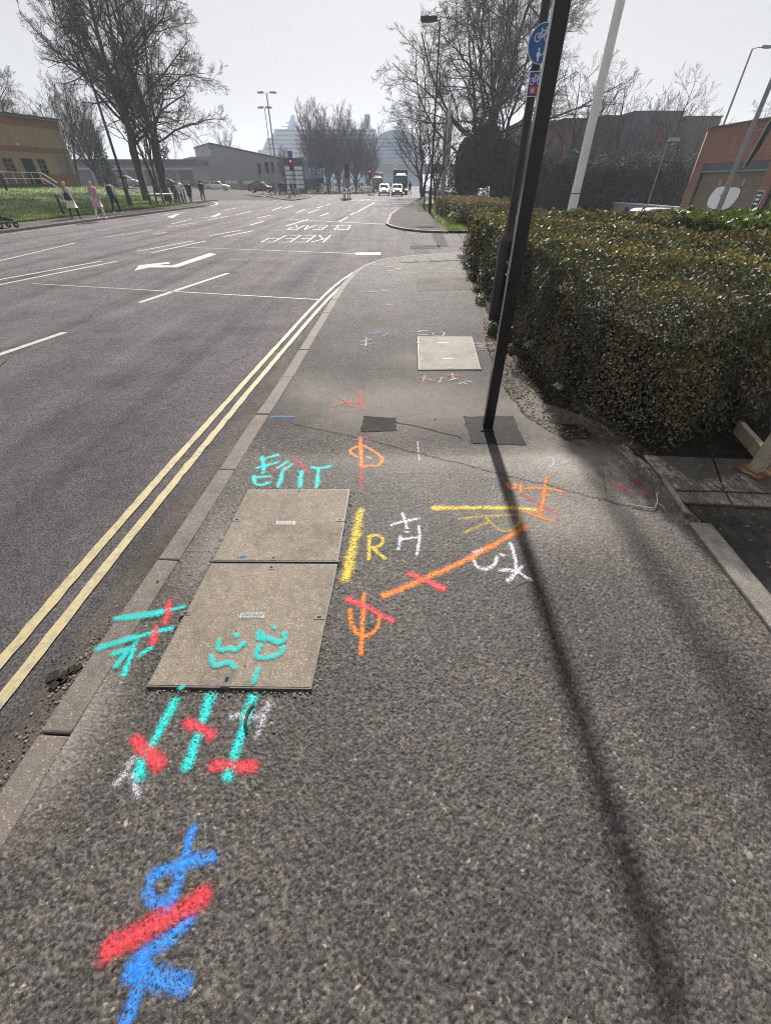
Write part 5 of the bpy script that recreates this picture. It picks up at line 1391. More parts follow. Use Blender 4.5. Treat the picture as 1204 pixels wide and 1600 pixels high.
# waiting on the island
for k, (u, Y, h, c, cl, lg, hr, lb) in enumerate([(427, 84, 1.5, 'black', 0, 'black', 'dark', 'short dark figure waiting at the left of the island'), (437, 81, 1.8, 'black', .2, 'black', 'dark', 'tall dark figure waiting by the lamp masts'), (442, 82, 1.78, 'navy', 0, 'black', 'blond', 'navy jacket figure with blond hair on the island'), (446, 83, 1.7, 'black', 0, 'navy', 'dark', 'black jacket figure right of the blond one on the island'), (455, 80, 1.65, 'navy', .3, 'black', 'dark', 'long navy coat figure behind the yellow bollard'), (461, 82, 1.7, 'black', 0, 'grey', 'greyhair', 'black jacket figure with grey trousers on the island'), (640, 82, 1.75, 'black', 0, 'black', 'dark', 'dark figure walking on the pavement far beyond the verge')]):
    person(lb, (px(u, Y, .9), Y, .04 if u > 600 else .04), R(180 if k % 2 else 20), h, c, cl, lg, 'black', hr, .8 if k % 2 else -.8)
# pushchair
pc = feet(6, 357); t = thing('pushchair', 'dark pushchair with a pale blanket entering at the left edge', 'pushchair', pc, R(-15))
mb = MB()
for sx in (-.24, .24): mb.tube([(sx, -.45, 1.0), (sx, .12, .42), (sx, .48, .14)], .016, 6); mb.tube([(sx, -.32, .12), (sx, .0, .5), (sx, .2, .62)], .016, 6)
mb.tube([(-.24, -.45, 1.0), (.24, -.45, 1.0)], .018, 6); mb.build('frame', mat['black_matt'], t)
for sx, sy, r_ in ((-.25, -.3, .13), (.25, -.3, .13), (-.22, .46, .11), (.22, .46, .11)):
    mb = MB(); mb.tube([(sx - .025, sy, r_), (sx + .025, sy, r_)], r_, 16); w_ = mb.build('wheel', mat['tyre'], t); mb = MB(); mb.tube([(sx - .03, sy, r_), (sx + .03, sy, r_)], r_ * .5, 10); mb.build('hub', mat['rim'], w_)
mb = MB(); mb.add([(x, y, z) for x in (-.22, .22) for y, z in ((-.28, .82), (-.12, .42), (.3, .36), (.46, .3), (.42, .24), (-.16, .32), (-.34, .8))], [tuple(range(6, -1, -1)), tuple(range(7, 14))] + [(i, (i + 1) % 7, (i + 1) % 7 + 7, i + 7) for i in range(7)]); mb.build('seat', CL['black'], t)
mb = MB(); V = []; N = 7
for x in (-.25, .25):
    for k in range(N): a = R(30 + k * 22); V.append((x, -.12 + .34 * math.cos(a), .72 + .34 * math.sin(a)))
mb.add(V + [(x, -.12, .72) for x in (-.25, .25)], [(k, k + 1, N + k + 1, N + k) for k in range(N - 1)] + [(k + 1, k, 2 * N) for k in range(N - 1)] + [(N + k, N + k + 1, 2 * N + 1) for k in range(N - 1)]); mb.build('hood', CL['black'], t)
mb = MB(); mb.ball((0, .05, .78), (.16, .2, .12), 10, 6); mb.build('blanket', CL['white'], t, True)

# ================================================================ VEHICLES
def paint(name, c, rough=.25, metal=.2): return simple(name, c, rough, metal, var=.04)
CP = dict(silver=paint('silver_car_paint', (.42, .44, .47), .25, .5), white=paint('white_car_paint', (.72, .73, .75)), dark=paint('dark_car_paint', (.03, .035, .05)), maroon=paint('maroon_car_paint', (.13, .02, .035)), black=paint('black_vehicle_paint', (.012, .012, .015), .6, 0.0), grey=paint('grey_vehicle_paint', (.09, .095, .11)))
mat['headlamp'] = em('lit_headlamp', (1, .97, .9), .8)
mat['lamp_clear'] = simple('clear_lamp', (.6, .62, .65), .1, var=.05)
mat['tail'] = simple('tail_lamp_red', (.3, .015, .015), .2)
def car(label, loc, rz, color, kind='saloon', L=4.4, W=1.8, H=1.45, lights=False, group=None):
    """facing local +Y"""
    t = thing('parked_car' if not lights else 'oncoming_car', label, 'car', loc, rz, group)
    hl = L / 2
    if kind == 'saloon':  S_ = [(-hl, .55, .62, .62), (-hl + .12, .95, .88, .88), (-hl + .75, 1.0, .98, 1.0), (-hl + 1.25, .98, .96, H * .93), (-hl + 1.9, .96, .94, H), (.2, .94, .93, H), (.75, .92, .91, H * .9), (hl - 1.15, .90, .88, .95), (hl - .25, .78, .76, .78), (hl - .02, .58, .58, .58)]
    elif kind == 'estate': S_ = [(-hl, .6, .7, .7), (-hl + .08, 1.0, .95, .98), (-hl + .35, 1.02, 1.0, H * .86), (-hl + .75, 1.02, 1.0, H * .97), (-hl + 1.5, 1.0, .98, H), (.1, .98, .97, H * .99), (.6, .96, .95, H * .93), (hl - 1.1, .98, .95, 1.0), (hl - .3, .86, .84, .88), (hl - .02, .6, .62, .62)]
    else: S_ = [(-hl, .7, .8, .8), (-hl + .05, 1.1, 1.05, H * .92), (-hl + .4, 1.1, 1.05, H), (0, 1.1, 1.05, H), (hl - 1.4, 1.1, 1.05, H * .97), (hl - .75, 1.1, 1.05, 1.15), (hl - .15, .95, .95, .98), (hl, .7, .7, .7)]
    w = W / 2; V = []; nr = 8
    for (y, zb, _, zr) in S_:
        e = 1 - .16 * (abs(y) / hl) ** 4
        zbelt = min(zb, .95 if kind != 'van' else 1.1)
        top = max(zr, zbelt + .01)
        k = (top - zbelt) / max(.01, H - .95)
        wr = w * e * (.97 - .19 * min(1, k))
        V += [(-w * e * .93, y, .22), (-w * e, y, .48), (-w * e * .99, y, zbelt), (-wr, y, top - .02), (wr, y, top - .02), (w * e * .99, y, zbelt), (w * e, y, .48), (w * e * .93, y, .22)]
    n = len(S_); F = []
    for i in range(n - 1):
        for k in range(nr): F.append((i * nr + k, i * nr + (k + 1) % nr, (i + 1) * nr + (k + 1) % nr, (i + 1) * nr + k)[::-1])
    F += [tuple(range(nr)), tuple(range((n - 1) * nr, n * nr))[::-1]]
    mb = MB(); mb.add(V, F); body = mb.build('body', CP[color], t, True)
    ns = body.modifiers.new('edge', 'EDGE_SPLIT'); ns.split_angle = R(38)
    cab = [i for i in range(n) if S_[i][3] > (1.15 if kind != 'van' else 1.4)]
    if cab:
        c0, c1 = cab[0], cab[-1]
        for s in (-1, 1):                                        # side glass
            ia, ib = (2, 3) if s < 0 else (5, 4)
            mid = (c0 + c1) // 2
            for (a, b) in ((c0, mid), (mid, c1)):
                top = [Vector(V[i * nr + ib]) for i in range(a, b + 1)]; bot = [Vector(V[i * nr + ia]) for i in range(a, b + 1)]
                m_ = len(top); mb = MB(); P = []
                for p, q in zip(bot, top): P += [tuple(p + (q - p) * .1 + Vector((s * .012, 0, 0))), tuple(p + (q - p) * .88 + Vector((s * .012, 0, 0)))]
                g_ = .03
                P[0] = (P[0][0], P[0][1] + g_, P[0][2]); P[1] = (P[1][0], P[1][1] + g_, P[1][2]); P[-1] = (P[-1][0], P[-1][1] - g_, P[-1][2]); P[-2] = (P[-2][0], P[-2][1] - g_, P[-2][2])
                mb.add(P, [((2 * i, 2 * i + 2, 2 * i + 3, 2 * i + 1) if s > 0 else (2 * i + 1, 2 * i + 3, 2 * i + 2, 2 * i)) for i in range(m_ - 1)]); mb.build('side_window', mat['glass'], t)
        for (i, j, nm) in ((c1, min(c1 + 1, n - 1), 'windscreen'), (c0, max(c0 - 1, 0), 'rear_window')):
            a = [Vector(V[i * nr + k]) for k in (3, 4)]; b = [Vector(V[j * nr + k]) for k in (4, 3)] if S_[j][3] > .9 else [Vector(V[j * nr + k]) for k in (5, 2)]
            up = Vector((0, .015 if nm == 'windscreen' else -.015, .02)); c = (a[0] + a[1] + b[0] + b[1]) / 4
            P = [tuple(c + (p - c) * .88 + up) for p in (a[0], a[1], b[0], b[1])]
            mb = MB(); mb.add(P, [(0, 1, 2, 3) if nm != 'windscreen' else (3, 2, 1, 0)]); mb.build(nm, mat['glass'], t)
    for sx in (-1, 1):
        for yy in (-hl + .85, hl - .9):
            mb = MB(); mb.tube([(sx * (w - .20), yy, .32), (sx * (w + .012), yy, .32)], .32, 20); wh = mb.build('wheel', mat['tyre'], t)
            mb = MB(); mb.tube([(sx * (w + .0), yy, .32), (sx * (w + .022), yy, .32)], .2, 14); mb.build('rim', mat['rim'], wh)
        zf = S_[-1][1] + .05
        mb = MB(); mb.box((sx * w * .64, hl - .07, zf), (.30, .14, .12)); mb.build('headlight', mat['headlamp'] if lights else mat['lamp_clear'], t, bevel=.03)
        mb = MB(); mb.box((sx * w * .72, -hl + .06, .85), (.3, .12, .15)); mb.build('tail_light', mat['tail'], t, bevel=.03)
    mb = MB(); mb.box((0, hl - .02, .42), (W * .55, .07, .16)); mb.build('grille', mat['black_matt'], t)
    mb = MB(); mb.box((0, hl + .01, .34), (.5, .02, .11)); mb.build('number_plate', mat['plastic_white'], t)
    return t
def atY(u, Y, z): return (px(u, Y, z + .7), Y, z)
X = atY(197, 84, gz(-46, 84)); car('silver parked car seen between the tall lamp and first tree', X, R(-80), 'silver', 'estate', H=1.5)
X = atY(262, 88, .72); car('dark blue parked car behind the second tree trunk', X, R(-80), 'dark', 'estate', 4.5, 1.8, 1.45)
X = atY(340, 104, .42); car('white saloon parked before the grey shed', X, R(-85), 'white', 'saloon', 4.7)
X = atY(408, 93, .2); car('dark maroon car left of the signals', X, R(-88), 'maroon', 'estate', 4.4, 1.8, 1.5)
X = atY(600, 86, RZ); car('oncoming silver car with lit headlights left of the dark lorry', X, R(180), 'silver', 'estate', 4.3, 1.75, 1.55, True)
X = atY(620, 83, RZ); car('oncoming grey car with lit headlights in front of the dark lorry', X, R(180), 'grey', 'estate', 4.3, 1.75, 1.55, True)
X = atY(925, 71, -1.42); car('white off-roader parked below the evergreens', X, R(-100), 'white', 'estate', 4.5, 1.85, 1.62)
X = atY(860, 74, -1.42); car('silver van roof behind the shrub row left of the flagpole', X, R(-90), 'silver', 'van', 4.9, 1.9, 1.9)
X = atY(882, 76, -1.42); car('silver estate car left of the white off-roader', X, R(-92), 'silver', 'estate', 4.5, 1.85, 1.75)
X = (px(1040, 33, .3), 33, -1.37); car('white van below the brick unit, seen over the hedge', X, R(-70), 'white', 'van', 4.8, 1.9, 1.72)
X = (px(1092, 29, .3), 29, -1.36); car('second white van nearest the brick unit, roof over the hedge', X, R(-70), 'white', 'van', 4.8, 1.9, 1.66)
def lorry(label, loc, rz, color, box_c, L=8.0, W=2.45, H=3.4, lit=True):
    t = thing('lorry', label, 'lorry', loc, rz)
    mb = MB(); mb.box((0, L / 2 - .9, 1.55), (W * .96, 1.8, 2.3), taper=.95); cb = mb.build('cab', CP[color], t, bevel=.12)
    mb = MB(); mb.box((0, L / 2 + .0, 1.95), (W * .84, .03, .9)); mb.build('windscreen', mat['glass'], t)
    mb = MB(); mb.box((0, L / 2 + .0, .95), (W * .7, .05, .5)); mb.build('grille', mat['black_matt'], t)
    mb = MB(); mb.box((0, -1.0, H / 2 + .5), (W, L - 2.0, H - .9)); mb.build('load_box', CP[box_c], t, bevel=.04)
    mb = MB(); mb.box((0, L / 2 - .7, 2.80), (W * .7, .5, .16)); mb.build('roof_spoiler', CP['white'] if lit else CP[color], t, bevel=.08)
    mb = MB(); mb.box((0, 0, .62), (W * .8, L * .95, .25)); mb.build('chassis', mat['black_matt'], t)
    for sx in (-1, 1):
        mb = MB(); mb.box((sx * W * .38, L / 2 + .02, .75), (.32, .08, .2)); mb.build('headlight', mat['headlamp'] if lit else mat['lamp_clear'], t)
        mb = MB(); mb.box((sx * (W * .5 + .12), L / 2 - .35, 2.0), (.12, .12, .5)); mb.build('mirror', mat['black_matt'], t)
        for yy in (L / 2 - 1.1, -L / 2 + 1.3, -L / 2 + 2.5): mb = MB(); mb.tube([(sx * (W / 2 - .3), yy, .5), (sx * (W / 2 - .01), yy, .5)], .5, 16); w_ = mb.build('wheel', mat['tyre'], t); mb = MB(); mb.tube([(sx * (W / 2 - .02), yy, .5), (sx * (W / 2 + .01), yy, .5)], .25, 12); mb.build('rim', mat['rim'], w_)
    return t
lorry('dark lorry coming out from under the bridge with lit headlamps', atY(625, 96, RZ), R(180), 'black', 'black')
lorry('distant grey lorry left of the oncoming cars', atY(590, 125, RZ), R(180), 'grey', 'grey', lit=False)

# ================================================================ BUILDINGS
def brickmat(name, c1, c2, mortar, scale=1.0, axis='xz'):
    t = NT(name); p = t.obj(); sp = t.n('SeparateXYZ', {0: p})
    cb = t.n('CombineXYZ', {0: t.math('ADD', sp.outputs[0], sp.outputs[1]), 1: sp.outputs[2], 2: 0.0})
    b = t.n('TexBrick', {'Vector': cb.outputs[0], 'Color1': C(*c1), 'Color2': C(*c2), 'Mortar': C(*mortar), 'Scale': scale, 'Mortar Size': .012, 'Brick Width': .235, 'Row Height': .085})
    n = t.noise(p, 1.2, 6.0); c = t.mix(1.0, b.outputs[0], t.ramp(n, [(.3, (.78, .76, .75)), (.7, (1.12, 1.12, 1.1))]), 'MULTIPLY')
    t.set(Base_Color=c, Roughness=.9); t.bump(b.outputs['Fac'], -.4, .01); return t.m
mat['brick_red'] = brickmat('red_brick', (.24, .085, .055), (.30, .115, .075), (.24, .19, .16))
mat['brick_dull'] = brickmat('dull_red_brick', (.17, .068, .05), (.21, .085, .062), (.17, .13, .11))
mat['brick_yellow'] = brickmat('buff_brick', (.34, .235, .155), (.40, .285, .19), (.36, .3, .2))
mat['blue_clad'] = simple('blue_grey_cladding', (.07, .085, .10), .5)
mat['dark_roof'] = simple('dark_roof', (.06, .06, .065), .7)
def ribbed(name, c, step):
    t = NT(name); sp = t.n('SeparateXYZ', {0: t.obj()}); a = t.math('ADD', sp.outputs[0], sp.outputs[1])
    s = t.math('SINE', t.math('MULTIPLY', a, 6.283 / step)); t.set(Base_Color=t.mix(t.noise(t.obj(), .6, 5.0), tuple(x * .88 for x in c), c), Roughness=.55); t.bump(s, .5, .04); return t.m
mat['shed'] = ribbed('grey_cladding', (.24, .25, .27), .3)
mat['shutter'] = simple('shutter_metal', (.20, .17, .125), .55, .2, var=.12)

# --- buff and red brick building on the left; its long face looks over the road
A_, B_ = np.array((-36.2, 44.0)), np.array((-32.4, 55.4)); dW = (B_ - A_) / np.linalg.norm(B_ - A_); LW = np.linalg.norm(B_ - A_)
bt = thing('brick_building', 'single storey buff brick building with red brick bands and a ramp rail', 'building', (A_[0], A_[1], 1.2), math.atan2(dW[1], dW[0]))
# local: x along the face, +y behind (away from the road); the face looks to -y
def lb(x0, x1, z0, z1, y0, y1, nm, m, parent=bt, bev=0): mb = MB(); mb.box(((x0 + x1) / 2, (y0 + y1) / 2, (z0 + z1) / 2), (x1 - x0, y1 - y0, z1 - z0)); return mb.build(nm, m, parent, bevel=bev)
LB = LW
openings = []
def xat(u, v): 
    # position along the face seen at image column u, row v
    best = None
    for s in np.linspace(-4, LB, 400):
        P = A_ + dW * s
        dd, uu = 9e9, None
        a, b = (u - 602) / FPX, (800 - v) / FPX
        dy = math.cos(PITCH) + b * math.sin(PITCH)
        e = abs(a / dy * P[1] - P[0])
        if best is None or e < best[0]: best = (e, s)
    return best[1]
def zat(u, v, s): P = A_ + dW * s; b = (800 - v) / FPX; dy = math.cos(PITCH) + b * math.sin(PITCH); dz = -math.sin(PITCH) + b * math.cos(PITCH); return CAM_H + dz * P[1] / dy - 1.2
zb2 = lambda u, v: zat(u, v, xat(u, v))
roof_z = zb2(50, 183); band_lo, band_hi = zb2(60, 239), zb2(60, 230); par_lo = zb2(60, 200); plinth = zb2(95, 272)
x_end = LB
cuts = [(xat(12, 268), xat(12, 268) + .95, zb2(14, 270), zb2(8, 247), 'window'), (xat(42, 270), xat(42, 270) + 1.15, 0.0, zb2(32, 247), 'door'), (xat(63, 262), xat(63, 262) + .8, zb2(68, 273), zb2(58, 248), 'window'), (xat(91, 260), xat(91, 260) + 1.35, zb2(97, 272), zb2(86, 244), 'shutter')]
# wall pieces between the openings
xs_ = [-8.0] + [v for c_ in cuts for v in c_[:2]] + [x_end]
lb(-8, x_end, par_lo, roof_z, -.02, .3, 'parapet', mat['brick_red'])
lb(-8, x_end, band_hi, par_lo, 0, .3, 'upper_wall', mat['brick_yellow'])
lb(-8, x_end, band_lo, band_hi, -.03, .3, 'brick_band', mat['brick_red'])
for i in range(0, len(xs_) - 1, 2):
    lb(xs_[i], xs_[i + 1], plinth, band_lo, 0, .3, 'wall', mat['brick_yellow']); lb(xs_[i], xs_[i + 1], -.6, plinth, -.02, .3, 'plinth', mat['brick_red'])
for (x0, x1, z0, z1, kd) in cuts:
    if z1 < band_lo: lb(x0, x1, z1, band_lo, 0, .3, 'lintel', mat['brick_yellow'])
    if z0 > plinth: lb(x0, x1, plinth, z0, 0, .3, 'wall', mat['brick_yellow'])
    if z0 > .1: lb(x0, x1, -.6, min(z0, plinth), -.02, .3, 'plinth', mat['brick_red'])
    if kd == 'window':
        w_ = lb(x0, x1, z0, z1, .12, .16, 'window', mat['glass'])
        for zz in np.linspace(z0, z1, 4): lb(x0, x1, zz - .03, zz + .03, .06, .115, 'glazing_bar', mat['grey_metal'], w_)
        lb((x0 + x1) / 2 - .03, (x0 + x1) / 2 + .03, z0 + .035, z1 - .035, .06, .11, 'glazing_bar', mat['grey_metal'], w_); lb(x0 - .05, x1 + .05, z0 - .08, z0 - .03, -.06, .12, 'sill', mat['kerb'], w_)
    elif kd == 'door':
        w_ = lb(x0, x1, z0, z1, .12, .18, 'door', CP['dark']); lb((x0 + x1) / 2 - .015, (x0 + x1) / 2 + .015, z0, z1, .1, .119, 'door_seam', mat['hole'], w_)
        lb(x0 + .2, x0 + .25, 1.0, 1.25, .08, .119, 'handle', mat['galv'], w_)
    else:
        w_ = lb(x0, x1, z0, z1, .12, .18, 'shutter', mat['grey_metal'])
        mb = MB()
        for zz in np.arange(z0 + .1, z1, .16): mb.box(((x0 + x1) / 2, .11, zz), (x1 - x0, .018, .06))
        mb.build('shutter_slats', mat['grey_metal'], w_, kind='stuff')
mb = MB(); mb.box(((x_end - 8) / 2, 4.3, roof_z / 2 - .3), (x_end + 8 - .02, 8.0, roof_z - .1)); mb.build('main_block', mat['brick_yellow'], bt)
mb = MB(); mb.box(((x_end - 8) / 2, 4.2, roof_z + .05), (x_end + 8.3, 8.8, .1)); mb.build('roof_edge', mat['dark_roof'], bt)
mb = MB(); mb.box((xat(28, 230), -.12, band_hi + .1), (.2, .2, .16)); mb.build('wall_lamp', mat['plastic_white'], bt, bevel=.02)
mb = MB(); mb.tube([(LB - .4, -.06, .0), (LB - .4, -.06, roof_z)], .045, 6); mb.build('drainpipe', mat['grey_metal'], bt)
mb = MB(); mb.box(((x_end - 8) / 2, -.12, roof_z - .06), (x_end + 8, .12, .1)); mb.build('gutter', mat['grey_metal'], bt)
# ramp with rails in front of the door
xd = cuts[1][0]; mb = MB(); mb.box((xd - 1.6, -.9, .1), (5.0, 1.5, .4)); mb.build('ramp', mat['slab'], bt)
mb = MB()
for zz in (.7, 1.15): mb.tube([(xd - 4.2, -1.6, zz), (xd + .2, -1.6, zz), (xd + 1.5, -1.6, zz - .75)], .03, 6)
for xx in np.arange(xd - 4.2, xd + .3, .85): mb.tube([(xx, -1.6, .0), (xx, -1.6, 1.15)], .025, 6)
mb.build('hand_rail', mat['white_pole'], bt)

# --- brick unit with roller shutters on the right; its face looks left over the car park
UY0, UY1 = 18.0, 37.0
UX = px(1100, 37, 4.3)
bu = thing('brick_unit', 'red brick unit with rounded corner and tall roller shutters', 'building', (UX, UY1, -1.38), R(-90))
# local x runs towards the camera, face looks to -y (world -x)
def ub(x0, x1, z0, z1, y0, y1, nm, m, parent=bu, bev=0): mb = MB(); mb.box(((x0 + x1) / 2, (y0 + y1) / 2, (z0 + z1) / 2), (x1 - x0, y1 - y0, z1 - z0)); return mb.build(nm, m, parent, bevel=bev)
HU = 1.38 + 4.32
def wall_at(u, v):
    """spot of the unit's face seen at an image pixel -> (along the face, height above its floor)"""
    a = (u - 602) / FPX; b = (800 - v) / FPX
    dy = math.cos(PITCH) + b * math.sin(PITCH); dz = -math.sin(PITCH) + b * math.cos(PITCH)
    Y = UX * dy / a
    return UY1 - Y, CAM_H + dz / dy * Y + 1.38
s0, zs = wall_at(1094, 267); s1 = wall_at(1199, 261)[0]
sh = [(s0, s1), (s1 + .9, s1 + 4.4), (s1 + 5.4, 17.5)]
pr = [0.45] + [v for s_ in sh for v in s_] + [19]
for i in range(0, len(pr), 2): ub(pr[i], pr[i + 1], 0, zs + .35, 0, .4, 'brick_pier', mat['brick_red'])
ub(.45, 19, zs + .35, HU, -.012, .4, 'upper_wall', mat['brick_red'])
mb = MB(); mb.tube([(.45, .45, 0), (.45, .45, HU)], .45, 28); mb.build('rounded_corner', mat['brick_red'], bu, True)
mb = MB(); mb.tube([(.45, .45, HU), (.45, .45, HU + .1)], .5, 28); mb.box((9.8, .2, HU + .05), (18.6, .62, .1)); mb.box((.3, 6, HU + .05), (.7, 11, .098)); mb.build('coping', mat['kerb'], bu)
ub(.0, .4, 0, HU - .01, .46, 12, 'end_wall', mat['brick_dull']); ub(.42, 19, 0, HU - .3, .42, 12, 'main_block', mat['brick_dull'])
for k, (x0, x1) in enumerate(sh):
    ub(x0, x1, zs, zs + .34, .02, .3, 'shutter_housing', mat['blue_clad']); ub(x0, x1, zs - .10, zs - .003, .05, .28, 'housing_lip', mat['grey_metal'])
    s_ = ub(x0 + .06, x1 - .06, .02, zs - .1, .2, .25, 'roller_shutter', mat['shutter'])
    mb = MB(); zz = .06
    while zz < zs - .2: mb.add([(x0 + .06, .2, zz), (x1 - .06, .2, zz), (x1 - .06, .165, zz + .035), (x0 + .06, .165, zz + .035), (x0 + .06, .2, zz + .075), (x1 - .06, .2, zz + .075)], [(3, 2, 1, 0)[::-1], (4, 5, 2, 3)[::-1]]); zz += .09
    mb.build('shutter_slats', mat['shutter'], s_, kind='stuff')
    for xx in (x0, x1 - .06): ub(xx, xx + .06, 0, zs - .1, .1, .2, 'guide_rail', mat['black_matt'])
# painted mural on the first shutter: a pale round shape with a green leaf and orange straps
fm = lambda a, b, y: (a, y, b)
mcx, mz0 = 0.0, 0.0
body_ = [wall_at(*q) for q in [(1100, 319), (1103, 309), (1110, 299), (1118, 291), (1135, 292), (1153, 293), (1150, 305), (1144, 314), (1137, 322), (1128, 328), (1110, 327), (1102, 324)]]
bs = smooth_poly(body_ + [body_[0]], 2)[:-1]
mb = MB(); mb.plate([(mcx + a, mz0 + b) for a, b in bs], fm, .150, .162); mu = mb.build('mural', mat['plastic_white'], bu)
mb = MB(); lf = [wall_at(*q) for q in [(1120, 307), (1123, 303), (1129, 304), (1128, 308), (1124, 311)]]; mb.plate(lf, fm, .142, .149); mb.build('green_leaf', simple('mural_green', (.05, .14, .08), .6), mu)
for q in ([(1117, 290), (1122, 290), (1125, 280), (1120, 280)], [(1153, 291), (1156, 291), (1162, 279), (1157, 279)]):
    mb = MB(); mb.plate([wall_at(*k_) for k_ in q], fm, .142, .149); mb.build('orange_strap', simple('mural_orange', (.45, .2, .1), .6), mu)
wsx, wsz = wall_at(1183, 313)
s_ = thing('wall_sign', 'small dark notice with pale lines on the brick pier', 'sign', (UX - .03, UY1 - wsx, wsz - 1.38), R(-90))
s_.scale = (.8, .8, .8)
mb = MB(); mb.plate([(-.35, -.55), (.35, -.55), (.35, .55), (-.35, .55)], fm, -.02, .02); mb.build('plate', mat['sign_white'], s_); mb = MB(); mb.plate([(-.31, -.5), (.31, -.5), (.31, .5), (-.31, .5)], fm, -.03, -.021); mb.build('face', CL['navy'], s_)
mb = MB()
for zz in (.28, .05, -.2): mb.plate([(-.2, zz - .06), (.2, zz - .06), (.2, zz + .06), (-.2, zz + .06)], fm, -.038, -.031)
mb.build('pale_lines', mat['sign_white'], s_)
# low wall with its number
wa, wb_ = (px(957, 47, .2), 47.0), (UX + .3, UY1 + .2)
ln_ = math.hypot(wb_[0] - wa[0], wb_[1] - wa[1]); an_ = math.atan2(wb_[1] - wa[1], wb_[0] - wa[0])
t = thing('low_wall', 'low grey rendered wall with a pale coping and dark digits beside the brick unit', 'wall', (wa[0], wa[1], -1.4), an_)
mb = MB(); mb.box((ln_ / 2, 0, .78), (ln_, .22, 1.56)); mb.build('wall', mat['render'], t); mb = MB(); mb.box((ln_ / 2, 0, 1.6), (ln_ + .06, .32, .075)); mb.build('coping', mat['sign_white'], t)
def text(name, s, size, m, parent, loc, rot, extrude=.006):
    cu = bpy.data.curves.new(name, 'FONT'); cu.body = s; cu.size = size; cu.extrude = extrude; cu.align_x = 'CENTER'; cu.align_y = 'CENTER'
    o = bpy.data.objects.new(name, cu); col.objects.link(o); me = bpy.data.meshes.new_from_object(o.evaluated_get(bpy.context.evaluated_depsgraph_get())); bpy.data.objects.remove(o)
    o = link(name, me, m, parent); o.location = loc; o.rotation_euler = rot; return o
mb = MB(); mb.box((ln_ * .30, -.122, 1.05), (.62, .02, .6)); mb.build('dark_panel', CL['navy'], t)
text('digit', '5', .85, CL['navy'], t, (ln_ * .40, -.122, 1.05), (R(90), 0, 0))

# --- long brick block behind the evergreens
BY = 82.0
bl = thing('brick_block', 'long red brick block with stepped roofline behind the evergreens', 'building', (0, BY, -1.5))
def bb(u0, u1, v, nm, m, y0=0, y1=10, z0=0):
    zt = CAM_H + ((-math.sin(PITCH) + (800 - v) / FPX * math.cos(PITCH)) / (math.cos(PITCH) + (800 - v) / FPX * math.sin(PITCH))) * BY + 1.5
    x0, x1 = px(u0, BY, zt - 1.5), px(u1, BY, zt - 1.5)
    mb = MB(); mb.box(((x0 + x1) / 2, (y0 + y1) / 2, (zt + z0) / 2), (x1 - x0, y1 - y0, zt - z0)); return mb.build(nm, m, bl), x0, x1, zt
for (u0, u1, v, nm, m, y0, y1) in [(815, 882, 190, 'west_wing', 'brick_dull', 0, 10), (882, 945, 186, 'wall', 'brick_dull', .3, 10.3), (945, 990, 181, 'wall', 'brick_dull', .6, 10.6), (990, 1066, 175.5, 'stair_tower', 'blue_clad', -.4, 9.5), (1066, 1121, 184, 'east_wing', 'brick_dull', -.9, 9)]:
    o, x0, x1, zt = bb(u0, u1, v, nm, mat[m], y0, y1)
    mb = MB(); mb.box(((x0 + x1) / 2, (y0 + y1) / 2, zt + .06), (x1 - x0 + .2, y1 - y0 + .3, .12)); mb.build('roof', mat['dark_roof'], o)
    if m == 'brick_dull':
        for xx in np.arange(x0 + 1.2, x1 - 1.2, 2.6):
            for zz in (zt - 2.2, zt - 5.2): mb = MB(); mb.box((xx + .6, y0 - .01, zz), (1.2, .06, 1.3)); wn_ = mb.build('window', mat['glass'], o); mb = MB(); mb.box((xx + .6, y0 - .05, zz - .7), (1.4, .1, .08)); mb.build('sill', mat['kerb'], wn_)
for u0, u1, va, vb_, m in [(1008, 1030, 205, 232, CL['red']), (962, 976, 198, 222, mat['blue_clad']), (1075, 1085, 195, 240, mat['dark_roof'])]:
    z1, z0 = [CAM_H + 1.5 + ((-math.sin(PITCH) + (800 - v) / FPX * math.cos(PITCH)) / (math.cos(PITCH) + (800 - v) / FPX * math.sin(PITCH))) * BY for v in (va, vb_)]
    x0, x1 = px(u0, BY, 6), px(u1, BY, 6); mb = MB(); mb.box(((x0 + x1) / 2, -1.0, (z0 + z1) / 2), (x1 - x0, .12, z1 - z0)); mb.build('wall_panel', m, bl)

# --- grey shed and the low range left of it
def zv(u, v, Y): b = (800 - v) / FPX; return CAM_H + (-math.sin(PITCH) + b * math.cos(PITCH)) / (math.cos(PITCH) + b * math.sin(PITCH)) * Y
sy0, sy1 = 118.0, 132.0
z0_, z1_ = zv(334, 232, sy0), zv(500, 262, sy1)
xa_, xb_ = px(316, sy0, 5), px(500, sy1, 5)
gs = thing('grey_shed', 'long grey clad shed with a sloping roofline beyond the side street', 'building', (xa_, sy0, .2), math.atan2(sy1 - sy0, xb_ - xa_))
Ls = math.hypot(xb_ - xa_, sy1 - sy0); xm = Ls * .085
mb = MB(); mb.plate([(xm, 0), (Ls, 0), (Ls, z1_ - .2), (xm, z0_ + .55)], fm, 0, 18); mb.build('wall', mat['shed'], gs)
mb = MB(); mb.plate([(xm - .1, z0_ + .56), (Ls + .2, z1_ - .19), (Ls + .2, z1_ + .1), (xm - .1, z0_ + .85)], fm, -.2, 18.2); mb.build('roof_edge', mat['dark_roof'], gs)
mb = MB(); mb.plate([(-2.2, 0), (xm - .02, 0), (xm - .02, z0_ - 1.4), (-2.2, z0_ - 1.6)], fm, -.3, 10); mb.build('side_bay', mat['shed'], gs)
mb = MB(); mb.box((xm + 5.0, -.02, 1.5), (12, .1, .55)); o = mb.build('window_band', mat['plastic_white'], gs)
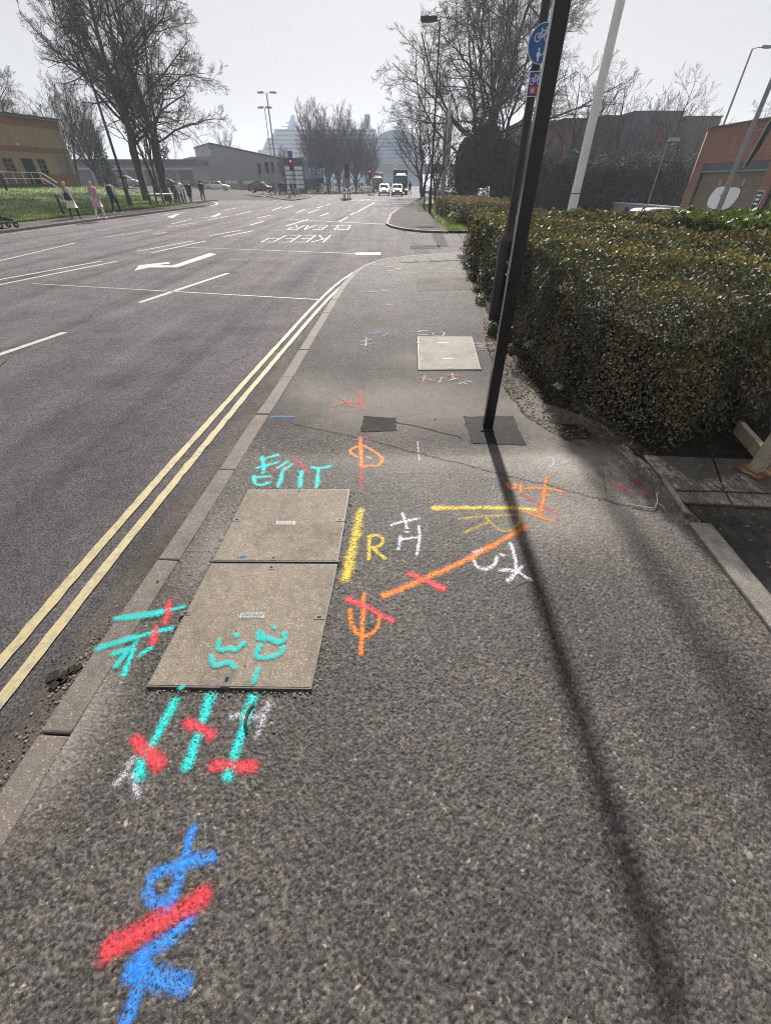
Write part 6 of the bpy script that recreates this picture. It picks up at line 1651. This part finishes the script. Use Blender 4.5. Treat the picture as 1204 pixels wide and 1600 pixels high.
for k in range(3): mb = MB(); mb.box((xm + 1.2 + k * 4, -.08, 1.5), (1.2, .05, .5)); mb.build('window', mat['glass'], o)
lr = thing('low_range', 'low pale industrial range with a dark door left of the grey shed', 'building', (px(120, 112, 2), 112, 1.0))
xr = px(312, 112, 3) - lr.location.x; hr = zv(270, 250, 112) - 1.0
mb = MB(); mb.box((xr / 2, 5, hr / 2 - .6), (xr, 10, hr + 1.2 - 1.2)); mb.build('wall', mat['render'], lr)
mb = MB(); mb.box((xr / 2, 4.8, hr - .35), (xr + .4, 10.8, .9)); mb.build('roof', mat['dark_roof'], lr)
for k in range(7):
    xx = xr * (.08 + k * .135); mb = MB(); mb.box((xx, -.03, 1.5), (3.0, .1, 2.6)); o = mb.build('door' if k % 3 == 0 else 'window', mat['blue_clad'] if k % 3 == 0 else mat['glass'], lr)
    mb = MB(); mb.box((xx, -.09, 2.85), (3.3, .12, .14)); mb.build('frame', mat['plastic_white'], o)
hedge_bits = [(300, 98, 5.5, 1.5, .5), (322, 110, 5, 1.7, .5), (372, 112, 6.0, 1.5, .35), (440, 112, 8, 1.6, .25)]
mat['hedge_maroon'] = leafmat('maroon_hedge_leaf', [(0, (.02, .014, .014)), (.5, (.055, .034, .034)), (1, (.1, .07, .055))], .6)
for k, (u, Y, wd, h, zb_) in enumerate(hedge_bits):
    t = thing('shrub', ['dark reddish shrub behind the corner group', 'dark reddish shrub left of the white saloon', 'dark reddish shrub right of the white saloon', 'dark low shrub behind the maroon car'][k], 'shrub', (px(u, Y, 1), Y, zb_))
    blob_leaves('leaves', [((dx_, 0, h * .45), (wd * .3, 1.0, h * .6)) for dx_ in (-wd * .35, 0, wd * .35)], 1500, .16, mat['hedge_maroon'], t, 30 + k)

# --- totem, to-let board, railings, billboard
t = thing('totem_sign', 'tall retail totem sign with dark head and rows of pale panels', 'sign', (px(461, 92, 2), 92, .1))
mb = MB(); mb.box((0, 0, 2.4), (3.5, .4, 4.8)); mb.build('frame', CP['grey'], t)
mb = MB(); mb.box((0, -.23, 4.3), (3.2, .06, .9)); mb.build('header', CL['navy'], t)
for k in range(5):
    for q in (-1, 1): mb = MB(); mb.box((q * .8, -.23, 3.45 - k * .62), (1.4, .05, .48)); mb.build('panel', mat['sign_white'], t)
t = thing('to_let_board', 'blue TO LET board on posts in front of the bare trees', 'sign', (px(496, 94, 2), 94, .0), R(0))
W_ = px(506, 94, 2) - px(486.5, 94, 2); zt_, zb_ = zv(496, 257, 94), zv(496, 286, 94)
mb = MB(); mb.box((0, 0, (zt_ + zb_) / 2), (W_, .12, zt_ - zb_)); mb.build('board', CL['navy'], t)
Hb = zt_ - zb_
mb = MB(); mb.box((-W_ * .2, -.075, zt_ - Hb * .11), (W_ * .5, .02, Hb * .16)); mb.build('blue_panel', mat['sign_blue'], t)
mb = MB(); mb.box((0, -.075, zt_ - Hb * .62), (W_ * .98, .02, Hb * .22)); lp_ = mb.build('blue_panel', simple('light_blue_panel', (.04, .2, .42), .5), t)
for k in range(2):
    mb = MB()
    for q in range(5): mb.box((-W_ * .36 + q * W_ * .18, -.095, zt_ - Hb * (.575 + k * .09)), (W_ * .12, .012, Hb * .035))
    mb.build('text_line', mat['sign_navy'], lp_)
mb = MB(); mb.box((-W_ * .22, -.075, zt_ - Hb * .86), (W_ * .2, .02, Hb * .12)); mb.build('emblem', mat['sign_white'], t)
text('lettering', 'TO LET', Hb * .36, mat['sign_white'], t, (0, -.085, zt_ - Hb * .36), (R(90), 0, 0), .01)
for q in (-1, 1): mb = MB(); mb.box((q * W_ * .38, .12, zt_ / 2), (.12, .1, zt_)); mb.build('leg', mat['timber'], t)
t = thing('railing', 'dark vertical bar railing along the far side of the junction', 'railing', (px(497, 98, 1), 98, .0))
xr = px(604, 98, 1) - t.location.x
mb = MB(); mb.box((xr / 2, 0, 1.55), (xr, .05, .06)); mb.box((xr / 2, 0, .25), (xr, .05, .06)); mb.build('rail', mat['black_matt'], t)
for k in range(12): mb = MB(); mb.box((xr * k / 11, 0, .85), (.09, .09, 1.7)); mb.build('post', mat['black_matt'], t)
mb = MB()
for xx in np.arange(.15, xr, .16): mb.box((xx, 0, .9), (.028, .028, 1.3))
mb.build('bars', mat['black_matt'], t, kind='stuff')
t = thing('boundary_hedge', 'low dark hedge behind the railing', 'hedge', (px(550, 101, 1), 101, 0))
blob_leaves('leaves', [((dx_, 0, .75), (2.4, .8, .95)) for dx_ in np.arange(-8, 8.1, 2.2)], 3500, .2, mat['hedge_maroon'], t, 41)
t = thing('notice_board', 'dark blank panel left of the railing on the island side', 'sign', (px(486, 90, 1), 90, 0))
mb = MB(); mb.box((0, 0, 1.35), (1.9, .1, 1.5)); mb.build('panel', CP['dark'], t)
for q in (-1, 1): mb = MB(); mb.box((q * .8, .07, .8), (.09, .05, 1.6)); mb.build('leg', mat['black_matt'], t)

by_ = 60.0; bx_ = px(699, by_, 4)
t = thing('billboard', 'tall pale grey billboard seen edge-on on twin legs by the verge', 'billboard', (bx_, by_, 0), R(72))
zt_, zb_ = zv(700, 171, by_), zv(697, 260, by_)
mb = MB(); mb.box((.1, 0, (zt_ + zb_) / 2), (2.3, .16, zt_ - zb_)); mb.build('panel', mat['plastic_white'], t, bevel=.02)
mb = MB(); mb.box((.1, .09 + .05, (zt_ + zb_) / 2), (2.34, .06, zt_ - zb_ + .06)); mb.build('frame', mat['galv'], t)
for q in (-.55, .75): mb = MB(); mb.box((q, .3, zt_ * .48), (.22, .22, zt_ * .96)); mb.build('leg', mat['render'], t)
# two slim posts beside the verge
for k, (u, Y, h) in enumerate([(663, 40, 2.6), (683, 33, 1.3)]):
    t = thing('marker_post', ['slim dark post beyond the verge lamp', 'short grey post beside the brown hedge'][k], 'post', (px(u, Y, .8), Y, 0)); mb = MB(); mb.tube([(0, 0, 0), (0, 0, h)], .045, 8); mb.build('post', mat['black_matt' if k == 0 else 'grey_metal'], t, True)
    mb = MB(); mb.box((0, -.05, h - .12), (.16, .02, .22)); mb.build('plate', mat['grey_metal'], t)

# --- bridge, liner and terminal
t = thing('road_bridge', 'flat concrete road bridge spanning the road in the distance', 'bridge', (0, 215, 0))
xa_, xb_ = px(545, 215, 5), px(700, 215, 5); zt_, zb_ = zv(600, 261, 215), zv(600, 272, 215)
mb = MB(); mb.box(((xa_ + xb_) / 2, 0, (zt_ + zb_) / 2), (xb_ - xa_ + 20, 9, zt_ - zb_)); mb.build('deck', mat['render'], t)
mb = MB(); mb.box(((xa_ + xb_) / 2, -4.6, zt_ + .4), (xb_ - xa_ + 20, .15, .8)); mb.build('parapet', mat['galv'], t)
for xx in (xa_ - 1, xb_ + 1, px(585, 215, 3)): mb = MB(); mb.box((xx, 0, zb_ / 2), (1.2, 7, zb_)); mb.build('pier', mat['render'], t)
o = thing('round_emblem', 'white round plaque fixed on the bridge parapet', 'sign', (px(617, 210, 6), 210, zv(617, 261, 210)))
mb = MB(); mb.plate(disc_poly(.7, 18)[::-1], fm, -.1, .1); mb.build('disc', mat['sign_white'], o); mb = MB(); mb.plate(disc_poly(.38, 14)[::-1], fm, -.14, -.11); mb.build('dark_centre', CP['grey'], o)

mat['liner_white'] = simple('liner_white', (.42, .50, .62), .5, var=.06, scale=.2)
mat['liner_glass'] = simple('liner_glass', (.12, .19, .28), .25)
SYL = 400.0
sh_ = thing('cruise_ship', 'huge white cruise liner in the haze with a tall mast and slanted funnel', 'ship', (0, SYL, 0))
def sx(u, z): return px(u, SYL, z)
def sz(v, u=500): return zv(u, v, SYL)
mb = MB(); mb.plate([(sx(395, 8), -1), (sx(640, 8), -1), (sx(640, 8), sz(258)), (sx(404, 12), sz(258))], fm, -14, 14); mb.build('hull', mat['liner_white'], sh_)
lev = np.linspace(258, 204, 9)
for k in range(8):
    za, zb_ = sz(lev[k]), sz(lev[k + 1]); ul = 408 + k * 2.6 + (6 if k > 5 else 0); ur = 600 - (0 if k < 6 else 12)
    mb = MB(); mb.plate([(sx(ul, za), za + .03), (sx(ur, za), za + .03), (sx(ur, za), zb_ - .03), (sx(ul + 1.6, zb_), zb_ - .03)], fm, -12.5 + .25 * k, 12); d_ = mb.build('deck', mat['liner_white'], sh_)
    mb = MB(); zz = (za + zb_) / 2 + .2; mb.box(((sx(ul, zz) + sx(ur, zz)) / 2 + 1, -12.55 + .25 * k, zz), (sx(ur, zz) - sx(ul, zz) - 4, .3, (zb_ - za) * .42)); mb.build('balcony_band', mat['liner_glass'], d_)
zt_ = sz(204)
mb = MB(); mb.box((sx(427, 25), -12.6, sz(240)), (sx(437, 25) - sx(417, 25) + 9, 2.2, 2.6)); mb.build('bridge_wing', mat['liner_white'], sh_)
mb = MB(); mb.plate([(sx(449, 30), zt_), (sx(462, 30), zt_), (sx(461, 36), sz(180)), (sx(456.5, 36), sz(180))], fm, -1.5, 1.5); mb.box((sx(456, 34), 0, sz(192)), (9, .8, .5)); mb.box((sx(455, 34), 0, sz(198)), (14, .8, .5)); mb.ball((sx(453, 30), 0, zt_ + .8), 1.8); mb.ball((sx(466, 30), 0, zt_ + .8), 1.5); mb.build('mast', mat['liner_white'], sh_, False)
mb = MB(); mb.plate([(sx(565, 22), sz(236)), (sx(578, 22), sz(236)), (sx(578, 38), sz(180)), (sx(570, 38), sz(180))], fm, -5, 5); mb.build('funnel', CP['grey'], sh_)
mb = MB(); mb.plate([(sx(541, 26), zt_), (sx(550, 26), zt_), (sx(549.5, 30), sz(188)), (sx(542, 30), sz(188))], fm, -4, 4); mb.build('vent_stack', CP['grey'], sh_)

TY = 330.0
tb = thing('terminal_hall', 'arched blue glass hall with level bands and a fringe of roof fins', 'building', (px(618, TY, 12), TY, 0))
rW = (px(660, TY, 12) - px(578, TY, 12)) / 2; zt_ = zv(615, 204, TY); 
arc = [(rW * math.cos(a), zt_ * .55 + zt_ * .45 * math.sin(a)) for a in np.linspace(0, math.pi, 24)]
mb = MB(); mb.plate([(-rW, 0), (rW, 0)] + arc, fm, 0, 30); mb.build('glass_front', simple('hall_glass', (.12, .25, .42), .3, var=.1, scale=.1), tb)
for k in range(11):
    zz = 5 + k * (zt_ - 7) / 11; a = math.asin(max(0, min(1, (zz - zt_ * .55) / (zt_ * .45)))) if zz > zt_ * .55 else 0
    ww = rW * math.cos(a) * 2; mb = MB(); mb.box((0, -.25, zz), (ww, .5, .42)); mb.build('band', CP['grey'], tb)
for k, a in enumerate(np.linspace(R(15), R(165), 26)):
    x_, z_ = rW * math.cos(a), zt_ * .55 + zt_ * .45 * math.sin(a); mb = MB(); mb.box((x_, -.3, z_ + .5), (.35, .7, 2.6)); mb.build('roof_fin', mat['render'], tb)
mb = MB(); mb.tube([(x_, -.1, z_) for x_, z_ in arc], .5, 6); mb.build('arch_rim', mat['render'], tb, True)

# ================================================================ TREES
big1 = bare_tree(5, 17.5, .31, stems=2, lean=.05, spread=.12, levels=((18, .56, 52, 8, 5), (12, .48, 46, 6, 4), (10, .48, 46, 4, 3), (8, .55, 44, 3, 3)), tmin=.2, up=.045, wob=.17, rmin=.0065)
big2 = bare_tree(9, 17.0, .30, stems=2, lean=.07, spread=.12, levels=((18, .56, 56, 8, 5), (12, .48, 46, 6, 4), (10, .48, 46, 4, 3), (8, .55, 44, 3, 3)), tmin=.2, up=.03, wob=.17, rmin=.0065)
fast = bare_tree(14, 13.5, .2, stems=5, lean=.04, spread=.2, levels=((20, .46, 36, 7, 4), (13, .46, 36, 5, 3), (9, .5, 36, 4, 3)), tmin=.12, up=.12, wob=.11, rmin=.008)
mid = bare_tree(21, 9.0, .15, stems=3, lean=.06, spread=.16, levels=((12, .55, 44, 7, 4), (9, .5, 44, 5, 3), (7, .5, 42, 4, 3)), tmin=.2, up=.12, wob=.14, rmin=.007)
def up(u, Y, z): return px(u, Y, z)
def tp(u, Y, z0): return (px(u, Y, z0 + .3), Y, z0)
T1 = tp(228, 50, .33); place_tree(big1, 'big bare tree with ivied fork, left of the close pair on the bank', T1, R(20), (.92, .92, 1.06), 'bare trees on the bank')
T2 = tp(262, 51, .28); place_tree(big2, 'big bare tree with forked trunk, right of the close pair on the bank', T2, R(140), (.98, .98, 1.0), 'bare trees on the bank')
place_tree(mid, 'slender bare tree between the trunks of the big pair', tp(247, 56, .4), R(70), (1.1, 1.1, 1.25), 'bare trees on the bank')
iv = thing('ivy', 'dark ivy clinging round the fork of the left big tree', 'ivy', (T1[0], T1[1], 0))
blob_leaves('leaves', [((.5, 0, 6.2), (.8, .8, 1.8)), ((1.0, 0, 8.4), (.7, .7, 1.7)), ((.9, .2, 10.0), (.45, .5, 1.0)), ((2.3, .5, 4.2), (.8, .8, 1.0))], 5200, .13, mat['ivy'], iv, 51)
place_tree(big1, 'bare tree rising behind the buff brick building', tp(42, 78, .9), R(200), (.85, .85, .8))
place_tree(mid, 'smaller bare tree at the left edge behind the roof', tp(-10, 70, .9), R(100), (1.1, 1.1, 1.4), twig=mat['twig_pale'])
place_tree(fast, 'upright bare tree behind the tall lamp', tp(160, 80, .9), R(30), (.9, .9, .8))
place_tree(mid, 'bushy bare tree right of the buff building', tp(125, 66, .9), R(250), (1.2, 1.2, 1.0))
cf = thing('conifer', 'dark slim conifer beside the buff building', 'tree', (px(168, 74, 3), 74, .9))
mb = MB(); mb.tube([(0, 0, 0), (0, 0, 6.4)], [.16, .03], 8); mb.build('trunk', mat['bark'], cf, True)
blob_leaves('crown', [((0, 0, z_), (1.25 - z_ * .17, 1.25 - z_ * .17, .9)) for z_ in np.arange(.9, 6.4, .6)], 2600, .2, mat['evergreen'], cf, 52)
place_tree(mid, 'small round bare tree above the grey shed', tp(362, 150, .2), R(10), (1.25, 1.25, 1.45))
for k, (u, Y, s_, rz, lb_) in enumerate([(497, 116, 1.0, 0, 'tallest upright bare tree of the clump before the ship'), (530, 119, 1.0, 70, 'bare tree right of the tallest in the clump before the ship'), (556, 112, .82, 140, 'bare tree at the right end of the clump before the ship'), (513, 108, .72, 220, 'lower bare tree at the front of the clump before the ship'), (575, 122, .78, 300, 'low bare tree beside the far red signal'), (452, 125, .55, 20, 'small bare tree behind the totem sign')]):
    place_tree(fast, lb_, tp(u, Y, 0), R(rz), (s_ * 1.05, s_ * 1.05, s_ * .98), 'bare trees before the ship', twig=mat['twig_pale'])
TR = tp(737, 62, 0); place_tree(big2, 'tallest bare tree right of the road rising from dark ivy', TR, R(200), (1.4, 1.4, 1.16))
place_tree(big1, 'bare tree close behind the tallest right-hand tree', tp(770, 70, 0), R(250), (1.25, 1.25, 1.05))
place_tree(mid, 'lower bare tree spreading beside the road beyond the billboard', tp(660, 74, 0), R(128), (1.5, 1.5, 1.15))
place_tree(mid, 'bare sapling behind the verge lamp', tp(680, 52, 0), R(60), (.7, .7, .75))
for k, (u, Y, s_, m_, rz, lb_) in enumerate([(885, 60, 1.25, mid, 0, 'upright bare tree between the black post and the flagpole'), (950, 66, 1.2, mid, 80, 'upright bare tree just right of the flagpole'), (1000, 60, 1.12, mid, 160, 'spreading bare tree before the brick block'), (1042, 72, 1.15, mid, 20, 'bare tree before the stair tower'), (1085, 70, .85, mid, 200, 'small bare tree before the east wing'), (1150, 95, 1.3, mid, 90, 'bare tree behind the brick unit, left one'), (1190, 92, 1.5, mid, 300, 'bare tree behind the brick unit, at the right edge'), (905, 72, .9, mid, 240, 'low bare tree in front of the west wing')]):
    place_tree(m_, lb_, tp(u, Y, -1.4), R(rz), (s_, s_, s_ * 1.05), 'bare trees by the car park', twig=mat['twig_pale'] if k % 2 else None)
ib = thing('ivy_thicket', 'tall dark ivy thicket under the right-hand tree', 'bush', (TR[0], 56, 0))
blob_leaves('leaves', [((-2.0, 0, 3.0), (1.7, 1.6, 3.2)), ((.2, .5, 4.2), (2.1, 1.8, 3.2)), ((2.2, .2, 3.0), (2.0, 1.8, 3.0)), ((4.2, .2, 2.2), (1.9, 1.6, 2.4)), ((-.6, 0, 6.4), (1.2, 1.2, 1.3)), ((-3.4, 8, 2.2), (1.4, 1.4, 2.3)), ((0, -.4, 1.4), (3.5, 1.2, 1.7))], 16000, .2, mat['ivy'], ib, 61)
mb = MB()
for c_, r_ in (((-2.0, .3, 2.8), (1.2, 1.1, 2.5)), ((.2, .7, 3.8), (1.6, 1.3, 2.7)), ((2.2, .5, 2.7), (1.5, 1.3, 2.4)), ((4.0, .4, 1.8), (1.4, 1.1, 1.9))): mb.ball(c_, r_, 12, 8)
mb.build('wood_core', mat['hedge_core'], ib, True)
for k, (u, Y, wd, h, lb_) in enumerate([(840, 54, 3.4, 5.2, 'dark evergreen bush behind the black posts'), (888, 50, 3.0, 4.9, 'dark evergreen bush left of the flagpole'), (938, 48, 3.0, 4.3, 'dark evergreen bush right of the flagpole'), (985, 47.5, 2.8, 4.6, 'dark evergreen bush above the white off-roader'), (1035, 48, 3.0, 4.9, 'dark evergreen bush above the low wall'), (1075, 50, 2.4, 4.6, 'dark evergreen bush touching the brick unit')]):
    z0_ = -1.4; xx = px(u, Y, 2)
    t = thing('evergreen_bush', lb_, 'bush', (xx, Y, z0_), 0, 'evergreen bushes along the car park')
    hh = h + .8; blob_leaves('leaves', [((-wd * .35, 0, hh * .42), (wd * .45, 1.3, hh * .48)), ((wd * .3, .2, hh * .45), (wd * .5, 1.4, hh * .5)), ((0, -.2, hh * .68), (wd * .42, 1.2, hh * .30)), ((wd * .1, -.4, hh * .28), (wd * .6, 1.2, hh * .3))], 9000, .17, mat['evergreen'], t, 70 + k, (.45, .25))
    mb = MB()
    for c_, r_ in (((-wd * .35, .1, hh * .42), (wd * .34, .9, hh * .38)), ((wd * .3, .3, hh * .42), (wd * .36, 1.0, hh * .38)), ((0, .1, hh * .3), (wd * .5, .8, hh * .25))): mb.ball(c_, r_, 12, 8)
    mb.build('wood_core', mat['hedge_core'], t, True)
# far belt of woods closing the view on both sides
for k, (x0, x1, Y, h, n) in enumerate([(-190, -60, 190, 7, 5000), (40, 190, 150, 6, 6000), (18, 60, 190, 8, 2500), (-60, -18, 250, 6, 1500)]):
    t = thing('far_wood', ['far low wood beyond the left buildings', 'far low wood beyond the right buildings', 'far wood right of the bridge', 'far wood left of the bridge'][k], 'wood', ((x0 + x1) / 2, Y, -1.5)); t['kind'] = 'stuff'
    rs = np.random.default_rng(80 + k); el = [((x_, rs.uniform(-4, 4), h * .45), (5, 4, h * rs.uniform(.45, .75))) for x_ in np.arange(x0, x1, 6) - (x0 + x1) / 2]
    blob_leaves('foliage', el, n, .55, mat['hedge_maroon'] if k % 2 else mat['evergreen'], t, 90 + k)

# ================================================================ HAZE
hz = MB(); hz.box((0, 385, 25.5), (1640, 930, 57)); hb = hz.mesh('haze')
hm = bpy.data.materials.new('haze'); hm.use_nodes = True; nt = hm.node_tree; nt.nodes.clear()
o_ = nt.nodes.new('ShaderNodeOutputMaterial'); pv = nt.nodes.new('ShaderNodeVolumePrincipled')
pv.inputs['Color'].default_value = C(.80, .88, 1.0); pv.inputs['Density'].default_value = .0008; pv.inputs['Anisotropy'].default_value = .1
nt.links.new(pv.outputs[0], o_.inputs['Volume'])
link('haze', hb, hm, kind='stuff')
